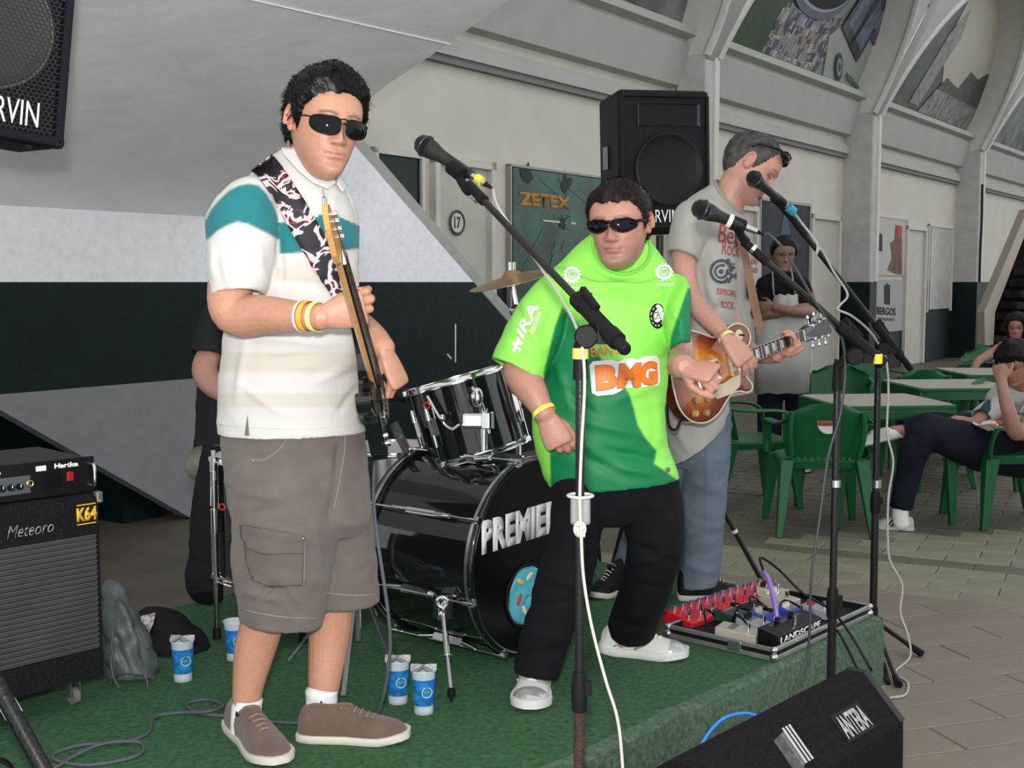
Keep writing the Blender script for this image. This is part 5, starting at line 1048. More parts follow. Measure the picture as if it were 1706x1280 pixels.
for y, xl, xr, dd in ((491, 1291, 1328, .155), (505, 1288, 1329, .16), (530, 1268, 1345, .16), (550, 1259, 1350, .175), (600, 1258, 1350, .19), (656, 1257, 1347, .19)):
    A5.append([at(lerp(xl, xr, i / nA_), y + 1.2 * sin(i * 1.3), Y5 - .075 - dd * (1 - .62 * abs(2 * i / nA_ - 1) ** 2.4) - .006 * sin(i * 1.1 + y * .02)) for i in range(nA_ + 1)])
for a_, b_ in zip(A5, A5[1:]):
    for i in range(nA_): mb.add([a_[i], a_[i+1], b_[i+1], b_[i]], [(0, 1, 2, 3)])
me = weld(mb); apo = link_mesh('apron', me, ap, p5, smooth_=180, solid=.006)
for x0, x1, x2 in ((1289, 1287, 1291), (1324, 1318, 1327)):
    q = [hit(x, y, bv5, .008) or at(x, y, Y5 - .12) for x, y in ((x0, 492), ((x0 + x1) / 2, 474), (x1, 455))]
    mb = MB(); mb.tube(q, .022, n=8, flat=.25); mb.build('apron_strap', ap, apo, smooth_=180)
mb = MB(); mb.ell(at(1314, 500, Y5 - .185), (.045, .006, .013)); mb.build('apron_logo', mat('logo_ochre', (.35, .22, .06)), apo)
for x in (1282, 1328): shoe(p5, at(x, 775, Y5) * 1, at(x, 775, Y5) + V((0, -.28, 0)), bl_, bs_, MATS['lace_grey'], zg=.0)

# ============================================================ PERSON 6: seated man at the right edge
Y7 = 7.35
p6 = thing('person', 'seated man in white shirt and dark jeans resting his head on his fist', 'person', (at(1650, 700, Y7).x, Y7, 0))
M6 = frame(at(1692, 604, 7.1), (-.72, -.60, -.45), (-.25, -.1, 1)) @ Matrix.Scale(1.08, 4)
t6 = [(1672, 640, 1722, 632, 7.25, .07), (1652, 655, 1752, 640, 7.28, .11), (1642, 672, 1765, 665, 7.32, .13), (1648, 710, 1765, 705, 7.40, .14), (1658, 750, 1760, 750, 7.45, .15), (1665, 775, 1755, 775, 7.48, .15)]
b6 = [sil(t6, inset=.015, n=32), head_mb(M6), limb([(1694, 615, 7.15, .06), (1700, 645, 7.25, .065)]),
      limb([(1662, 672, 7.24, .04), (1640, 690, 7.15, .038), (1622, 706, 7.08, .04), (1600, 702, 7.0, .032), (1590, 700, 6.95, .028)]), hand(at(1592, 700, 6.96), (-1, -.3, -.1), (0, -.2, 1), s=1, curl=((20, 20, 20),) * 4),
      limb([(1735, 664, 7.18, .042), (1712, 705, 6.97, .042), (1694, 722, 6.85, .046), (1682, 690, 6.82, .042), (1672, 655, 6.85, .033), (1668, 632, 6.9, .03)]), hand(at(1668, 636, 6.90), (-.12, .12, 1), (-.6, -.8, 0), s=1, curl=((75, 80, 50),) * 4),
      limb([(1700, 760, 7.4, .06), (1640, 748, 7.15, .06), (1575, 728, 6.9, .055), (1542, 724, 6.86, .05), (1520, 770, 6.88, .045), (1502, 840, 6.92, .038), (1498, 862, 6.93, .04)]),
      limb([(1690, 742, 7.6, .06), (1620, 716, 7.3, .055), (1560, 715, 7.05, .05), (1510, 718, 6.98, .04), (1484, 720, 6.98, .034)])]
body_obj(p6, b6, M6, skin_m, .007, base=(.34, .17, .125))
hair_obj(M6, p6, mat('hair_dark_brown', (.010, .006, .005), .5), seed=12, strands=900, thick=.020, top=1.3, line=[(0, .165), (40, .165), (66, .145), (76, .10), (90, .115), (108, .10), (120, .05), (180, .035)], slen=.025); eyes(M6, p6)
def paint6(me):
    px = proj_np(co_np(me)); c = np.tile(np.array((.42, .43, .42)), (len(px), 1)); m = np.clip((1652 - px[:, 0]) / 2, 0, 1) * np.clip((px[:, 1] - 664) / 3, 0, 1) * np.clip((706 - px[:, 1]) / 3, 0, 1)
    m = np.maximum(m * (np.abs((px[:, 0] - 1634) + (px[:, 1] - 690) * .9) < 11), np.clip(1 - np.abs(px[:, 1] - 690) / 3, 0, 1) * (px[:, 0] > 1690)); set_col(me, c * (1 - m[:, None]) + np.array((.01, .05, .045)) * m[:, None])
cloth(p6, 'tshirt', [sil(t6, hem=(1, 1), n=36), sil([(1668, 652, 1690, 680, 7.24, .06), (1645, 665, 1672, 695, 7.2, .065), (1622, 682, 1648, 708, 7.13, .062)], hem=(0, 1), n=24), sil([(1745, 645, 1720, 690, 7.16, .07), (1738, 670, 1702, 712, 7.02, .07)], hem=(0, 1), n=24)], mat('tshirt_white_green', (.4, .4, .4), .9, attr='Col', bump=.1), .007, [(.005, 9, 4, 9, 1.8, .6, 1.5)], paint=paint6)
cloth(p6, 'jeans', [sil([(1740, 730, 1738, 800, 7.5, .12), (1700, 722, 1690, 795, 7.4, .11), (1640, 706, 1628, 785, 7.15, .10), (1575, 695, 1570, 760, 6.9, .088), (1535, 690, 1548, 750, 6.86, .078), (1505, 730, 1552, 745, 6.87, .075), (1492, 790, 1535, 790, 6.90, .062), (1482, 845, 1520, 848, 6.93, .058)], hem=(0, 1), n=32), sil([(1720, 705, 1700, 770, 7.6, .11), (1620, 688, 1615, 745, 7.3, .09), (1560, 688, 1560, 742, 7.05, .08), (1500, 700, 1500, 735, 6.98, .055)], hem=(0, 1), n=28)], mat('denim_navy', (.012, .014, .030), .85, bump=.3, bscale=200, var=.35, vscale=6), .008, [(.005, 7, 4, 9, 1.8, .2, 1.0)])
sn = shoe(p6, on(1522, 884, 0) + V((0, .0, 0)), on(1447, 880, 0), mat('sneaker_white', (.42, .41, .38), .6), bs_, MATS['lace_grey'], zg=.0, w=.048, sole_h=.02)
for k_ in range(3):
    M_ = frame(on(1522, 884, 0), on(1447, 880, 0) - on(1522, 884, 0), (0, 0, 1)); mb = MB(M_); y = .085 + k_ * .024
    mb.tube([(-.042, y + .02, .022), (-.038, y, .045), (-.028, y - .02, .068)], .0045, n=6, k=3); mb.build('stripe', mat('stripe_navy', (.012, .014, .03)), sn)
limb([(1500, 838, 6.92, .046), (1500, 862, 6.93, .046), (1502, 876, 6.93, .044)]).build('sock', sock_m, p6, smooth_=180); limb([(1512, 718, 6.98, .038), (1492, 721, 6.98, .040), (1482, 724, 6.98, .04)]).build('sock', sock_m, p6, smooth_=180)
so6 = shoe(p6, (0, 0, 0), (0, .27, 0), MATS['sneaker_white'], bs_, MATS['lace_grey'], zg=0., w=.048, sole_h=.02)
RM = Matrix.Translation(at(1492, 732, 6.98)) @ Matrix.Rotation(R(100), 4, 'Z') @ Matrix.Rotation(R(-12), 4, 'X') @ Matrix.Rotation(R(20), 4, 'Y')
so6.matrix_basis = p6.matrix_basis.inverted() @ RM @ p6.matrix_basis
for ch in so6.children: pass

# ============================================================ PERSON 7: woman far right
Y8 = 10.5
p7 = thing('person', 'dark haired woman in a white t-shirt sitting far back near the stairs', 'person', (at(1680, 620, Y8).x, Y8, 0))
M7 = frame(at(1693, 545, Y8 - .05), (-.45, -.9, -.1), (0, 0, 1))
t7 = [(1676, 566, 1706, 566, Y8, .06), (1662, 574, 1722, 574, Y8, .10), (1655, 590, 1726, 590, Y8, .12), (1655, 620, 1726, 620, Y8, .13), (1656, 650, 1726, 650, Y8, .14)]
body_obj(p7, [sil(t7, inset=.015, n=28), head_mb(M7), limb([(1693, 552, Y8, .05), (1693, 572, Y8, .055)]), limb([(1665, 580, Y8 - .03, .045), (1648, 592, Y8 - .1, .042), (1630, 602, Y8 - .18, .038), (1620, 622, Y8 - .25, .03), (1617, 632, Y8 - .27, .026)]), hand(at(1617, 630, Y8 - .27), (-.2, -.2, -1), (-.6, -.8, 0), s=-1, curl=((30, 30, 30),) * 4),
      limb([(1720, 580, Y8, .045), (1730, 630, Y8 - .1, .04)]), limb([(1690, 655, Y8, .08), (1670, 662, Y8 - .4, .07), (1668, 740, Y8 - .42, .04)]), limb([(1720, 655, Y8, .08), (1712, 662, Y8 - .4, .07), (1712, 740, Y8 - .42, .04)])], M7, skin_m, .009, base=(.30, .15, .11))
hair_obj(M7, p7, MATS['hair_dark_brown'], seed=22, strands=600, thick=.025, line=[(0, .185), (30, .18), (50, .13), (66, .04), (80, .0), (180, .0)], slen=.04); eyes(M7, p7)
cloth(p7, 'tshirt', [sil(t7, hem=(1, 1), n=32), sil([(1676, 570, 1682, 592, Y8, .05), (1660, 576, 1668, 600, Y8 - .03, .058), (1641, 586, 1650, 607, Y8 - .1, .055)], hem=(0, 1), n=22)], mat('tshirt_white', (.36, .37, .38), .9), .009, [(.005, 9, 4, 9, 1.8, .6, 1.5)])
cloth(p7, 'jeans', [sil([(1660, 645, 1730, 645, Y8, .14), (1650, 660, 1730, 660, Y8 - .2, .12), (1652, 672, 1730, 672, Y8 - .42, .10), (1660, 740, 1725, 740, Y8 - .42, .08)], hem=(0, 1), n=28)], MATS['denim_dark'], .01)
# ============================================================ INSTRUMENTS
chrome = mat('chrome', (.8, .8, .8), .15, metal=1); chr2 = mat('chrome_worn', (.62, .62, .62), .28, metal=1, var=.15, vscale=30)
blkg = mat('black_gloss', (.006, .006, .007), .08, coat=.6); blkm = mat('black_matt', (.010, .010, .011), .6); blkp = mat('black_metal', (.014, .013, .013), .35, metal=.3, bump=.1, bscale=120)
def plate(poly, z0, z1, cut=None):
    """flat shape in local x, y with thickness; returns bmesh"""
    xs = [p[0] for p in poly]; ys = [p[1] for p in poly]; x0, x1, y0, y1 = min(xs), max(xs), min(ys), max(ys)
    bm = bmesh.new(); bm.faces.new([bm.verts.new(((x - x0) / (x1 - x0), (y - y0) / (y1 - y0), 0)) for x, y in poly])
    if cut: grid_cut(bm, cut)
    for v in bm.verts: v.co = V((x0 + v.co.x * (x1 - x0), y0 + v.co.y * (y1 - y0), z0))
    r = bmesh.ops.extrude_face_region(bm, geom=bm.faces[:])
    for g in r['geom']:
        if isinstance(g, bmesh.types.BMVert): g.co.z = z1
    bmesh.ops.recalc_face_normals(bm, faces=bm.faces); return bm
def bm_obj(bm, M, name, m, parent, smooth_=None, bevel=0., paint=None):
    me = bpy.data.meshes.new(name); bm.to_mesh(me); bm.free()
    if paint: paint(me)
    me.transform(M)
    if M.determinant() < 0: me.flip_normals()
    return link_mesh(name, me, m, parent, smooth_=smooth_, bevel=bevel)
def spl(pts, k=4): return [tuple(q) for q in crom(list(pts) + [pts[0]], k)][:-1]
def guitar(t, M, outline, m_body, nut, bridge, neck_w, m_neck, m_fb, nstr, heads, frets=20, thick=.044, joint=.10, headfn=None, paint=None, inlay=False):
    """shared guitar anatomy: local Y along the neck, Z out of the face"""
    bm_obj(plate(spl(outline), -thick, 0, .06), M, 'body', m_body, t, 40, .006 if not paint else .003, paint)
    mb = MB(M); rs = []
    for y, w, d in ((joint - .04, neck_w[1], .020), (joint + .1, neck_w[1] * .97, .021), (nut, neck_w[0], .019)):
        rs.append([(w * cos(q), y, .006 + (0 if sin(q) >= 0 else d * sin(q))) for q in [2*pi*j/20 for j in range(20)]])
    mb.rings(rs); nk = mb.build('neck', m_neck, t, smooth_=50)
    fb0 = joint - .03; mb = MB(M); mb.add([(-neck_w[1], fb0, .006), (neck_w[1], fb0, .006), (neck_w[0], nut, .006), (-neck_w[0], nut, .006), (-neck_w[1], fb0, .012), (neck_w[1], fb0, .012), (neck_w[0], nut, .012), (-neck_w[0], nut, .012)], [(0,1,2,3),(4,5,6,7),(0,1,5,4),(1,2,6,5),(2,3,7,6),(3,0,4,7)]); fb = mb.build('fretboard', m_fb, t)
    L = nut - bridge
    for i in range(1, frets + 1):
        y = nut - L * (1 - 2 ** (-i / 12))
        if y < fb0: break
        w = lerp(neck_w[0], neck_w[1], (nut - y) / (nut - fb0)); mb = MB(M); mb.box((0, y, .0125), (2 * w, .0022, .0016)); mb.build('fret', chrome, fb)
        if inlay and i in (3, 5, 7, 9, 12, 15, 17):
            yi = y + L * 2 ** (-i / 12) * .03; mb = MB(M); mb.box((0, yi, .0122), (w * 1.25, .012, .0008)); mb.build('inlay', mat('pearl', (.55, .52, .42), .3), fb)
    mb = MB(M); mb.box((0, nut + .002, .012), (2 * neck_w[0], .004, .008)); mb.build('nut', mat('bone', (.7, .65, .5), .4), t)
    for i in range(nstr):
        x = (i / (nstr - 1) - .5); hx, hy = heads[i]; mb = MB(M); mb.tube([(x * 1.5 * neck_w[1], bridge, .022), (x * 1.6 * neck_w[0], nut, .0165), (hx, hy, .010)], .0011 if nstr == 4 else .0007, n=5); mb.build('string', chr2, t)
# ---- bass guitar of the man in the polo
Cb, Tb = at(628, 650, 2.94), at(543, 350, 2.27); axb = (Tb - Cb); Lb = axb.length
bass = thing('bass_guitar', 'black bass guitar with maple neck and patterned strap, held by the polo shirt man', 'guitar', Cb)
MBs = frame(Cb, axb, (.97, .02, .12)) @ Matrix.Scale(Lb / .95, 4) @ Matrix.Scale(-1, 4, (1, 0, 0))
ol = [(0, -.235), (.09, -.23), (.15, -.18), (.165, -.10), (.14, -.03), (.118, .03), (.13, .09), (.152, .15), (.158, .20), (.14, .232), (.11, .215), (.085, .16), (.055, .125), (0, .11), (-.055, .125), (-.09, .18), (-.118, .27), (-.15, .318), (-.172, .30), (-.166, .22), (-.14, .12), (-.122, .04), (-.138, -.03), (-.168, -.10), (-.17, -.16), (-.12, -.222), (-.06, -.238)]
mpl = mat('maple', (.56, .29, .085), .3, var=.1, vscale=20, stretch=(1, 1, 6)); rosew = mat('rosewood', (.030, .015, .010), .5)
hx = [(-.030, .79), (-.026, .83), (-.022, .87), (-.018, .905)]
guitar(bass, MBs, ol, blkg, .744, -.13, (.021, .031), mpl, rosew, 4, hx, thick=.042, joint=.12)
bm_obj(plate([(-.021, .744), (.021, .744), (.030, .775), (.052, .80), (.056, .84), (.040, .93), (.018, .965), (-.012, .958), (-.035, .92), (-.043, .86), (-.044, .79), (-.030, .765)], -.008, .006), MBs, 'headstock', mpl, bass, None, .002)
for i, (x, y) in enumerate(hx):
    mb = MB(MBs); mb.cyl((x, y, .004), (x, y, .020), .007, n=14); mb.build('tuner_post', chrome, bass, smooth_=50)
    mb = MB(MBs); mb.cyl((x, y, -.010), (x - .045, y, -.010), .0035, n=8); mb.ell((x - .058, y, -.010), (.014, .011, .003)); mb.build('tuner_key', chrome, bass, smooth_=60)
for y, x in ((.03, -.016), (.002, .020)): mb = MB(MBs); mb.box((x, y, .006), (.040, .022, .014)); mb.build('pickup', blkm, bass, bevel=.003)
mb = MB(MBs); mb.box((0, -.135, .005), (.085, .055, .008)); br = mb.build('bridge', chrome, bass, bevel=.002)
for i in range(4): mb = MB(MBs); mb.box(((i / 3 - .5) * .055, -.128, .013), (.013, .032, .009)); mb.build('saddle', chrome, br)
bm_obj(plate(spl([(.03, .11), (.10, .19), (.135, .17), (.12, .09), (.10, .03), (.12, -.05), (.14, -.12), (.10, -.15), (.05, -.06), (-.05, -.02), (-.11, .03), (-.12, .10), (-.13, .20), (-.10, .20), (-.06, .11)]), .0005, .003), MBs, 'pickguard', mat('pickguard_black', (.012, .012, .013), .25), bass)
for i, (x, y) in enumerate(((.118, -.075), (.125, -.115), (.112, -.15))): mb = MB(MBs); mb.lathe([(.009, .003), (.009, .014), (.007, .017), (.001, .017)], (x, y, 0), n=18); mb.build('knob', chrome, bass, smooth_=50)
strap_m = mat('strap_print', (.5, .4, .4), .7); nt_ = strap_m.node_tree; nz_ = nt_.nodes.new('ShaderNodeTexNoise'); nz_.inputs['Scale'].default_value = 21; nz_.inputs['Detail'].default_value = 2.5; nz_.inputs['Distortion'].default_value = 1.2
tc_ = nt_.nodes.new('ShaderNodeTexCoord'); cr_p = nt_.nodes.new('ShaderNodeValToRGB'); cr_p.color_ramp.interpolation = 'CONSTANT'; e_ = cr_p.color_ramp.elements; e_[0].position = 0; e_[0].color = (.010, .008, .014, 1); e_[1].position = .47; e_[1].color = (.03, .022, .035, 1)
for p_e, c_e in ((.51, (.62, .46, .47, 1)), (.56, (.75, .68, .68, 1)), (.62, (.25, .02, .04, 1)), (.66, (.012, .010, .016, 1))): q_e = e_.new(p_e); q_e.color = c_e
nt_.links.new(tc_.outputs['Object'], nz_.inputs['Vector']); nt_.links.new(nz_.outputs[0], cr_p.inputs[0]); nt_.links.new(cr_p.outputs[0], nt_.nodes['Principled BSDF'].inputs['Base Color'])
ribbon_on([(436, 270), (448, 286), (466, 312), (490, 350), (516, 396), (540, 436), (560, 468), (580, 500), (594, 540)], 44, bv1, 'strap', strap_m, bass, off=.006, fallback=2.95)
# ---- sunburst guitar
Cg, Tg = at(1192, 616, 4.10), at(1402, 533, 4.55); axg = Tg - Cg
lp = thing('electric_guitar', 'sunburst single cutaway electric guitar held by the man in the grey t-shirt', 'guitar', Cg)
MG = frame(Cg, axg, (.60, -.80, .08)) @ Matrix.Scale(axg.length / .76, 4)
og = [(0, -.225), (.08, -.216), (.14, -.172), (.167, -.10), (.155, -.03), (.125, .02), (.106, .06), (.108, .10), (.124, .14), (.120, .168), (.098, .172), (.068, .150), (.035, .135), (-.03, .15), (-.036, .19), (-.07, .216), (-.11, .20), (-.132, .15), (-.124, .09), (-.108, .05), (-.118, .01), (-.15, -.05), (-.168, -.11), (-.142, -.175), (-.08, -.216)]
ogs = spl(og)
def burst(me):
    co = co_np(me); P = np.array(ogs); d = np.full(len(co), 9.)
    for i in range(len(P)):
        a, b = P[i], P[(i + 1) % len(P)]; ab = b - a; t = np.clip(((co[:, :2] - a) @ ab) / (ab @ ab + 1e-9), 0, 1); d = np.minimum(d, np.linalg.norm(co[:, :2] - a - t[:, None] * ab, axis=1))
    amber, red, brn = np.array((.66, .25, .03)), np.array((.30, .045, .008)), np.array((.055, .010, .005)); u = np.clip(d / .085, 0, 1)[:, None]
    c = np.where(u < .45, brn + (red - brn) * u / .45, red + (amber - red) * (u - .45) / .55); c[co[:, 2] < -.004] = (.10, .018, .008); set_col(me, c)
    z = co[:, 2] > -.004; co[z, 2] += .010 * np.clip(d[z] / .07, 0, 1) ** 1.3; set_co(me, co)
guitar(lp, MG, og, mat('sunburst', (.5, .2, .03), .12, attr='Col', coat=.7, var=.12, vscale=40, stretch=(3, 1, 3)), .50, -.075, (.021, .027), mat('mahogany', (.12, .03, .015), .3), rosew, 6, [(-.026, .56), (-.030, .60), (-.034, .64), (.026, .56), (.030, .60), (.034, .64)], frets=22, thick=.048, joint=.15, paint=burst, inlay=True)
mb = MB(MG); mb.tube([(x, y, .0) for x, y in ogs], .0032, n=6, closed=True); mb.build('binding', mat('cream_plastic', (.66, .56, .36), .4), lp, smooth_=180)
for s_ in (-1, 1): mb = MB(MG); mb.tube([(s_ * .0265, .12, .010), (s_ * .0212, .50, .010)], .0016, n=5); mb.build('neck_binding', MATS['cream_plastic'], lp)
bm_obj(plate([(-.021, .50), (.021, .50), (.030, .53), (.040, .66), (.024, .685), (.0, .675), (-.024, .685), (-.040, .66), (-.030, .53)], -.010, .006), MG, 'headstock', blkg, lp, None, .002)
for x, y in [(-.026, .56), (-.030, .60), (-.034, .64), (.026, .56), (.030, .60), (.034, .64)]:
    mb = MB(MG); mb.cyl((x, y, .004), (x, y, .018), .005, n=12); sg = 1 if x > 0 else -1; mb.ell((x + sg * .030, y, -.003), (.011, .008, .004)); mb.cyl((x, y, -.003), (x + sg * .022, y, -.003), .0025, n=8); mb.build('tuner', chrome, lp, smooth_=60)
for y in (.085, -.02):
    mb = MB(MG); mb.box((0, y, .014), (.086, .044, .010)); r_ = mb.build('pickup_ring', MATS['cream_plastic'], lp, bevel=.002); mb = MB(MG); mb.box((0, y, .020), (.068, .036, .010)); mb.build('pickup', chrome, r_, bevel=.003)
mb = MB(MG); mb.box((0, -.075, .018), (.088, .013, .012), Matrix.Rotation(R(5), 3, 'Z')); mb.build('bridge', chrome, lp, bevel=.002); mb = MB(MG); mb.box((0, -.115, .016), (.104, .015, .012)); mb.build('tailpiece', chrome, lp, bevel=.003)
bm_obj(plate([(.045, .10), (.085, .085), (.10, .04), (.098, -.045), (.045, -.09), (.044, -.05), (.052, .0), (.044, .05)], .020, .023), MG, 'pickguard', mat('cream_guard', (.60, .50, .36), .35), lp, None, .001)
for x, y in ((.085, -.085), (.13, -.10), (.075, -.14), (.118, -.155)): mb = MB(MG); mb.lathe([(.0135, .006), (.0125, .014), (.011, .019), (.001, .019)], (x, y, 0), n=20); mb.build('knob', mat('amber_knob', (.45, .24, .06), .2), lp, smooth_=50)
mb = MB(MG); mb.lathe([(.020, .004), (.020, .008), (.001, .008)], (-.09, .150, 0), n=24); tg_ = mb.build('selector_ring', MATS['cream_plastic'], lp); mb = MB(MG); mb.cyl((-.09, .150, .008), (-.087, .155, .026), .003, .004, n=10); mb.build('toggle', blkm, tg_)
st_ = MB(); st_.tube([at(1228, 366, 4.36), at(1234, 395, 4.33), at(1244, 440, 4.32), at(1256, 500, 4.30), at(1268, 556, 4.30)], .016, n=10, k=5, flat=.12); st_.build('strap', mat('strap_brown', (.22, .12, .06), .6, var=.2), lp, smooth_=60)
jk = MB(); jk.tube([at(1144, 676, 4.08), at(1138, 690, 4.06), at(1134, 700, 4.05)], [.007, .007, .004], n=10); jk.build('jack_plug', chrome, lp)
cable('guitar_cable', [at(1134, 700, 4.05), at(1126, 716, 4.04), at(1116, 712, 4.06), at(1112, 690, 4.1), at(1114, 650, 4.2)], .0045, blk, 'black lead looping from the sunburst guitar jack')
# lead of the bass
cable('bass_cable', [at(624, 760, 3.22), at(622, 830, 3.14), at(629, 900, 3.10), at(641, 980, 3.08), at(650, 1060, 3.08), at(645, 1130, 3.10), at(632, 1185, 3.14), on(624, 1204, .259), on(590, 1206, .258), on(470, 1204, .258), on(400, 1196, .258), on(330, 1188, .258), on(312, 1173, .258), on(345, 1166, .258), on(372, 1176, .262), on(345, 1186, .268), on(300, 1188, .258), on(258, 1195, .258), on(246, 1222, .258), on(200, 1238, .258), on(140, 1241, .258), on(92, 1255, .258), on(96, 1268, .258), on(150, 1275, .258), on(222, 1262, .258), on(240, 1246, .258), on(225, 1236, .262), on(170, 1240, .268), on(120, 1262, .262), on(92, 1279, .258), on(40, 1290, .258)], .0048, mat('cable_slate', (.075, .085, .10), .6, bump=.4, bscale=300), 'dark slate woven lead from the bass, lying in loops on the turf', k=8)

# ---- drum kit
def drum(name, label, c, ax, r, h, m_sh, group=None, nl=8, hoop=.012, head_m=None, hoop_m=None, skirt=.016, phase=0.):
    c, ax = V(c), V(ax).normalized(); t = thing(name, label, 'drum', c, group=group); a = V((0,0,1)) if abs(ax.z) < .9 else V((1,0,0)); X = ax.cross(a).normalized(); Y = ax.cross(X)
    mb = MB(); mb.lathe([(r, -h/2), (r, h/2), (r - .008, h/2), (r - .008, -h/2), (r, -h/2)], c, ax, n=64); mb.build('shell', m_sh, t, smooth_=40)
    for s_ in (-1, 1):
        mb = MB(); mb.lathe([(r - .004, s_ * h/2), (r + .004, s_ * (h/2 + .002)), (.001, s_ * (h/2 + .003))], c, ax, n=64); mb.build('drum_head', head_m or mat('drum_skin', (.55, .55, .53), .5), t, smooth_=30)
        mb = MB(); z0, z1 = s_ * (h/2 - .012), s_ * (h/2 + skirt - .006); mb.lathe([(r + .004, z0), (r + hoop, z0 + s_ * .002), (r + hoop, z0 + s_ * .006), (r + .008, z0 + s_ * .010), (r + .007, z1 - s_ * .003), (r + .012, z1), (r + .004, z1), (r + .003, z0)], c, ax, n=64); mb.build('hoop', hoop_m or chrome, t, smooth_=40)
    for i in range(nl):
        q = phase + 2 * pi * i / nl; d = X * cos(q) + Y * sin(q); tn = ax.cross(d)
        mb = MB(); P = c + d * (r + .012)
        for s_ in (-1, 1):
            mb.tube([P + ax * s_ * h * .10, P + ax * s_ * h * .26], [.010, .007], n=10)
            mb.tube([P + ax * s_ * h * .26 + d * .004, P + ax * s_ * (h/2 + .006) + d * .003], .0032, n=6)
            mb.box(P + ax * s_ * (h/2) + d * .003, (.016, .016, .016), frame((0,0,0), ax, d).to_3x3())
        mb.box(P - d * .004, (.014, h * .24, .014), frame((0,0,0), ax, d).to_3x3()); mb.build('lug', chrome, t, smooth_=50)
    return t, X, Y
nb = V((.78, -.62, 0)).normalized(); Fc = at(882, 970, 3.80); Rb = .305; hb_ = .42
Fc = V((Fc.x, Fc.y, .253 + Rb + .016))
bd, X, Y = drum('bass_drum', 'black bass drum with PREMIER lettering lying on its side behind the man in the jersey', Fc - nb * hb_ / 2, nb, Rb, hb_, blkg, nl=0, head_m=mat('black_head', (.006, .006, .007), .25), hoop_m=blkg, skirt=.02)
for hz in (0, -hb_): 
    mb = MB(); mb.torus(Fc + nb * (hz + (.018 if hz == 0 else -.018)), nb, Rb + .008, .010, n=72, flat=.9); mb.build('hoop_rim', blkg, bd, smooth_=180)
    mb = MB(); mb.lathe([(Rb + .0132, -.006), (Rb + .016, -.006), (Rb + .016, .006), (Rb + .0132, .006), (Rb + .0132, -.006)], Fc + nb * (hz + (.004 if hz == 0 else -.004)), nb, n=72); mb.build('hoop_inlay', chr2, bd, smooth_=60)
for i in range(8):
    q = 2 * pi * (i + .35) / 8; d = X * cos(q) + Y * sin(q)
    mb = MB(); a_, b_ = Fc + nb * .022 + d * (Rb + .026), Fc - nb * (hb_ + .022) + d * (Rb + .026); mb.tube([a_, b_], .0035, n=8)
    for p, s_ in ((a_, -1), (b_, 1)): mb.tube([p - nb * s_ * .012, p + nb * s_ * .03], [.008, .006], n=10); mb.bar(p, p - d * .02, .022, .012, nb)
    m_ = Fc - nb * hb_ / 2 + d * (Rb + .014)
    for s_ in (-1, 1): mb.tube([m_ + nb * s_ * .06, m_ + nb * s_ * .12 + d * .01], [.011, .008], n=10)
    mb.bar(m_ - nb * .06, m_ + nb * .06, .018, .022, d); mb.build('tension_rod', chrome, bd, smooth_=50)
upv = V((0, 0, 1)); rt = upv.cross(nb).normalized()
o = Fc + nb * .0035 - rt * .245 + upv * .045; text_on('PREMIER', o, rt * .40 + upv * .012, upv * .105, 'lettering', mat('white_print', (.72, .73, .75), .5), bd, off=.001, bold=.06)
hc_ = Fc - rt * .025 - upv * .125 + nb * .0035
mb = MB(); mb.lathe([(.001, 0.002), (.098, .002), (.104, .0028)], hc_, nb, n=40); mb.build('port_hole', dark, bd)
mb = MB(); mb.torus(hc_ + nb * .003, nb, .101, .004, n=40); mb.build('port_rim', blkm, bd)
# cushion cloth bulging in the port
tw = thing('towel', 'turquoise towel with red and yellow fish stuffed in the bass drum port', 'towel', hc_)
mb = MB(); rs = []
for i in range(9):
    r = .096 * (1 - i / 8.); rs.append([hc_ + nb * (.005 + .016 * (1 - (r / .096) ** 2) + .004 * sin(3 * q + i)) + (rt * cos(q) + upv * sin(q)) * max(r, .001) for q in [2*pi*j/30 for j in range(30)]])
mb.rings(rs); mb.build('cloth', mat('towel_turquoise', (.08, .42, .50), .85, bump=.2, bscale=120), tw, smooth_=180)
for i, (a_, b_, c_) in enumerate(((.04, .045, 0), (-.045, .055, 1), (-.03, -.04, 2), (.035, -.03, 1), (-.055, 0, 0), (.0, .065, 2))):
    q = hc_ + rt * a_ + upv * b_ + nb * (.0235 - .9 * (a_*a_ + b_*b_) / .086 * .16); mb = MB(); mb.ell(q, (.020, .004, .008), M=Matrix((rt, -nb, upv)).transposed() @ Matrix.Rotation(R(30 * i), 3, 'Y')); mb.build('fish_print', mat('fish%d' % c_, [(.55, .04, .03), (.75, .5, .12), (.75, .62, .45)][c_], .8), tw, smooth_=180)
for sx, (px, py), (fx, fy) in ((1, (738, 1010), (752, 1168)),):                 # front spur
    a_ = at(px, py, 3.62); f_ = on(fx, fy, .26); mb = MB(); mb.box(a_, (.05, .045, .075), Matrix.Rotation(R(25), 3, 'Z')); mb.torus(a_ + V((0, -.03, .02)), (0, 1, 0), .016, .007, n=16); mb.cyl(a_ + V((.02, 0, .03)), a_ + V((.045, -.01, .035)), .006); br = mb.build('spur_bracket', chrome, bd, bevel=.006)
    mb = MB(); mb.tube([a_, lerp(a_, f_, .55)], .0095, n=12); mb.tube([lerp(a_, f_, .55), f_ + V((0, 0, .02))], .0065, n=10); mb.torus(lerp(a_, f_, .55), f_ - a_, .010, .004, n=12); sp_ = mb.build('spur', chrome, bd, smooth_=60)
    mb = MB(); mb.tube([f_ + V((0, 0, .035)), f_ + V((0, 0, .012))], [.011, .012], n=12); mb.tube([f_ + V((0, 0, .012)), f_ + V((0, 0, -.004))], [.006, .002], n=10); mb.build('rubber_foot', blkm, sp_)
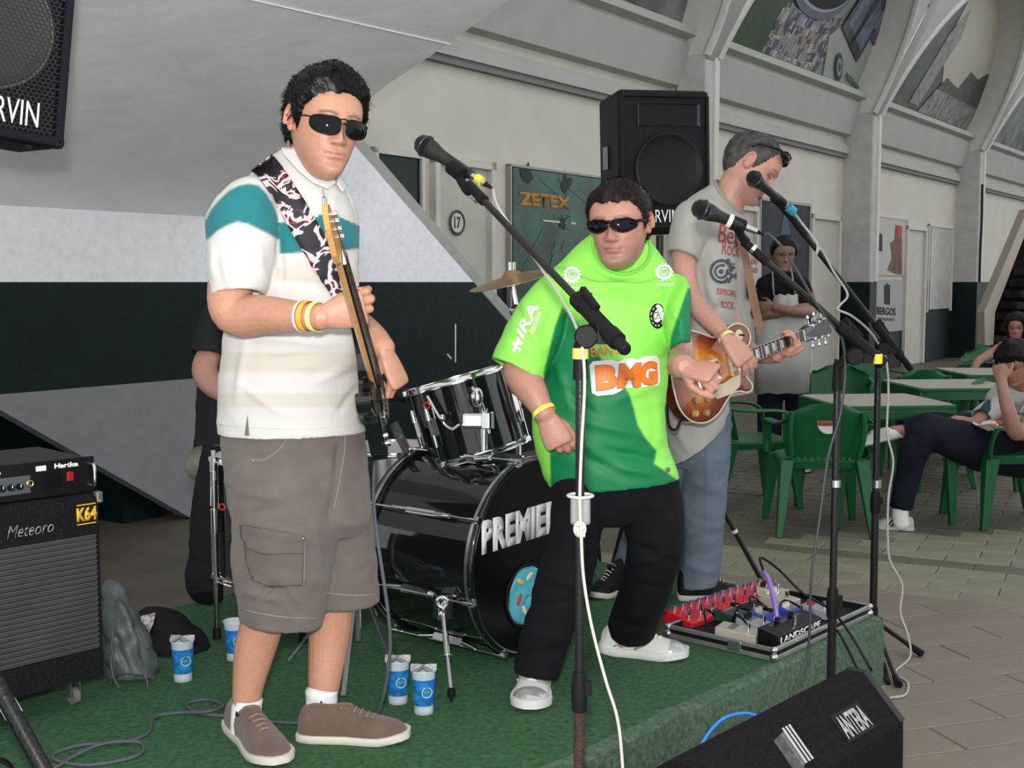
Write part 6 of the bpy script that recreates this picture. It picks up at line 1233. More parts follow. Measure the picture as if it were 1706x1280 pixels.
# tom on its post
ta = V((-.27, .05, .95)).normalized(); Tc = at(778, 693, 4.02)
tom, X, Y = drum('tom_drum', 'black tom drum with chrome hoops tilted above the bass drum', Tc, ta, .168, .255, blkg, nl=6, phase=.35)
mb = MB(); q = Tc + V((-.05, -.165, .0)); mb.torus(at(711, 676, 3.87), (-.2, -1, -.1), .010, .003, n=16); mb.build('badge', mat('badge_red', (.45, .02, .03), .3), tom)
mb = MB(); e = at(712, 660, 3.86), at(735, 700, 3.84), at(752, 715, 3.84), at(765, 708, 3.85); mb.tube(e, .006, n=8, k=4); mb.ell(at(737, 697, 3.83), (.010, .010, .014)); mb.build('wing_screw_arm', chrome, tom, smooth_=60)
mb = MB(); mb.ell(at(795, 662, 3.82), (.020, .016, .032)); mb.cyl(at(786, 645, 3.82), at(792, 655, 3.82), .006); mb.cyl(at(800, 672, 3.83), at(806, 690, 3.84), .010); mb.build('tom_bracket', chrome, tom, smooth_=60)
tp = thing('tom_post', 'chrome post and clamp rising from the top of the bass drum', 'stand', at(806, 800, 3.86)); mb = MB(); mb.tube([at(806, 680, 3.86), at(806, 812, 3.86)], .0135, n=16); mb.build('post', chrome, tp, smooth_=60)
mb = MB(); mb.box(at(792, 700, 3.85), (.085, .05, .052)); mb.build('clamp', chrome, tp, bevel=.010); mb = MB(); mb.cyl(at(812, 700, 3.83) + V((0, 0, -.028)), at(812, 700, 3.83) + V((0, 0, .028)), .022, n=20); mb.build('clamp_knuckle', chrome, tp, bevel=.004)
mb = MB(); mb.box(at(806, 806, 3.86), (.11, .07, .03)); mb.ell(at(785, 800, 3.82), (.022, .015, .015)); mb.ell(at(828, 801, 3.82), (.018, .012, .012)); mb.build('base_plate', chrome, tp, bevel=.006)
# snare drum and its stand, floor tom
sn_, X, Y = drum('snare_drum', 'chrome snare drum half hidden between the bassist and the tom', at(655, 778, 4.45), (0, 0, 1), .178, .14, chr2, nl=8, phase=.2)
mb = MB(); mb.tube([at(620, 655, 4.3), at(690, 661, 4.2)], .030, n=16); o = mb.build('practice_pad', mat('pad_grey', (.03, .03, .032), .6), smooth_=40, bevel=.004); tag(o, 'dark grey cylindrical pad beside the tom, behind the hand of the bassist', 'pad')
ss_ = thing('snare_stand', 'chrome snare stand with flat folding tripod legs', 'stand', at(650, 900, 4.45)); mb = MB(); b_ = at(655, 778, 4.45) - V((0, 0, .08)); mb.tube([b_, V((b_.x, b_.y, .45))], .012); mb.build('pole', chr2, ss_, smooth_=60)
for i in range(3): q = R(20 + 120 * i); f_ = V((b_.x + .26 * cos(q), b_.y + .26 * sin(q), .262)); mb = MB(); mb.bar(V((b_.x, b_.y, .46)), f_, .018, .006); mb.build('leg', chr2, ss_)
for i in range(3): q = R(60 + 120 * i); f_ = V((b_.x + .16 * cos(q), b_.y + .16 * sin(q), b_.z + .012)); mb = MB(); mb.tube([b_, f_], .006); mb.build('basket_arm', chr2, ss_)
arm = thing('hardware_arm', 'flat black steel arm crossing in front of the snare drum', 'stand', at(700, 800, 4.0)); mb = MB(); mb.bar(at(655, 705, 4.0), at(702, 800, 4.0), .030, .008, (0, -1, 0)); mb.build('arm', blkp, arm)
for tt in (.25, .55, .8): mb = MB(); q = lerp(at(655, 705, 3.99), at(702, 800, 3.99), tt); mb.cyl(q, q + V((0, -.006, 0)), .004, n=10); mb.build('rivet', chrome, arm)
ft, X, Y = drum('floor_tom', 'black floor tom with chrome rim behind the legs of the bassist', V((at(456, 850, 4.05).x, 4.05, .66)), (0, 0, 1), .19, .40, blkg, nl=8, phase=.3)
mb = MB(); mb.torus(at(370, 845, 3.90), (-.3, -1, 0), .010, .003, n=16); mb.build('badge', MATS['badge_red'], ft)
for qx, qy, top in ((355, 3.93, 750), (500, 3.9, 760), (430, 4.26, 760)):
    p = at(qx, top, qy); mb = MB(); mb.tube([p, V((p.x, p.y, .29))], .0075, n=10); mb.cyl(V((p.x, p.y, .62)), V((p.x, p.y, .70)), .014); mb.cyl(V((p.x, p.y, p.z - .10)), V((p.x, p.y, p.z - .07)), .012); l_ = mb.build('leg', chrome, ft, smooth_=60); mb = MB(); mb.tube([V((p.x, p.y, .30)), V((p.x, p.y, .262))], [.012, .015]); mb.build('rubber_foot', blkm, l_)
# stool legs seen between the bassist's legs
dt = thing('drum_throne', 'tripod drum stool with slanting chrome legs behind the bassist', 'stool', V((at(560, 900, 4.35).x, 4.35, .253))); c_ = V((dt.location.x, 4.35, .62)); mb = MB(); mb.lathe([(.001, .06), (.14, .055), (.155, .03), (.15, 0), (.001, 0)], c_, n=30); mb.build('seat', blkm, dt, smooth_=40); mb = MB(); mb.tube([c_, V((c_.x, c_.y, .40))], .014); mb.build('pole', chr2, dt)
for q in (200, 320, 80): f_ = V((c_.x + .25 * cos(R(q)), c_.y + .25 * sin(R(q)), .265)); mb = MB(); mb.bar(V((c_.x, c_.y, .52)), f_, .016, .008); mb.build('leg', mat('steel_dull', (.30, .30, .30), .4, metal=.9), dt)
hs = thing('hi_hat_stand', 'dull chrome tripod with splayed legs between the bassist and bass drum', 'stand', on(610, 1090, .25)); c_ = V((at(596, 1000, 3.75).x, 3.75, .25))
for f_ in (on(652, 1100, .262), on(480, 1100, .262), V((c_.x + .05, 4.1, .262)), on(572, 1160, .262)): mb = MB(); mb.bar(c_ + V((0, 0, .28)), f_, .014, .006); mb.build('leg', mat('steel_dull', (.30, .30, .30), .4, metal=.9), hs)
mb = MB(); mb.tube([c_ + V((0, 0, .06)), c_ + V((0, 0, .42))], .011); mb.build('pole', chr2, hs)
# cymbal
cs = thing('cymbal_stand', 'chrome cymbal stand rising behind the tom', 'stand', at(858, 900, 4.45)); p_ = at(853, 462, 4.45); mb = MB(); mb.tube([p_ + V((0, 0, .045)), p_ - V((0, 0, .02)), at(862, 520, 4.45), at(866, 900, 4.45), V((at(866, 900, 4.45).x, 4.45, .32))], [.005, .008, .011, .013, .013]); mb.build('pole', chrome, cs, smooth_=60)
mb = MB(); mb.cyl(p_ + V((0, 0, .02)), p_ + V((0, 0, .055)), .014); mb.build('wing_nut', chrome, cs); mb = MB(); mb.ell(at(858, 518, 4.43), (.02, .02, .025)); mb.build('tilter', chrome, cs)
for q in (30, 150, 270): mb = MB(); b_ = V((at(866, 900, 4.45).x, 4.45, .62)); mb.bar(b_, V((b_.x + .24 * cos(R(q)), b_.y + .24 * sin(R(q)), .262)), .02, .006); mb.build('leg', chr2, cs)
cy = MB(); rs_ = [(.006, .028), (.02, .026), (.034, .014), (.042, .006), (.09, .001), (.165, -.012)]; cy.lathe(rs_ + [(r, z - .0015) for r, z in rs_[::-1]], p_, V((-.24, -.10, .96)), n=48)
o = cy.build('cymbal', mat('bronze', (.52, .33, .16), .28, metal=.9, bump=.15, bscale=300), smooth_=40, origin=p_); tag(o, 'bronze crash cymbal tilted on its stand beside the green sleeve', 'cymbal')
an = thing('antenna_rod', 'thin upright metal rod above the rim of the tom', 'rod', at(759, 602, 4.15)); mb = MB(); mb.tube([at(759, 540, 4.15), at(759, 604, 4.15)], .0022, n=6); mb.build('rod', chr2, an); mb = MB(); mb.tube([at(745, 590, 4.15), at(752, 598, 4.15)], .003, n=6); mb.build('hook', chr2, an)
# soft black gig bag
gb = fuse([sil([(338, 740, 368, 742, 4.22, .03), (326, 800, 372, 800, 4.2, .05), (318, 880, 372, 880, 4.17, .06), (311, 950, 372, 955, 4.14, .065), (309, 985, 372, 985, 4.12, .065), (318, 998, 372, 998, 4.1, .05)], n=28)], .007); folds(gb, [(.006, 9, 4, 6, 1.8, 0, 2)]); gb.name = 'gig_bag'
o = link_mesh('gig_bag', gb, mat('bag_black', (.014, .014, .017), .8, bump=.3, bscale=120), smooth_=180, origin=on(340, 1000, .25)); tag(o, 'soft black gig bag leaning behind the bassist at his left', 'bag')
# ============================================================ MICROPHONES AND STANDS
wht = mat('tape_white', (.62, .60, .55), .6); yel = mat('tape_yellow', (.75, .60, .04), .6)
grille_m = mat('mic_grille', (.045, .045, .05), .35, metal=.8, bump=.9, bscale=900)
def mic(name_label, head, tail, r=.0265, band_m=None, group=None):
    head, tail = V(head), V(tail); d = (tail - head).normalized(); t = thing('microphone', name_label, 'microphone', head); L = (tail - head).length
    mb = MB(); mb.lathe([(.001, -r), (r * .5, -r * .9), (r * .85, -r * .55), (r, 0), (r * .95, r * .35), (r * .86, r * .62)], head, d, n=28); mb.build('grille', grille_m, t, smooth_=180)
    mb = MB(); mb.torus(head + d * r * .12, d, r * 1.0, .0025, n=32); mb.build('grille_band', mat('mic_band', (.10, .10, .105), .3, metal=.8), t, smooth_=180)
    mb = MB(); mb.lathe([(r * .86, r * .6), (r * .9, r * .75), (r * .82, r * 1.2), (r * .62, r * 2.0), (r * .5, L * .75), (r * .44, L)], head, d, n=24); mb.build('handle', mat('mic_body', (.02, .02, .021), .4, metal=.3, bump=.2, bscale=300), t, smooth_=40)
    mb = MB(); mb.tube([tail, tail + d * .045], [.0095, .0085], n=16); mb.build('plug', chr2 if not band_m else band_m, t, smooth_=60); mb = MB(); mb.tube([tail + d * .04, tail + d * .07], [.0075, .003], n=12); mb.build('plug_boot', blk, t); return t, tail + d * .07, d
def mic_stand(label, base, top, boom_lo, boom_hi, r0=.0115, r1=.009, base_r=0., lower=None, split=.5, legs=None, clutch=.02, lo_m=None, clip=None):
    """base and top of the pole, lower and upper end of the boom"""
    t = thing('microphone_stand', label, 'stand', (base.x, base.y, 0)); base, top = V(base), V(top); mid = lerp(base, top, split)
    mb = MB(); mb.tube([base, mid], r0, n=16); mb.build('lower_tube', lower or blkp, t, smooth_=60)
    mb = MB(); mb.tube([mid, top], r1, n=16); mb.build('upper_tube', blkp, t, smooth_=60)
    mb = MB(); mb.tube([mid - V((0, 0, .05)), mid - V((0, 0, .0)), mid + V((0, 0, .035))], [r0 + .004, r0 + .006, r0 + .001], n=16); mb.box(mid + V((.016, -.004, .0)), (.02, .014, .03)); mb.build('height_clutch', blkm, t, smooth_=50)
    d = (boom_hi - boom_lo).normalized(); k = (top - boom_lo).dot(d); c = boom_lo + d * k
    mb = MB(); mb.tube([boom_lo + d * .1, boom_hi], r1 * .85, n=14); bo = mb.build('boom', blkp, t, smooth_=60)
    mb = MB(); mb.tube([boom_lo, boom_lo + d * .006, boom_lo + d * .12, boom_lo + d * .128], [.010, .0135, .0135, .010], n=16); mb.build('boom_grip', lo_m or blkm, bo, smooth_=50)
    mb = MB(); mb.tube([c - d * .085, c - d * .08, c + d * .07, c + d * .075], [.012, .017, .017, .012], n=16); mb.tube([c - d * .09, c - d * .055], .0195, n=8); mb.tube([c + d * .05, c + d * .085], .0185, n=8); mb.box(c - d * .03 + V((0, 0, -.016)), (.026, .026, .04)); mb.build('boom_clamp', blkm, t, smooth_=40)
    kn = c + V((-.022, -.022, -.035)); mb = MB(); mb.lathe([(.001, 0), (.021, 0), (.024, .004), (.024, .018), (.021, .022), (.001, .022)], kn + V((0, -.012, 0)), (0, 1, 0), n=24); mb.build('knob', blkm, t, smooth_=40)
    q = c + d * .05; mb = MB(); mb.tube([q, q + V((.010, 0, .030))], .007, n=10); mb.bar(q + V((0, 0, .033)) - d * -.01, q + V((0, 0, .024)) - d * .055, .012, .010); mb.build('clamp_lever', blkm, t)
    mb = MB(); mb.tube([top - V((0, 0, .09)), top - V((0, 0, .02)), c - V((0, 0, .01))], [.0155, .0145, .013], n=16); mb.build('swivel_sleeve', blkm, t, smooth_=50)
    mb = MB(); mb.tube([boom_hi - d * .09, boom_hi], [.013, .012], n=14); mb.build('boom_tip', blkm, bo, smooth_=50)
    if base_r: mb = MB(); mb.lathe([(base_r, 0), (base_r, .014), (base_r - .01, .020), (.03, .026), (.001, .026)], (base.x, base.y, 0.001), n=40); mb.build('base', blkp, t, smooth_=40)
    for f in (legs or []):
        f = V(f); h = V((base.x, base.y, .10)); mb = MB(); mb.tube([h, f], .0095, n=12); l_ = mb.build('leg', blkp, t, smooth_=60); mb = MB(); e = (f - h).normalized(); mb.tube([f - e * .06, f - e * .0], [.012, .015], n=14); mb.build('rubber_foot', blkm, l_, smooth_=50)
    if legs: mb = MB(); mb.tube([V((base.x, base.y, .06)), V((base.x, base.y, .15))], .018, n=14); mb.build('leg_hub', blkm, t, smooth_=50)
    return t, d, bo
# A: front stand with the rusty lower tube
rust = mat('rusty_tube', (.060, .026, .018), .75, metal=.3, bump=.6, bscale=140, var=.6, vscale=50, hue2=(.02, .012, .012))
YA = 2.46; bx = at(967, 900, YA).x
sA_, dA_, boA = mic_stand('rusty brown and chrome microphone stand in front of the man in the green jersey', V((bx, YA, .02)), at(967, 560, YA), at(1044, 585, 2.36), at(781, 308, 2.95), r0=.0115, r1=.0095, base_r=.13, lower=rust, split=.44)
mA, tlA, dd = mic('worn black microphone with yellow taped plug pointing up left, front stand', at(708, 243, 3.10), at(787, 293, 3.02), r=.0275)
mb = MB(); mb.tube([at(795, 297, 3.01), at(803, 303, 3.0)], .012, n=14); mb.build('yellow_tape', mat('tape_lime', (.62, .60, .05), .6), mA)
mb = MB(); mb.tube([at(752, 278, 3.04), at(770, 292, 3.01)], .019, n=16); mb.tube([at(762, 290, 3.02), at(776, 315, 2.98), at(782, 320, 2.97)], .011, n=12, k=3); mb.build('mic_clip', blkm, boA, smooth_=50)
mb = MB(); a_ = at(790, 325, 2.94); mb.tube([a_, a_ + (at(797, 333, 2.93) - a_)], .0115, n=14); mb.build('metal_collar', chr2, boA)
mb = MB(); mb.tube([at(967, 580, YA), at(967, 598, YA)], .0165, n=16); mb.build('yellow_tape', mat('tape_yellow2', (.80, .52, .10), .6), sA_)
mb = MB(); mb.tube([at(967, 826, YA), at(967, 872, YA)], .021, n=20, cap=(0, 0)); mb.build('clear_sleeve', mat('clear_plastic', (.8, .8, .78), .15, alpha=.28), sA_, smooth_=60)
mb = MB(); mb.torus(at(967, 826, YA), (0, 0, 1), .026, .003, n=20); mb.build('sleeve_rim', wht, sA_)
mb = MB(); mb.ell(at(966, 882, YA - .012), (.014, .010, .018)); mb.tube([at(960, 874, YA - .02), at(972, 880, YA - .026), at(962, 889, YA - .022), at(974, 893, YA - .018)], .004, n=6, k=4); mb.build('tape_knot', wht, sA_, smooth_=60)
cable('microphone_cable', [tlA, at(830, 345, 2.93), at(868, 400, 2.84), at(905, 452, 2.74), at(940, 505, 2.60), at(960, 545, 2.50), at(970, 580, 2.425), at(974, 640, 2.425), at(969, 740, 2.43), at(966, 830, 2.432), at(968, 884, 2.42), at(972, 960, 2.42), at(985, 1040, 2.40), at(1008, 1130, 2.38), at(1028, 1195, 2.36), at(1036, 1260, 2.35), at(1040, 1340, 2.34)], .0034, mat('cable_cream', (.48, .45, .40), .6), 'cream cable hanging from the front microphone down its stand', k=8)
# B: middle stand
YB = 3.42; bx = at(1390, 900, YB).x
sB_, dB_, boB = mic_stand('black microphone stand right of the sunburst guitar headstock, behind the floor monitor', V((bx, YB, .02)), at(1396, 598, YB), at(1462, 598, 3.38), at(1238, 402, 3.30), r0=.0130, r1=.0105, base_r=.13, split=.42, lo_m=chr2)
mB, tlB, dd = mic('black microphone with a white ring held level before the grey t-shirt', at(1169, 349, 3.22), at(1236, 376, 3.25), r=.0270)
mb = MB(); mb.tube([at(1212, 366.5, 3.24), at(1219, 369.5, 3.24)], .0195, n=18); mb.build('white_ring', wht, mB)
mb = MB(); mb.tube([at(1218, 370, 3.25), at(1238, 378, 3.26)], .020, n=16); mb.tube([at(1230, 383, 3.26), at(1236, 395, 3.28), at(1244, 403, 3.29)], .012, n=12, k=3); mb.build('mic_clip', blkm, boB, smooth_=50)
mb = MB(); mb.tube([at(1252, 412, 3.30), at(1257, 416, 3.30)], .0125, n=14); mb.build('metal_collar', chrome, boB)
mb = MB(); mb.tube([at(1462, 590, 3.37), at(1462, 606, 3.37)], .014, n=14); mb.build('yellow_tape', yel, sB_)
mb = MB(); mb.tube([V((bx, YB, .0)) + V((0, 0, at(1390, 800, YB).z - .02)), V((bx, YB, at(1390, 800, YB).z))], .0145, n=14); mb.build('metal_collar', chr2, sB_)
cable('microphone_cable', [tlB, at(1283, 392, 3.28), at(1303, 412, 3.28), at(1330, 455, 3.30), at(1362, 510, 3.33), at(1390, 545, 3.36), at(1404, 570, 3.38), at(1408, 620, 3.39), at(1400, 690, 3.39), at(1380, 760, 3.38), at(1366, 860, 3.36), at(1352, 960, 3.34), at(1349, 1050, 3.34), at(1342, 1100, 3.34), at(1318, 1160, 3.30), at(1285, 1200, 3.25), at(1262, 1240, 3.2)], .0038, mat('cable_darkgrey', (.045, .045, .05), .5), 'dark grey cable from the level microphone down to the floor monitor', k=8)
# C: far stand on the floor beyond the stage corner
YC = 4.72; bx = at(1458, 900, YC).x
sC_, dC_, boC = mic_stand('black tripod microphone stand beyond the right corner of the stage', V((bx, YC, .05)), at(1464, 560, YC), at(1518, 616, 4.68), at(1318, 362, 4.52), r0=.0150, r1=.0125, split=.45, legs=[on(1536, 1090, .012), on(1497, 1141, .012), on(1400, 1060, .012) + V((0, .1, 0))])
mC, tlC, dd = mic('black microphone with a teal ring in front of the guitarist face', at(1256, 297, 4.23), at(1306, 340, 4.37), r=.0275)
mb = MB(); mb.tube([at(1313, 345, 4.385), at(1322, 353, 4.40)], .017, n=14); mb.build('teal_ring', mat('ring_teal', (.03, .28, .38), .4), mC)
mb = MB(); mb.tube([at(1290, 328, 4.335), at(1304, 340, 4.37)], .019, n=14); mb.tube([at(1302, 344, 4.38), at(1312, 356, 4.46), at(1320, 364, 4.52)], .012, n=10); mb.build('mic_clip', blkm, boC, smooth_=50)
mb = MB(); mb.tube([V((bx, YC, at(1458, 800, YC).z - .03)), V((bx, YC, at(1458, 800, YC).z))], .019, n=14); mb.build('metal_collar', chr2, sC_)
cable('microphone_cable', [tlC, at(1336, 372, 4.46), at(1352, 392, 4.46), at(1362, 408, 4.45), at(1360, 424, 4.45), at(1368, 415, 4.47), at(1390, 455, 4.5), at(1412, 490, 4.52), at(1400, 508, 4.50), at(1396, 516, 4.48), at(1418, 526, 4.5), at(1445, 548, 4.6), at(1462, 570, 4.66), at(1476, 600, 4.66), at(1480, 650, 4.66), at(1478, 720, 4.66), at(1488, 770, 4.66), at(1480, 830, 4.66), at(1479, 900, 4.66), at(1483, 935, 4.66), at(1503, 975, 4.66), at(1500, 1020, 4.64), at(1513, 1060, 4.6), on(1516, 1095, .01), on(1492, 1120, .006), on(1512, 1138, .006), on(1508, 1158, .006), on(1482, 1163, .006)], .0045, mat('cable_white', (.42, .41, .38), .6), 'off white cable hanging along the far tripod stand to the floor', k=8)
cable('floor_cable', [on(1466, 1120, .01), on(1480, 1138, .01), on(1478, 1130, .01), on(1472, 1106, .01), on(1455, 1110, .008)], .008, blk, 'short black cable loop on the floor at the stage corner')
# D: leg of a stand at the bottom left
lg = thing('stand_leg', 'scratched black metal leg with white tape crossing the bottom left corner', 'stand', at(40, 1230, 2.3)); scr = mat('scratched_black', (.012, .012, .012), .35, metal=.4, var=1.2, vscale=160, bump=.1)
mb = MB(); mb.tube([at(-60, 1040, 2.35), at(85, 1305, 2.25)], .0165, n=18); mb.build('tube', scr, lg, smooth_=60); mb = MB(); mb.tube([at(12, 1172, 2.302), at(24, 1193, 2.294)], .0173, n=18); mb.build('tape', wht, lg)
cable('floor_cable', [on(-30, 1262, .262), on(6, 1268, .262), on(20, 1282, .262), on(22, 1300, .262)], .006, blk, 'black cable end in the bottom left corner')

# ============================================================ LOUDSPEAKERS
# black loudspeaker on a tripod
Ys = 5.42; pc = at(1082, 275, Ys); yaw = R(17)
sp = thing('loudspeaker', 'black CARVIN loudspeaker on a tripod stand above the man in the jersey', 'loudspeaker', pc - V((0, 0, .31)))
MSp = Matrix.Translation(pc) @ Matrix.Rotation(yaw, 4, 'Z') @ Matrix.Rotation(R(-1.5), 4, 'Y')      # front is -Y
cab = mat('cabinet_black', (.010, .010, .012), .55, bump=.5, bscale=160)
mb = MB(MSp); h = .305; mb.prism([(-.215, -.17), (.215, -.17), (.16, .20), (-.16, .20)], -h, h, lambda x, y, d: (x, y, d)); mb.build('cabinet', cab, sp, bevel=.018)
mb = MB(MSp)
for q in (((-.2, -.172, -.28), (.2, -.172, -.28)), ((-.2, -.172, .28), (.2, -.172, .28)), ((-.2, -.172, -.28), (-.2, -.172, .28)), ((.2, -.172, -.28), (.2, -.172, .28))): mb.bar(q[0], q[1], .016, .016)
mb.build('front_rim', blkm, sp, bevel=.004)
mb = MB(MSp); mb.lathe([(.150, .004), (.158, .010), (.150, .014), (.135, .006), (.10, -.012), (.045, -.040), (.001, -.030)], (.015, -.172, -.035), (0, -1, 0), n=44); mb.build('woofer', mat('cone_black', (.016, .016, .018), .5), sp, smooth_=40)
mb = MB(MSp); mb.torus((.015, -.176, -.035), (0, 1, 0), .150, .007, n=44); mb.build('woofer_ring', blkg, sp, smooth_=180)
mb = MB(MSp); a_ = [(-.13, -.176, .245), (.165, -.176, .245), (.165, -.176, .150), (-.13, -.176, .150)]; b_ = [(-.02, -.12, .215), (.05, -.12, .215), (.05, -.12, .18), (-.02, -.12, .18)]; mb.add(a_ + b_, [(0,1,5,4),(1,2,6,5),(2,3,7,6),(3,0,4,7),(4,5,6,7)]); mb.build('horn', mat('horn_black', (.03, .03, .034), .3), sp)
bmq = V((-.13, -.176, -.262)); text_on('CARVIN', MSp @ bmq, MSp.to_3x3() @ V((.19, 0, 0)), MSp.to_3x3() @ V((0, 0, .055)), 'lettering', wp, sp, bold=.0)
mb = MB(MSp); mb.prism([(-.03, -.05), (.03, -.05), (.03, .05), (-.03, .05)], 0, .01, lambda x, y, d: (-.197 - d * .6, .02 + x, y + .03)); mb.build('handle', blkg, sp)
ss2 = thing('speaker_stand', 'black tripod speaker stand, one leg reaching the floor behind the stage', 'stand', (pc.x, Ys, 0)); mb = MB(); mb.tube([V((pc.x + .05, Ys, .25)), pc + V((.05, 0, -.312))], .0175, n=14); mb.build('pole', blkp, ss2, smooth_=60)
for f in (on(1279, 985, .015), V((pc.x - .55, Ys - .35, .015)), V((pc.x - .1, Ys + .6, .015))):
    hub = V((pc.x + .05, Ys, .95)); mb = MB(); mb.tube([hub, f], .012, n=12); l_ = mb.build('leg', blkp, ss2, smooth_=60); mb = MB(); mb.tube([lerp(f, V((pc.x + .05, Ys, .35)), .55), lerp(f, hub, .5)], .008, n=8); mb.build('brace', blkp, l_)
    mb = MB(); e = lerp(f, hub, .30); mb.tube([e, lerp(f, hub, .315)], .014, n=12); mb.build('white_mark', wht, l_)
mb = MB(); mb.tube([V((pc.x + .05, Ys, .88)), V((pc.x + .05, Ys, 1.02))], .026, n=16); mb.build('hub', blkm, ss2)
# loudspeaker hanging at the top left
Yw = 3.75; BR = at(104, 250, Yw); BL = at(-150, 206, Yw - .30); TR = at(130, -130, Yw + .02); Xw = (BR - BL).normalized(); Zw = (TR - BR); Zw = (Zw - Xw * Zw.dot(Xw)).normalized(); MW = Matrix((Xw, Zw.cross(Xw), Zw)).transposed().to_4x4(); MW.translation = BR
ws = thing('loudspeaker', 'black CARVIN loudspeaker with wire grille hanging at the top left corner', 'loudspeaker', BR)
tol = mat('speaker_tolex', (.016, .018, .026), .6, bump=.6, bscale=220)
mb = MB(MW); mb.box((-.235, .16, .34), (.47, .30, .68)); mb.build('cabinet', tol, ws, bevel=.022)
mb = MB(MW)
for a_, b_ in (((-.47, 0, .02), (0, 0, .02)), ((-.47, 0, .66), (0, 0, .66)), ((-.45, 0, 0), (-.45, 0, .68)), ((-.018, 0, 0), (-.018, 0, .68))): mb.bar(a_, b_, .042, .03, (0, 0, 1) if a_[2] == b_[2] else (1, 0, 0))
mb.build('front_rim', tol, ws, bevel=.010)
mb = MB(MW); mb.box((-.235, .006, .34), (.42, .006, .62)); mb.build('baffle', mat('baffle_dark', (.012, .011, .012), .7), ws)
mb = MB(MW); mb.lathe([(.172, .0), (.182, .006), (.176, .012), (.160, .004), (.120, -.02), (.05, -.05), (.001, -.04)], (-.245, .0, .33), (0, -1, 0), n=48); mb.build('woofer', mat('cone_brown', (.055, .045, .042), .6), ws, smooth_=40)
mb = MB(MW); mb.torus((-.245, -.006, .33), (0, 1, 0), .185, .006, n=48); mb.build('woofer_ring', mat('ring_grey', (.10, .095, .09), .5), ws, smooth_=180)
mb = MB(MW); ax_, az_ = .0165, .0122; nx_ = 27; nz_ = 26
for i in range(nx_):
    for j in range(nz_ * 2):
        cx, cz = -.445 + .008 + i * ax_ + (ax_ / 2 if j % 2 else 0), .036 + j * az_
        if cx > -.035 or cz > .645: continue
        hxp = [(cx - ax_ * .5, cz + az_ * .34), (cx - ax_ * .5, cz - az_ * .34), (cx, cz - az_ * .66), (cx + ax_ * .5, cz - az_ * .34)]
        for p, q in zip(hxp, hxp[1:]): mb.bar((p[0], -.016, p[1]), (q[0], -.016, q[1]), .0026, .0028, (0, 1, 0))
o = mb.build('wire_grille', mat('grille_wire', (.035, .035, .042), .4, metal=.4), ws); o['kind'] = 'stuff'
text_on('CARVIN', MW @ V((-.305, -.022, .050)), MW.to_3x3() @ V((.215, 0, 0)), MW.to_3x3() @ V((0, 0, .075)), 'lettering', wp, ws, bold=.0, thick=.003)
for x in (-.09, -.38): mb = MB(MW); mb.lathe([(.018, 0), (.016, -.014), (.001, -.014)], (x, .03, 0), n=16); mb.build('rubber_foot', blkm, ws)
for i in range(6): mb = MB(MW); mb.cyl((.0, .05, .06 + i * .11), (.004, .05, .06 + i * .11), .004, n=8); mb.build('screw', chr2, ws)
# floor monitor
T1 = at(1446, 1119, 2.95); T0 = T1 - UD * .80; qd = -VD; mon = thing('floor_monitor', 'black ANTERA floor monitor wedge at the bottom right in front of the stage', 'loudspeaker', (T1.x, T1.y, 0)); zt = T1.z
def MP(u, q, z): return T1 + UD * u + qd * q + V((0, 0, z - zt))
prof = [(-.30, .004), (-.34, .25), (-.05, zt), (0, zt), (.098, zt - .102), (.105, .004)]
mb = MB(); mb.prism(prof, 0, -.80, lambda q, z, d: MP(d, q, z)); mb.build('cabinet', mat('monitor_carpet', (.011, .010, .011), .92, bump=.9, bscale=260, var=.5, vscale=60), mon, bevel=.006)
mb = MB(); mb.prism([(-.052, zt + .002), (.0, zt + .002), (.100, zt - .100), (.094, zt - .106), (0, zt - .010), (-.05, zt - .010)], .003, -.020, lambda q, z, d: MP(d, q, z)); mb.build('edge_strip', mat('edge_grey', (.035, .035, .038), .45), mon, bevel=.002)
fx_ = (MP(0, .098, zt - .102) - MP(0, 0, zt)); fn = UD.cross(fx_).normalized(); fn = fn if fn.z > 0 else -fn
o = MP(-.262, 0, zt) + fx_ * .80 + fn * .002; ux, uy = UD * .125, -fx_ * .40
mb = MB(); mb.add([o - ux * .06 + uy * -.12, o + ux * 1.06 + uy * -.12, o + ux * 1.06 + uy * 1.14, o - ux * .06 + uy * 1.14], [(0, 1, 2, 3)]); bp_ = mb.build('badge_plate', blkm, mon)
text_on('ANTERA', o, ux, uy, 'lettering', mat('print_silver', (.40, .40, .40), .4), mon, bold=.02)
o = MP(-.46, 0, zt) + fx_ * .15; mb = MB(); 
for k_ in range(3): mb.bar(o + UD * k_ * .014 + fn * .004, o + UD * k_ * .014 + fx_ * .62 + fn * .004, .008, .004, fn)
mb.build('metal_bracket', chr2, mon); mb = MB(); mb.add([o - UD * .05 + fx_ * .1 + fn * .001, o - UD * .002 + fx_ * .05 + fn * .001, o + fx_ * .6 + fn * .001, o - UD * .05 + fx_ * .85 + fn * .001], [(0,1,2,3)]); mb.build('worn_patch', mat('worn_grey', (.05, .048, .048), .5, var=.6, vscale=60), mon)
cable('monitor_cable', [at(1135, 1300, 2.62), at(1160, 1262, 2.66), at(1178, 1226, 2.70), at(1205, 1198, 2.74), at(1238, 1189, 2.77), at(1262, 1194, 2.78), at(1276, 1206, 2.78)], .0042, mat('cable_blue', (.03, .22, .75), .45), 'bright blue cable plugged into the back of the floor monitor')
cable('monitor_cable', [at(1395, 1050, 3.4), at(1412, 1080, 3.36), at(1424, 1105, 3.30), at(1432, 1120, 3.2)], .004, blk, 'black cable dropping from the pedalboard behind the floor monitor')

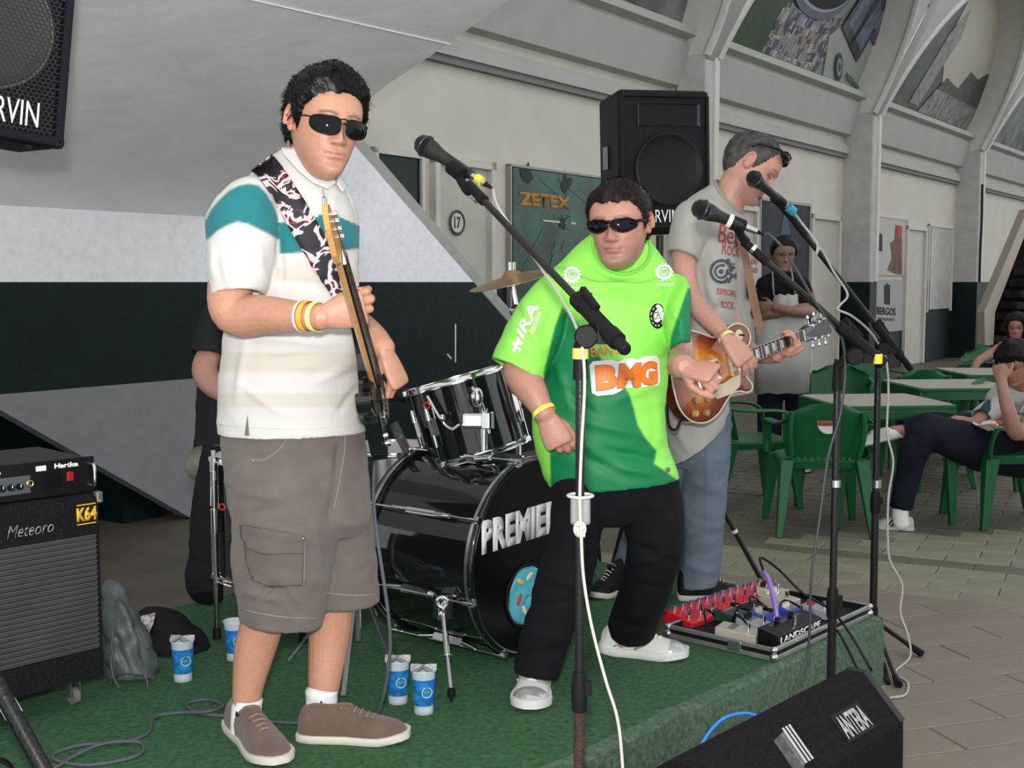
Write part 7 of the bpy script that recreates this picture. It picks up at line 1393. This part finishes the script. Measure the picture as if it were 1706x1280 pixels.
# ============================================================ BASS AMPLIFIER (cabinet and head)
dCb = V((ray(2700, 470).x, ray(2700, 470).y, 0)).normalized(); nCb = V((dCb.y, -dCb.x, 0)); K0 = on(175, 1126, .33)
def KB(u, v, z): return V((K0.x, K0.y, 0)) + dCb * u + nCb * v + V((0, 0, z))
ztop = 1.45 - (824 - 470) / 2000 * K0.y * 1.0; MK = Matrix((dCb, -nCb, V((0, 0, 1)))).transposed().to_4x4(); MK.translation = KB(0, 0, .33)      # local: x right, y back, z up
hK = ztop - .33
ac = thing('bass_cabinet', 'black bass speaker cabinet with a ridged grille on casters at the left edge', 'amplifier', KB(-.3, -.2, .253)); tx = mat('cabinet_tolex', (.016, .016, .021), .65, bump=.9, bscale=260, var=.3, vscale=90)
mb = MB(MK); mb.box((-.30, .20, hK / 2), (.60, .40, hK)); mb.build('cabinet', tx, ac, bevel=.012)
mb = MB(MK); mb.box((-.30, -.006, hK * .885), (.57, .012, hK * .20)); mb.build('logo_panel', tx, ac, bevel=.003); mb = MB(MK); mb.box((-.30, -.006, .045), (.57, .012, .08)); mb.build('lower_panel', tx, ac, bevel=.003)
ns = 22; gm = mat('grille_slat', (.075, .070, .070), .6, metal=.1, var=.1)
for i in range(ns):
    z = .092 + i * (hK * .77 - .092) / (ns - 1); mb = MB(MK); mb.prism([(0, -.008), (.004, .004), (.009, .0055), (.009, .009), (0, .009)], -.582, -.018, lambda y, zz, d, z=z: (d, -.002 - y, z + zz)); mb.build('slat', gm, ac)
mb = MB(MK); mb.box((-.3, -.001, hK * .45), (.57, .004, hK * .72)); mb.build('grille_back', mat('grille_back', (.012, .012, .012)), ac)
text_on('Meteoro', MK @ V((-.275, -.0135, hK * .835)), MK.to_3x3() @ V((.13, 0, 0)), MK.to_3x3() @ V((0, 0, .034)), 'logo', mat('logo_silver', (.30, .30, .31), .3, metal=.5), ac, shear=.35, bold=-.005)
mb = MB(MK); mb.box((-.050, -.014, hK * .905), (.068, .003, .062)); stk = mb.build('sticker', mat('sticker_dark', (.03, .022, .01), .4), ac)
text_on('K64', MK @ V((-.080, -.0165, hK * .905 - .020)), MK.to_3x3() @ V((.060, 0, 0)), MK.to_3x3() @ V((0, 0, .040)), 'sticker_lettering', mat('sticker_yellow', (.80, .45, .02), .4), stk, bold=.05)
for z in (-.028, .026): mb = MB(MK); mb.box((-.05, -.0165, hK * .905 + z), (.056, .001, .003)); mb.build('sticker_line', MATS['sticker_yellow'], stk)
for x in (-.004,):
    mb = MB(MK); mb.box((x, .004, hK - .012), (.022, .026, .034)); mb.build('corner_guard', mat('corner_metal', (.22, .22, .20), .4, metal=.6), ac, bevel=.006); mb = MB(MK); mb.ell((x - .002, -.012, hK - .022), (.004, .002, .004)); mb.build('corner_screw', chrome, ac)
for x, y in ((-.07, .05), (-.53, .05), (-.07, .35), (-.53, .35)):
    mb = MB(MK); mb.cyl((x - .009, y, -.052), (x + .009, y, -.052), .024, n=20); cw_ = mb.build('caster_wheel', mat('caster_grey', (.16, .15, .14), .5), ac, smooth_=50)
    mb = MB(MK); mb.box((x - .014, y, -.028), (.004, .022, .05)); mb.box((x + .014, y, -.028), (.004, .022, .05)); mb.box((x, y, -.003), (.05, .05, .005)); mb.build('caster_fork', chr2, cw_)
mb = MB(MK); mb.ell((.002, .12, hK * .3), (.004, .03, .012)); mb.build('side_handle', blkm, ac)
ah = thing('amplifier_head', 'black rack bass amplifier head with grey knob panel on top of the ridged cabinet', 'amplifier', KB(-.3, -.2, ztop + .002)); MH = MK @ Matrix.Translation((-.004, .02, hK + .004)) @ Matrix.Rotation(R(-2), 4, 'Z'); hH = .098
mb = MB(MH); mb.box((-.25, .16, hH / 2), (.46, .30, hH)); mb.build('casing', mat('amp_casing', (.020, .019, .018), .45), ah, bevel=.003)
mb = MB(MH); mb.box((-.25, 0, hH / 2), (.50, .008, hH + .004)); fpn = mb.build('front_panel', mat('amp_panel', (.010, .010, .011), .4), ah, bevel=.004)
mb = MB(MH); mb.box((-.335, -.006, hH * .43), (.30, .004, hH * .50)); mb.build('control_panel', mat('amp_panel_grey', (.085, .095, .115), .4, metal=.2), fpn, bevel=.004)
for x in (-.205, -.228, -.252, -.30, -.325): mb = MB(MH); mb.lathe([(.0095, .006), (.008, .020), (.001, .020)], (x - .012, 0, hH * .40), (0, -1, 0), n=16); kb = mb.build('knob', blkm, fpn, smooth_=50); mb = MB(MH); mb.box((x - .012, -.0205, hH * .44), (.002, .001, .008)); mb.build('knob_mark', wp, kb)
mb = MB(MH); mb.torus((-.188, -.010, hH * .45), (0, 1, 0), .008, .003, n=16); mb.build('jack', mat('brass', (.5, .3, .1)), fpn)
mb = MB(MH); mb.box((-.075, -.008, hH * .52), (.018, .010, .026)); mb.build('power_switch', mat('switch_red', (.35, .01, .01), .3), fpn, bevel=.002)
mb = MB(MH); mb.box((-.125, -.005, hH * .48), (.055, .003, hH * .45)); mb.build('vent', blkg, fpn)
text_on('Hartke', MH @ V((-.118, -.0055, hH * .78)), MH.to_3x3() @ V((.068, 0, 0)), MH.to_3x3() @ V((0, 0, .014)), 'logo', wp, fpn, bold=.05); mb = MB(MH); mb.box((-.155, -.006, hH * .83), (.028, .002, .014)); mb.build('sticker', wp, fpn)
text_on('HA2500', MH @ V((-.32, -.0055, hH * .78)), MH.to_3x3() @ V((.055, 0, 0)), MH.to_3x3() @ V((0, 0, .008)), 'print', wp, fpn, bold=.0)
for x in (-.012, -.488): mb = MB(MH); mb.tube([(x, 0, .018), (x, -.024, .022), (x, -.028, hH / 2), (x, -.024, hH - .022), (x, 0, hH - .018)], .005, n=8, k=4); mb.build('rack_handle', chrome, fpn, smooth_=60)

# ============================================================ BAGS AND CUPS
gb = fuse([sil([(168, 976, 200, 982, 3.70, .04), (168, 1000, 222, 1006, 3.66, .07), (174, 1040, 240, 1042, 3.63, .09), (176, 1080, 256, 1082, 3.6, .10), (178, 1115, 266, 1118, 3.58, .10), (186, 1140, 262, 1141, 3.56, .08), (200, 1146, 250, 1146, 3.55, .05)], n=36)], .006)
folds(gb, [(.009, 14, 6, 10, 2.4, 0, 2), (.004, 30, 9, 24, 2., 0, 2)], [(190, 990, 230, 1080, .010, 6), (225, 1040, 245, 1100, -.008, 6), (185, 1050, 215, 1120, -.008, 6)]); gb.name = 'drawstring_bag'
bagc = thing('drawstring_bag', 'grey green nylon drawstring bag slumped beside the bass cabinet', 'bag', on(220, 1140, .253)); me = gb; o = link_mesh('sack', me, mat('nylon_grey_green', (.085, .105, .105), .5, bump=.3, bscale=90, var=.12), smooth_=180); me.transform(wmat(bagc).inverted()); o.parent = bagc
for k_, pts in enumerate(([(196, 1000, 3.58), (190, 1040, 3.50), (186, 1075, 3.48), (190, 1110, 3.47), (184, 1140, 3.5), (178, 1156, 3.5)], [(228, 1040, 3.53), (240, 1065, 3.5), (246, 1080, 3.49)], [(184, 1090, 3.48), (188, 1125, 3.46), (205, 1152, 3.48), (232, 1153, 3.48), (246, 1140, 3.47), (228, 1100, 3.48)])): mb = MB(); mb.tube([at(*p) for p in pts], .0034, n=6, k=6); mb.build('cord', mat('cord_grey', (.09, .09, .085), .8), bagc, smooth_=180)
gb = fuse([sil([(225, 1030, 262, 1028, 3.98, .05), (232, 1042, 325, 1046, 3.95, .09), (240, 1070, 350, 1078, 3.9, .12), (244, 1100, 352, 1108, 3.86, .13), (262, 1122, 330, 1122, 3.84, .10)], n=36)], .007); folds(gb, [(.008, 12, 6, 12, 2.4, 0, 2)]); gb.name = 'backpack'
bp2 = thing('backpack', 'limp black backpack with a patterned flap behind the drawstring bag', 'bag', on(300, 1120, .253)); me = gb; o = link_mesh('sack', me, MATS['bag_black'], smooth_=180); me.transform(wmat(bp2).inverted()); o.parent = bp2
bvx = bvh_of(fuse([sil([(225, 1030, 262, 1028, 3.98, .05), (232, 1042, 325, 1046, 3.95, .09), (240, 1070, 350, 1078, 3.9, .12), (244, 1100, 352, 1108, 3.86, .13)], n=24)], .01))
patch([(230, 1030), (262, 1026), (258, 1045), (250, 1062), (244, 1050)], bvx, 'patterned_flap', mat('flap_print', (.45, .42, .40), .6, var=1., vscale=60, hue2=(.03, .02, .02)), bp2, .012, .004)
def cup(label, px, py, h=.125, r=.034, tilt=0, foil=True):
    b = on(px, py, .254); t = thing('plastic_cup', label, 'cup', b, random.uniform(0, 6), 'blue water cups on the stage')
    mb = MB(Matrix.Translation(b)); mb.lathe([(r * .78, 0), (r * .80, .004), (r * .9, h * .6), (r, h), (r + .003, h), (r + .003, h - .003), (r - .001, h - .006), (r * .86, h * .55), (r * .74, .006), (.001, .006)], n=32); mb.build('cup_wall', mat('cup_clear', (.80, .88, .95), .08, alpha=.42, spec=.6), t, smooth_=50)
    mb = MB(Matrix.Translation(b)); mb.lathe([(r * .82 + .0006, h * .20), (r * .93 + .001, h * .80)], n=32); mb.build('label_band', mat('cup_blue', (.015, .17, .46), .25, var=.55, vscale=40, alpha=.93), t, smooth_=50)
    mb = MB(Matrix.Translation(b)); mb.lathe([(.001, .008), (r * .72, .008), (r * .88, h * .75), (.001, h * .75)], n=28); mb.build('water', mat('cup_water', (.35, .60, .75), .05, alpha=.5), t, smooth_=50)
    d = (CAMP - b); d.z = 0; d.normalize(); d = Matrix.Rotation(R(18), 3, 'Z') @ d; c = b + d * (r * .885) + V((0, 0, h * .52))
    mb = MB(); mb.torus(c, d, r * .42, .0014, n=24, m=6); e = mb.build('emblem', mat('emblem_white', (.45, .6, .7), .4), t); mb = MB(); X_ = d.cross(V((0,0,1))); mb.ell(c, (r*.30, .002, r*.16), M=Matrix((X_, d, V((0,0,1)))).transposed()); mb.build('emblem_leaf', mat('leaf_green', (.05, .28, .12), .4), e)
    if foil:
        mb = MB(Matrix.Translation(b + V((0, 0, h)))); rs = [[((r * q * 1.06) * cos(a), (r * q * 1.06) * sin(a), .003 + (.006 * sin(3 * a) + .004 * sin(7 * a)) * q + .008 * (1 - q)) for a in [2*pi*j/24 for j in range(24)]] for q in (1.02, .8, .5, .2, .02)]; mb.rings(rs, cap=(0, 1)); mb.build('foil_lid', mat('foil', (.55, .56, .58), .3, metal=.6, bump=.6, bscale=90), t, smooth_=50)
cup('blue printed water cup with torn foil, standing before the black backpack', 305, 1133); cup('blue printed water cup left of the pair under the bass drum', 663, 1170); cup('blue printed water cup right of the pair, nearest the drum spur', 706, 1187); cup('blue printed water cup mostly hidden behind the calf of the bassist', 392, 1098, foil=False)

# ============================================================ PEDALBOARD
pA_, pB_, pC_ = on(1103, 1066, .253), on(1289, 1103, .253), on(1448, 1028, .253); eU = (pC_ - pB_); LU = eU.length; eU.normalize(); eV = V((-eU.y, eU.x, 0)); LV = abs((pA_ - pB_).dot(eV))
MPd = Matrix((eU, eV, V((0, 0, 1)))).transposed().to_4x4(); MPd.translation = pB_
pdl = thing('pedalboard_case', 'open black flight case tray with aluminium edges holding guitar pedals', 'case', pB_ + eU * LU / 2 + eV * LV / 2); alu = mat('aluminium', (.42, .42, .41), .4, metal=.8, var=.15, vscale=20)
mb = MB(MPd); mb.box((LU/2, LV/2, .013), (LU, LV, .024)); mb.build('floor_panel', blkm, pdl)
for (c, d) in (((LU/2, .005, .022), (LU, .008, .040)), ((LU/2, LV - .005, .022), (LU, .008, .040)), ((.005, LV/2, .022), (.008, LV, .040)), ((LU - .005, LV/2, .022), (.008, LV, .040))): mb = MB(MPd); mb.box(c, d); mb.build('side_panel', blkm, pdl)
for z, hh in ((.009, .016), (.038, .014)):
    for (c, d) in (((LU/2, -.001, z), (LU, .010, hh)), ((LU/2, LV + .001, z), (LU, .010, hh)), ((-.001, LV/2, z), (.010, LV, hh)), ((LU + .001, LV/2, z), (.010, LV, hh))): mb = MB(MPd); mb.box(c, d); mb.build('edge_rail', alu, pdl, bevel=.002)
for x in (0, LU):
    for y in (0, LV):
        mb = MB(MPd); mb.ell((x, y, .014), (.014, .014, .014)); mb.ell((x, y, .038), (.013, .013, .011)); mb.build('corner_ball', chr2, pdl, smooth_=180)
mb = MB(MPd); mb.box((-.004, LV * .35, .024), (.012, .05, .034)); mb.build('latch', chr2, pdl, bevel=.003)
for x in (LU * .2, LU * .5, LU * .8): mb = MB(MPd); mb.ell((x, -.007, .038), (.003, .002, .003)); mb.build('rivet', chrome, pdl)
# red multi pedal along the far side
a_, b_ = on(1147, 1054, .26), at(1306, 1008, 4.44)
rd = thing('effects_board', 'long red effects board with a row of nine metal footswitches', 'pedal', lerp(a_, b_, .5)); dR = V((b_.x - a_.x, b_.y - a_.y, 0)); LR = dR.length; dR.normalize(); nR = V((-dR.y, dR.x, 0)); MR = Matrix((dR, nR, V((0, 0, 1)))).transposed().to_4x4(); MR.translation = V((a_.x, a_.y, .272)) 
redm = mat('pedal_red', (.50, .012, .022), .3, var=.1)
mb = MB(MR); mb.prism([(-.015, 0), (.11, 0), (.11, .040), (.09, .045), (-.015, .022)], 0, LR, lambda y, z, d: (d, y, z)); mb.build('casing', redm, rd, bevel=.004)
for i in range(9):
    x = LR * (.05 + .9 * i / 8); mb = MB(MR); mb.cyl((x, .02, .026), (x, .02, .036), .009, n=12); mb.cyl((x, .02, .036), (x, .02, .066), .0055, n=12); mb.build('footswitch', chrome, rd, smooth_=50)
    mb = MB(MR); mb.cyl((x + .02, .05, .034), (x + .02, .05, .042), .005, n=10); mb.build('indicator', mat('led_purple', (.25, .12, .6), .3), rd)
for i in range(12): mb = MB(MR); mb.cyl((LR * (.06 + .88 * i / 11), .085, .040), (LR * (.06 + .88 * i / 11), .085, .056), .008, n=12); mb.build('knob', chr2, rd, smooth_=50)
mb = MB(MR); mb.box((LR * .5, .10, .044), (LR * .9, .018, .002)); mb.build('trim_strip', mat('pedal_blue_strip', (.08, .08, .3), .4), rd)
def pedal(label, cx, cy, w, d, h, m, rz=0., name='effects_pedal', knobs=2, txt=None, km=None):
    b = MPd @ V((cx, cy, .026)); t = thing(name, label, 'pedal', b, atan2(eU.y, eU.x) + rz, 'small pedals in the flight case'); Mq = Matrix.Translation(b) @ Matrix.Rotation(atan2(eU.y, eU.x) + rz, 4, 'Z')
    mb = MB(Mq); mb.prism([(-d/2, 0), (d/2, 0), (d/2, h), (-d/2, h * .72)], -w/2, w/2, lambda y, z, q: (q, y, z)); mb.build('casing', m, t, bevel=.003)
    for i in range(knobs): mb = MB(Mq); x = (i - (knobs - 1) / 2) * w * .3; mb.lathe([(.009, h), (.008, h + .014), (.001, h + .014)], (x, d * .3, 0), n=14); mb.build('knob', km or blkm, t, smooth_=50)
    mb = MB(Mq); mb.cyl((0, -d * .22, h * .7), (0, -d * .22, h + .016), .006, n=12); mb.build('footswitch', chrome, t, smooth_=50)
    mb = MB(Mq); mb.box((0, .02, h * .93), (w * .7, d * .18, .003), Matrix.Rotation(atan2(h * .28, d), 3, 'X')); mb.build('label_plate', chr2 if not txt else blkg, t)
    if txt: text_on(txt, Mq @ V((-w * .45, -d/2 - .0006, h * .18)), Mq.to_3x3() @ V((w * .9, 0, 0)), Mq.to_3x3() @ V((0, 0, h * .42)), 'lettering', wp, t, bold=.02)
    return t
cr_ = mat('pedal_cream', (.42, .38, .31), .4); bk_ = mat('pedal_black', (.012, .012, .013), .35); bl2 = mat('pedal_blue', (.03, .05, .35), .35); gr_ = mat('pedal_grey', (.30, .32, .34), .35); rd2 = mat('knob_red', (.55, .02, .02), .35); gn_ = mat('pedal_dark_green', (.01, .05, .03), .4)
pedal('long black LANDSCAPE pedal along the front rail of the flight case', LU * .30, .055, .30, .075, .055, bk_, txt='LANDSCAPE')
pedal('cream pedal with a footswitch at the left front corner of the flight case', .075, .17, .085, .14, .038, cr_, .2, knobs=0)
pedal('silver grey pedal behind the black one in the flight case', LU * .25, .16, .075, .12, .045, gr_); pedal('blue pedal in the middle of the flight case', LU * .38, .17, .07, .12, .045, bl2, km=cr_)
pedal('second blue pedal, right of the middle in the flight case', LU * .55, .13, .07, .12, .045, bl2, km=mat('knob_cream', (.6, .55, .4))); pedal('dark green pedal with red knobs beside the red effects board', LU * .35, .30, .09, .10, .040, gn_, knobs=3, km=rd2)
pedal('dark pedal with red knobs in the far middle of the flight case', LU * .52, .30, .09, .10, .040, bk_, knobs=3, km=rd2); pedal('cream pedal at the far right of the flight case', LU * .74, .26, .09, .12, .045, cr_, knobs=3, km=MATS['knob_cream']); pedal('cream pedal nearest the right rail of the flight case', LU * .84, .33, .08, .11, .05, cr_, .3)
pedal('silver pedal with red knobs at the right end of the flight case', LU * .72, .10, .08, .10, .04, gr_, km=rd2)
cable('pedal_cable', [MPd @ V((LU * .30, .10, .05)), MPd @ V((LU * .32, .12, .12)), MPd @ V((LU * .38, .17, .19)), MPd @ V((LU * .41, .20, .205))], .008, mat('cable_purple', (.28, .16, .55), .4), 'purple cable arching out of the pedals')
cable('pedal_cable', [MPd @ V((LU * .41, .20, .205)), MPd @ V((LU * .48, .24, .24)), MPd @ V((LU * .55, .2, .20)), MPd @ V((LU * .60, .12, .12)), MPd @ V((LU * .62, .02, .075)), MPd @ V((LU * .60, -.06, .01)), MPd @ V((LU * .60, -.14, -.10))], .0045, blk, 'black lead arching over the pedals and off the stage edge', k=8)
for i, (x0, y0, x1, y1) in enumerate(((.18, .14, .26, .26), (.30, .28, .42, .20), (.5, .28, .66, .30), (.55, .2, .70, .14), (.12, .30, .30, .34))):
    cable('patch_lead', [MPd @ V((LU * x0, y0, .04)), MPd @ V((LU * (x0 * .6 + x1 * .4), (y0 + y1) / 2 + .02, .08)), MPd @ V((LU * x1, y1, .04))], .004, blk, 'short black patch lead ' + ('beside the cream front pedal', 'from the green pedal to the blue one', 'reaching the far right cream pedal', 'between the second blue and silver pedals', 'along the far left of the flight case')[i], group='patch leads between the pedals')

# ============================================================ PLASTIC CHAIRS AND TABLES
grn = mat('plastic_green', (.004, .095, .026), .36, spec=.35, var=.08, vscale=2); grn2 = mat('plastic_green_dark', (.005, .085, .026), .35)
def make_chair(label, loc, rz):
    t = thing('plastic_chair', label, 'chair', loc, rz, 'green plastic chairs'); k = dict(local=True)
    mb = MB(); n = 14; rs = []
    for (z, sx, sy) in ((.385, .235, .225), (.425, .245, .235), (.436, .235, .225), (.430, .19, .18), (.424, .02, .02)):
        rs.append([(sx * abs(cos(q)) ** .45 * (1 if cos(q) > 0 else -1), .02 + sy * abs(sin(q)) ** .45 * (1 if sin(q) > 0 else -1), z) for q in [2*pi*j/32 for j in range(32)]])
    mb.rings(rs, cap=(0, 1)); mb.build('seat', grn, t, smooth_=40, **k)
    mb = MB(); R_ = []; nz, nxx = 12, 14                            # backrest: curved shell, rounded top
    for side in (0, 1):
        for i in range(nz + 1):
            z = .445 + .325 * i / nz; w = .205 + .035 * sin(pi * min(1, i / nz * .8)) ; w *= (1 - .38 * smooth(.78, 1.0, i / nz) ** 2); lean = -.20 - .10 * (i / nz)
            R_.append([(w * (2 * j / nxx - 1), lean + .060 * (abs(2 * j / nxx - 1) ** 2) - (.012 if side else 0), z - .03 * (abs(2 * j / nxx - 1) ** 3) * smooth(.6, 1, i / nz)) for j in range(nxx + 1)])
    m_ = nz + 1; vs = [p for r in R_ for p in r]; W = nxx + 1; fs = []
    for s in (0, 1):
        for i in range(nz):
            for j in range(nxx): a = (s * m_ + i) * W + j; fs.append((a, a + 1, a + W + 1, a + W))
    for i in range(nz):
        for j in (0, nxx): a = i * W + j; b = (m_ + i) * W + j; fs.append((a, a + W, b + W, b))
    for j in range(nxx):
        for i in (0, nz): a = i * W + j; b = (m_ + i) * W + j; fs.append((a, a + 1, b + 1, b))
    mb.add(vs, fs); mb.build('backrest', grn, t, smooth_=40, **k)
    for i in range(9): mb = MB(); mb.box(((i - 4) * .036, -.205 + .0022 * (i - 4) ** 2 * .9, .444), (.016, .02, .03)); mb.build('back_slat', grn2, t, **k)
    for s in (-1, 1):
        mb = MB(); pts = [(s * .215, -.255, .68), (s * .255, -.20, .65), (s * .275, -.06, .64), (s * .28, .10, .635), (s * .272, .20, .60), (s * .262, .235, .50), (s * .26, .24, .42)]
        mb.tube(pts, .026, n=10, k=4, flat=.42); mb.build('armrest', grn, t, smooth_=60, **k)
        for (x0, y0, x1, y1, zt_) in ((.225, .215, .262, .262, .42), (.215, -.19, .262, -.30, .44)):
            mb = MB(); a0 = [(s * (x0 + dx), y0 + dy, zt_) for dx, dy in ((-.042, -.042), (.036, -.042), (.036, .042), (-.042, .042))]; a1 = [(s * (x1 + dx), y1 + dy, 0.0) for dx, dy in ((-.018, -.020), (.020, -.020), (.020, .020), (-.018, .020))]
            mb.add(a0 + a1, [(0,1,5,4),(1,2,6,5),(2,3,7,6),(3,0,4,7),(4,5,6,7),(0,3,2,1)]); mb.build('leg', grn, t, bevel=.008, **k)
        mb = MB(); mb.tube([(s * .19, -.235, .47), (s * .205, -.265, .60), (s * .20, -.275, .72)], .018, n=8, k=3); mb.build('back_post', grn, t, smooth_=60, **k)
    return t
def fl_(px, py): p = on(px, py, 0); return (p.x, p.y, 0)
ch0 = make_chair('green plastic chair with a round badge, back turned, left of the front table', fl_(1360, 880), R(-4))
chairs = [(fl_(1242, 838), R(-78), 'green plastic chair seen from the side, behind the jeans of the guitarist'),
          (fl_(1672, 868), R(96), 'green plastic chair under the seated man at the right edge'),
          (fl_(1395, 770), R(165), 'green plastic chair facing us across the front table'),
          (fl_(1562, 800), R(60), 'green plastic chair between the front table and the seated man'),
          (fl_(1455, 740), R(195), 'green plastic chair with rounded back near the far tables'),
          (fl_(1512, 770), R(5), 'green plastic chair pushed against the second table'),
          (fl_(1650, 705), R(170), 'green plastic chair of the woman by the stairs'),
          (fl_(1615, 735), R(0), 'green plastic chair pushed against the farthest table')]
for loc, rz, lab in chairs: c = copy_tree(ch0); c.location = loc; c.rotation_euler = (0, 0, rz); c['label'] = lab
MC = ch0.matrix_basis; bc = V((0, -.2735, .66))
mb = MB(MC); mb.lathe([(.001, .0), (.058, .0), (.060, -.003)], (0, -.2835, .655), (0, -.96, .29), n=30); bd_ = mb.build('badge', mat('badge_white', (.50, .50, .46), .5), ch0)
mb = MB(MC); mb.box((0, -.288, .655), (.122, .003, .034), Matrix.Rotation(R(15), 3, 'X')); mb.build('badge_band', mat('badge_band_tan', (.28, .17, .08), .5), bd_)
text_on('Kaiser', MC @ V((-.052, -.2885, .643)), MC.to_3x3() @ V((.104, 0, 0)), MC.to_3x3() @ V((0, -.007, .026)), 'badge_lettering', mat('badge_red_print', (.35, .02, .02), .5), bd_, bold=.04)
def make_table(label, loc, rz):
    t = thing('plastic_table', label, 'table', loc, rz, 'square plastic tables'); k = dict(local=True); s = .37
    mb = MB(); mb.prism(rr2(s, .05), .700, .722); mb.build('table_top', grn, t, bevel=.004, **k); mb = MB(); mb.prism(rr2(s - .018, .045), .7221, .727); mb.build('top_sheet', mat('table_beige', (.40, .36, .28), .35, var=.08), t, **k)
    for i in range(4):
        q = R(90 * i); M_ = Matrix.Rotation(q, 4, 'Z'); mb = MB(M_); mb.box((0, s - .012, .672), (2 * s - .1, .012, .06)); mb.build('apron', grn2, t, **k)
        mb = MB(M_); a0 = [(s - .012 + dx, s - .012 + dy, .70) for dx, dy in ((-.075, -.075), (0, -.075), (0, 0), (-.075, 0))]; a1 = [(s + .005 + dx, s + .005 + dy, 0) for dx, dy in ((-.04, -.04), (0, -.04), (0, 0), (-.04, 0))]; mb.add(a0 + a1, [(0,1,5,4),(1,2,6,5),(2,3,7,6),(3,0,4,7),(4,5,6,7),(0,3,2,1)]); mb.build('leg', grn, t, bevel=.006, **k)
    return t
def rr2(s, r): return [(sx * (s - r) + r * cos(R(a0 + a)), sy * (s - r) + r * sin(R(a0 + a))) for sx, sy, a0 in ((1, 1, 0), (-1, 1, 90), (-1, -1, 180), (1, -1, 270)) for a in (0, 30, 60, 90)]
tb0 = make_table('green plastic table with a beige top, nearest the stage', fl_(1452, 858), R(6))
for loc, rz, lab in ((fl_(1575, 806), R(4), 'green plastic table with beige top, second from the stage'), (fl_(1650, 765), R(0), 'green plastic table with beige top, farthest back near the woman')): c = copy_tree(tb0); c.location = loc; c.rotation_euler = (0, 0, rz); c['label'] = lab
# snack in the lap of the seated man
sk = thing('snack_packet', 'crumpled white paper with red and orange food in the lap of the seated man', 'food', at(1662, 716, 6.98)); mb = MB(); c = at(1660, 716, 6.98); mb.rings([[c + V(((.05 + .03 * i) * cos(q), (.04 + .02 * i) * sin(q), .012 * i + .008 * sin(5 * q))) for q in [2*pi*j/20 for j in range(20)]] for i in range(4)], cap=(1, 0)); mb.build('paper', wht, sk, solid=.002); rnd = random.Random(4)
for i in range(14): mb = MB(); mb.ell(c + V((rnd.uniform(-.06, .06), rnd.uniform(-.05, .03), rnd.uniform(.02, .05))), (.016, .012, .009)); mb.build('food_piece', mat('food_red', (.65, .06, .02), .5), sk)
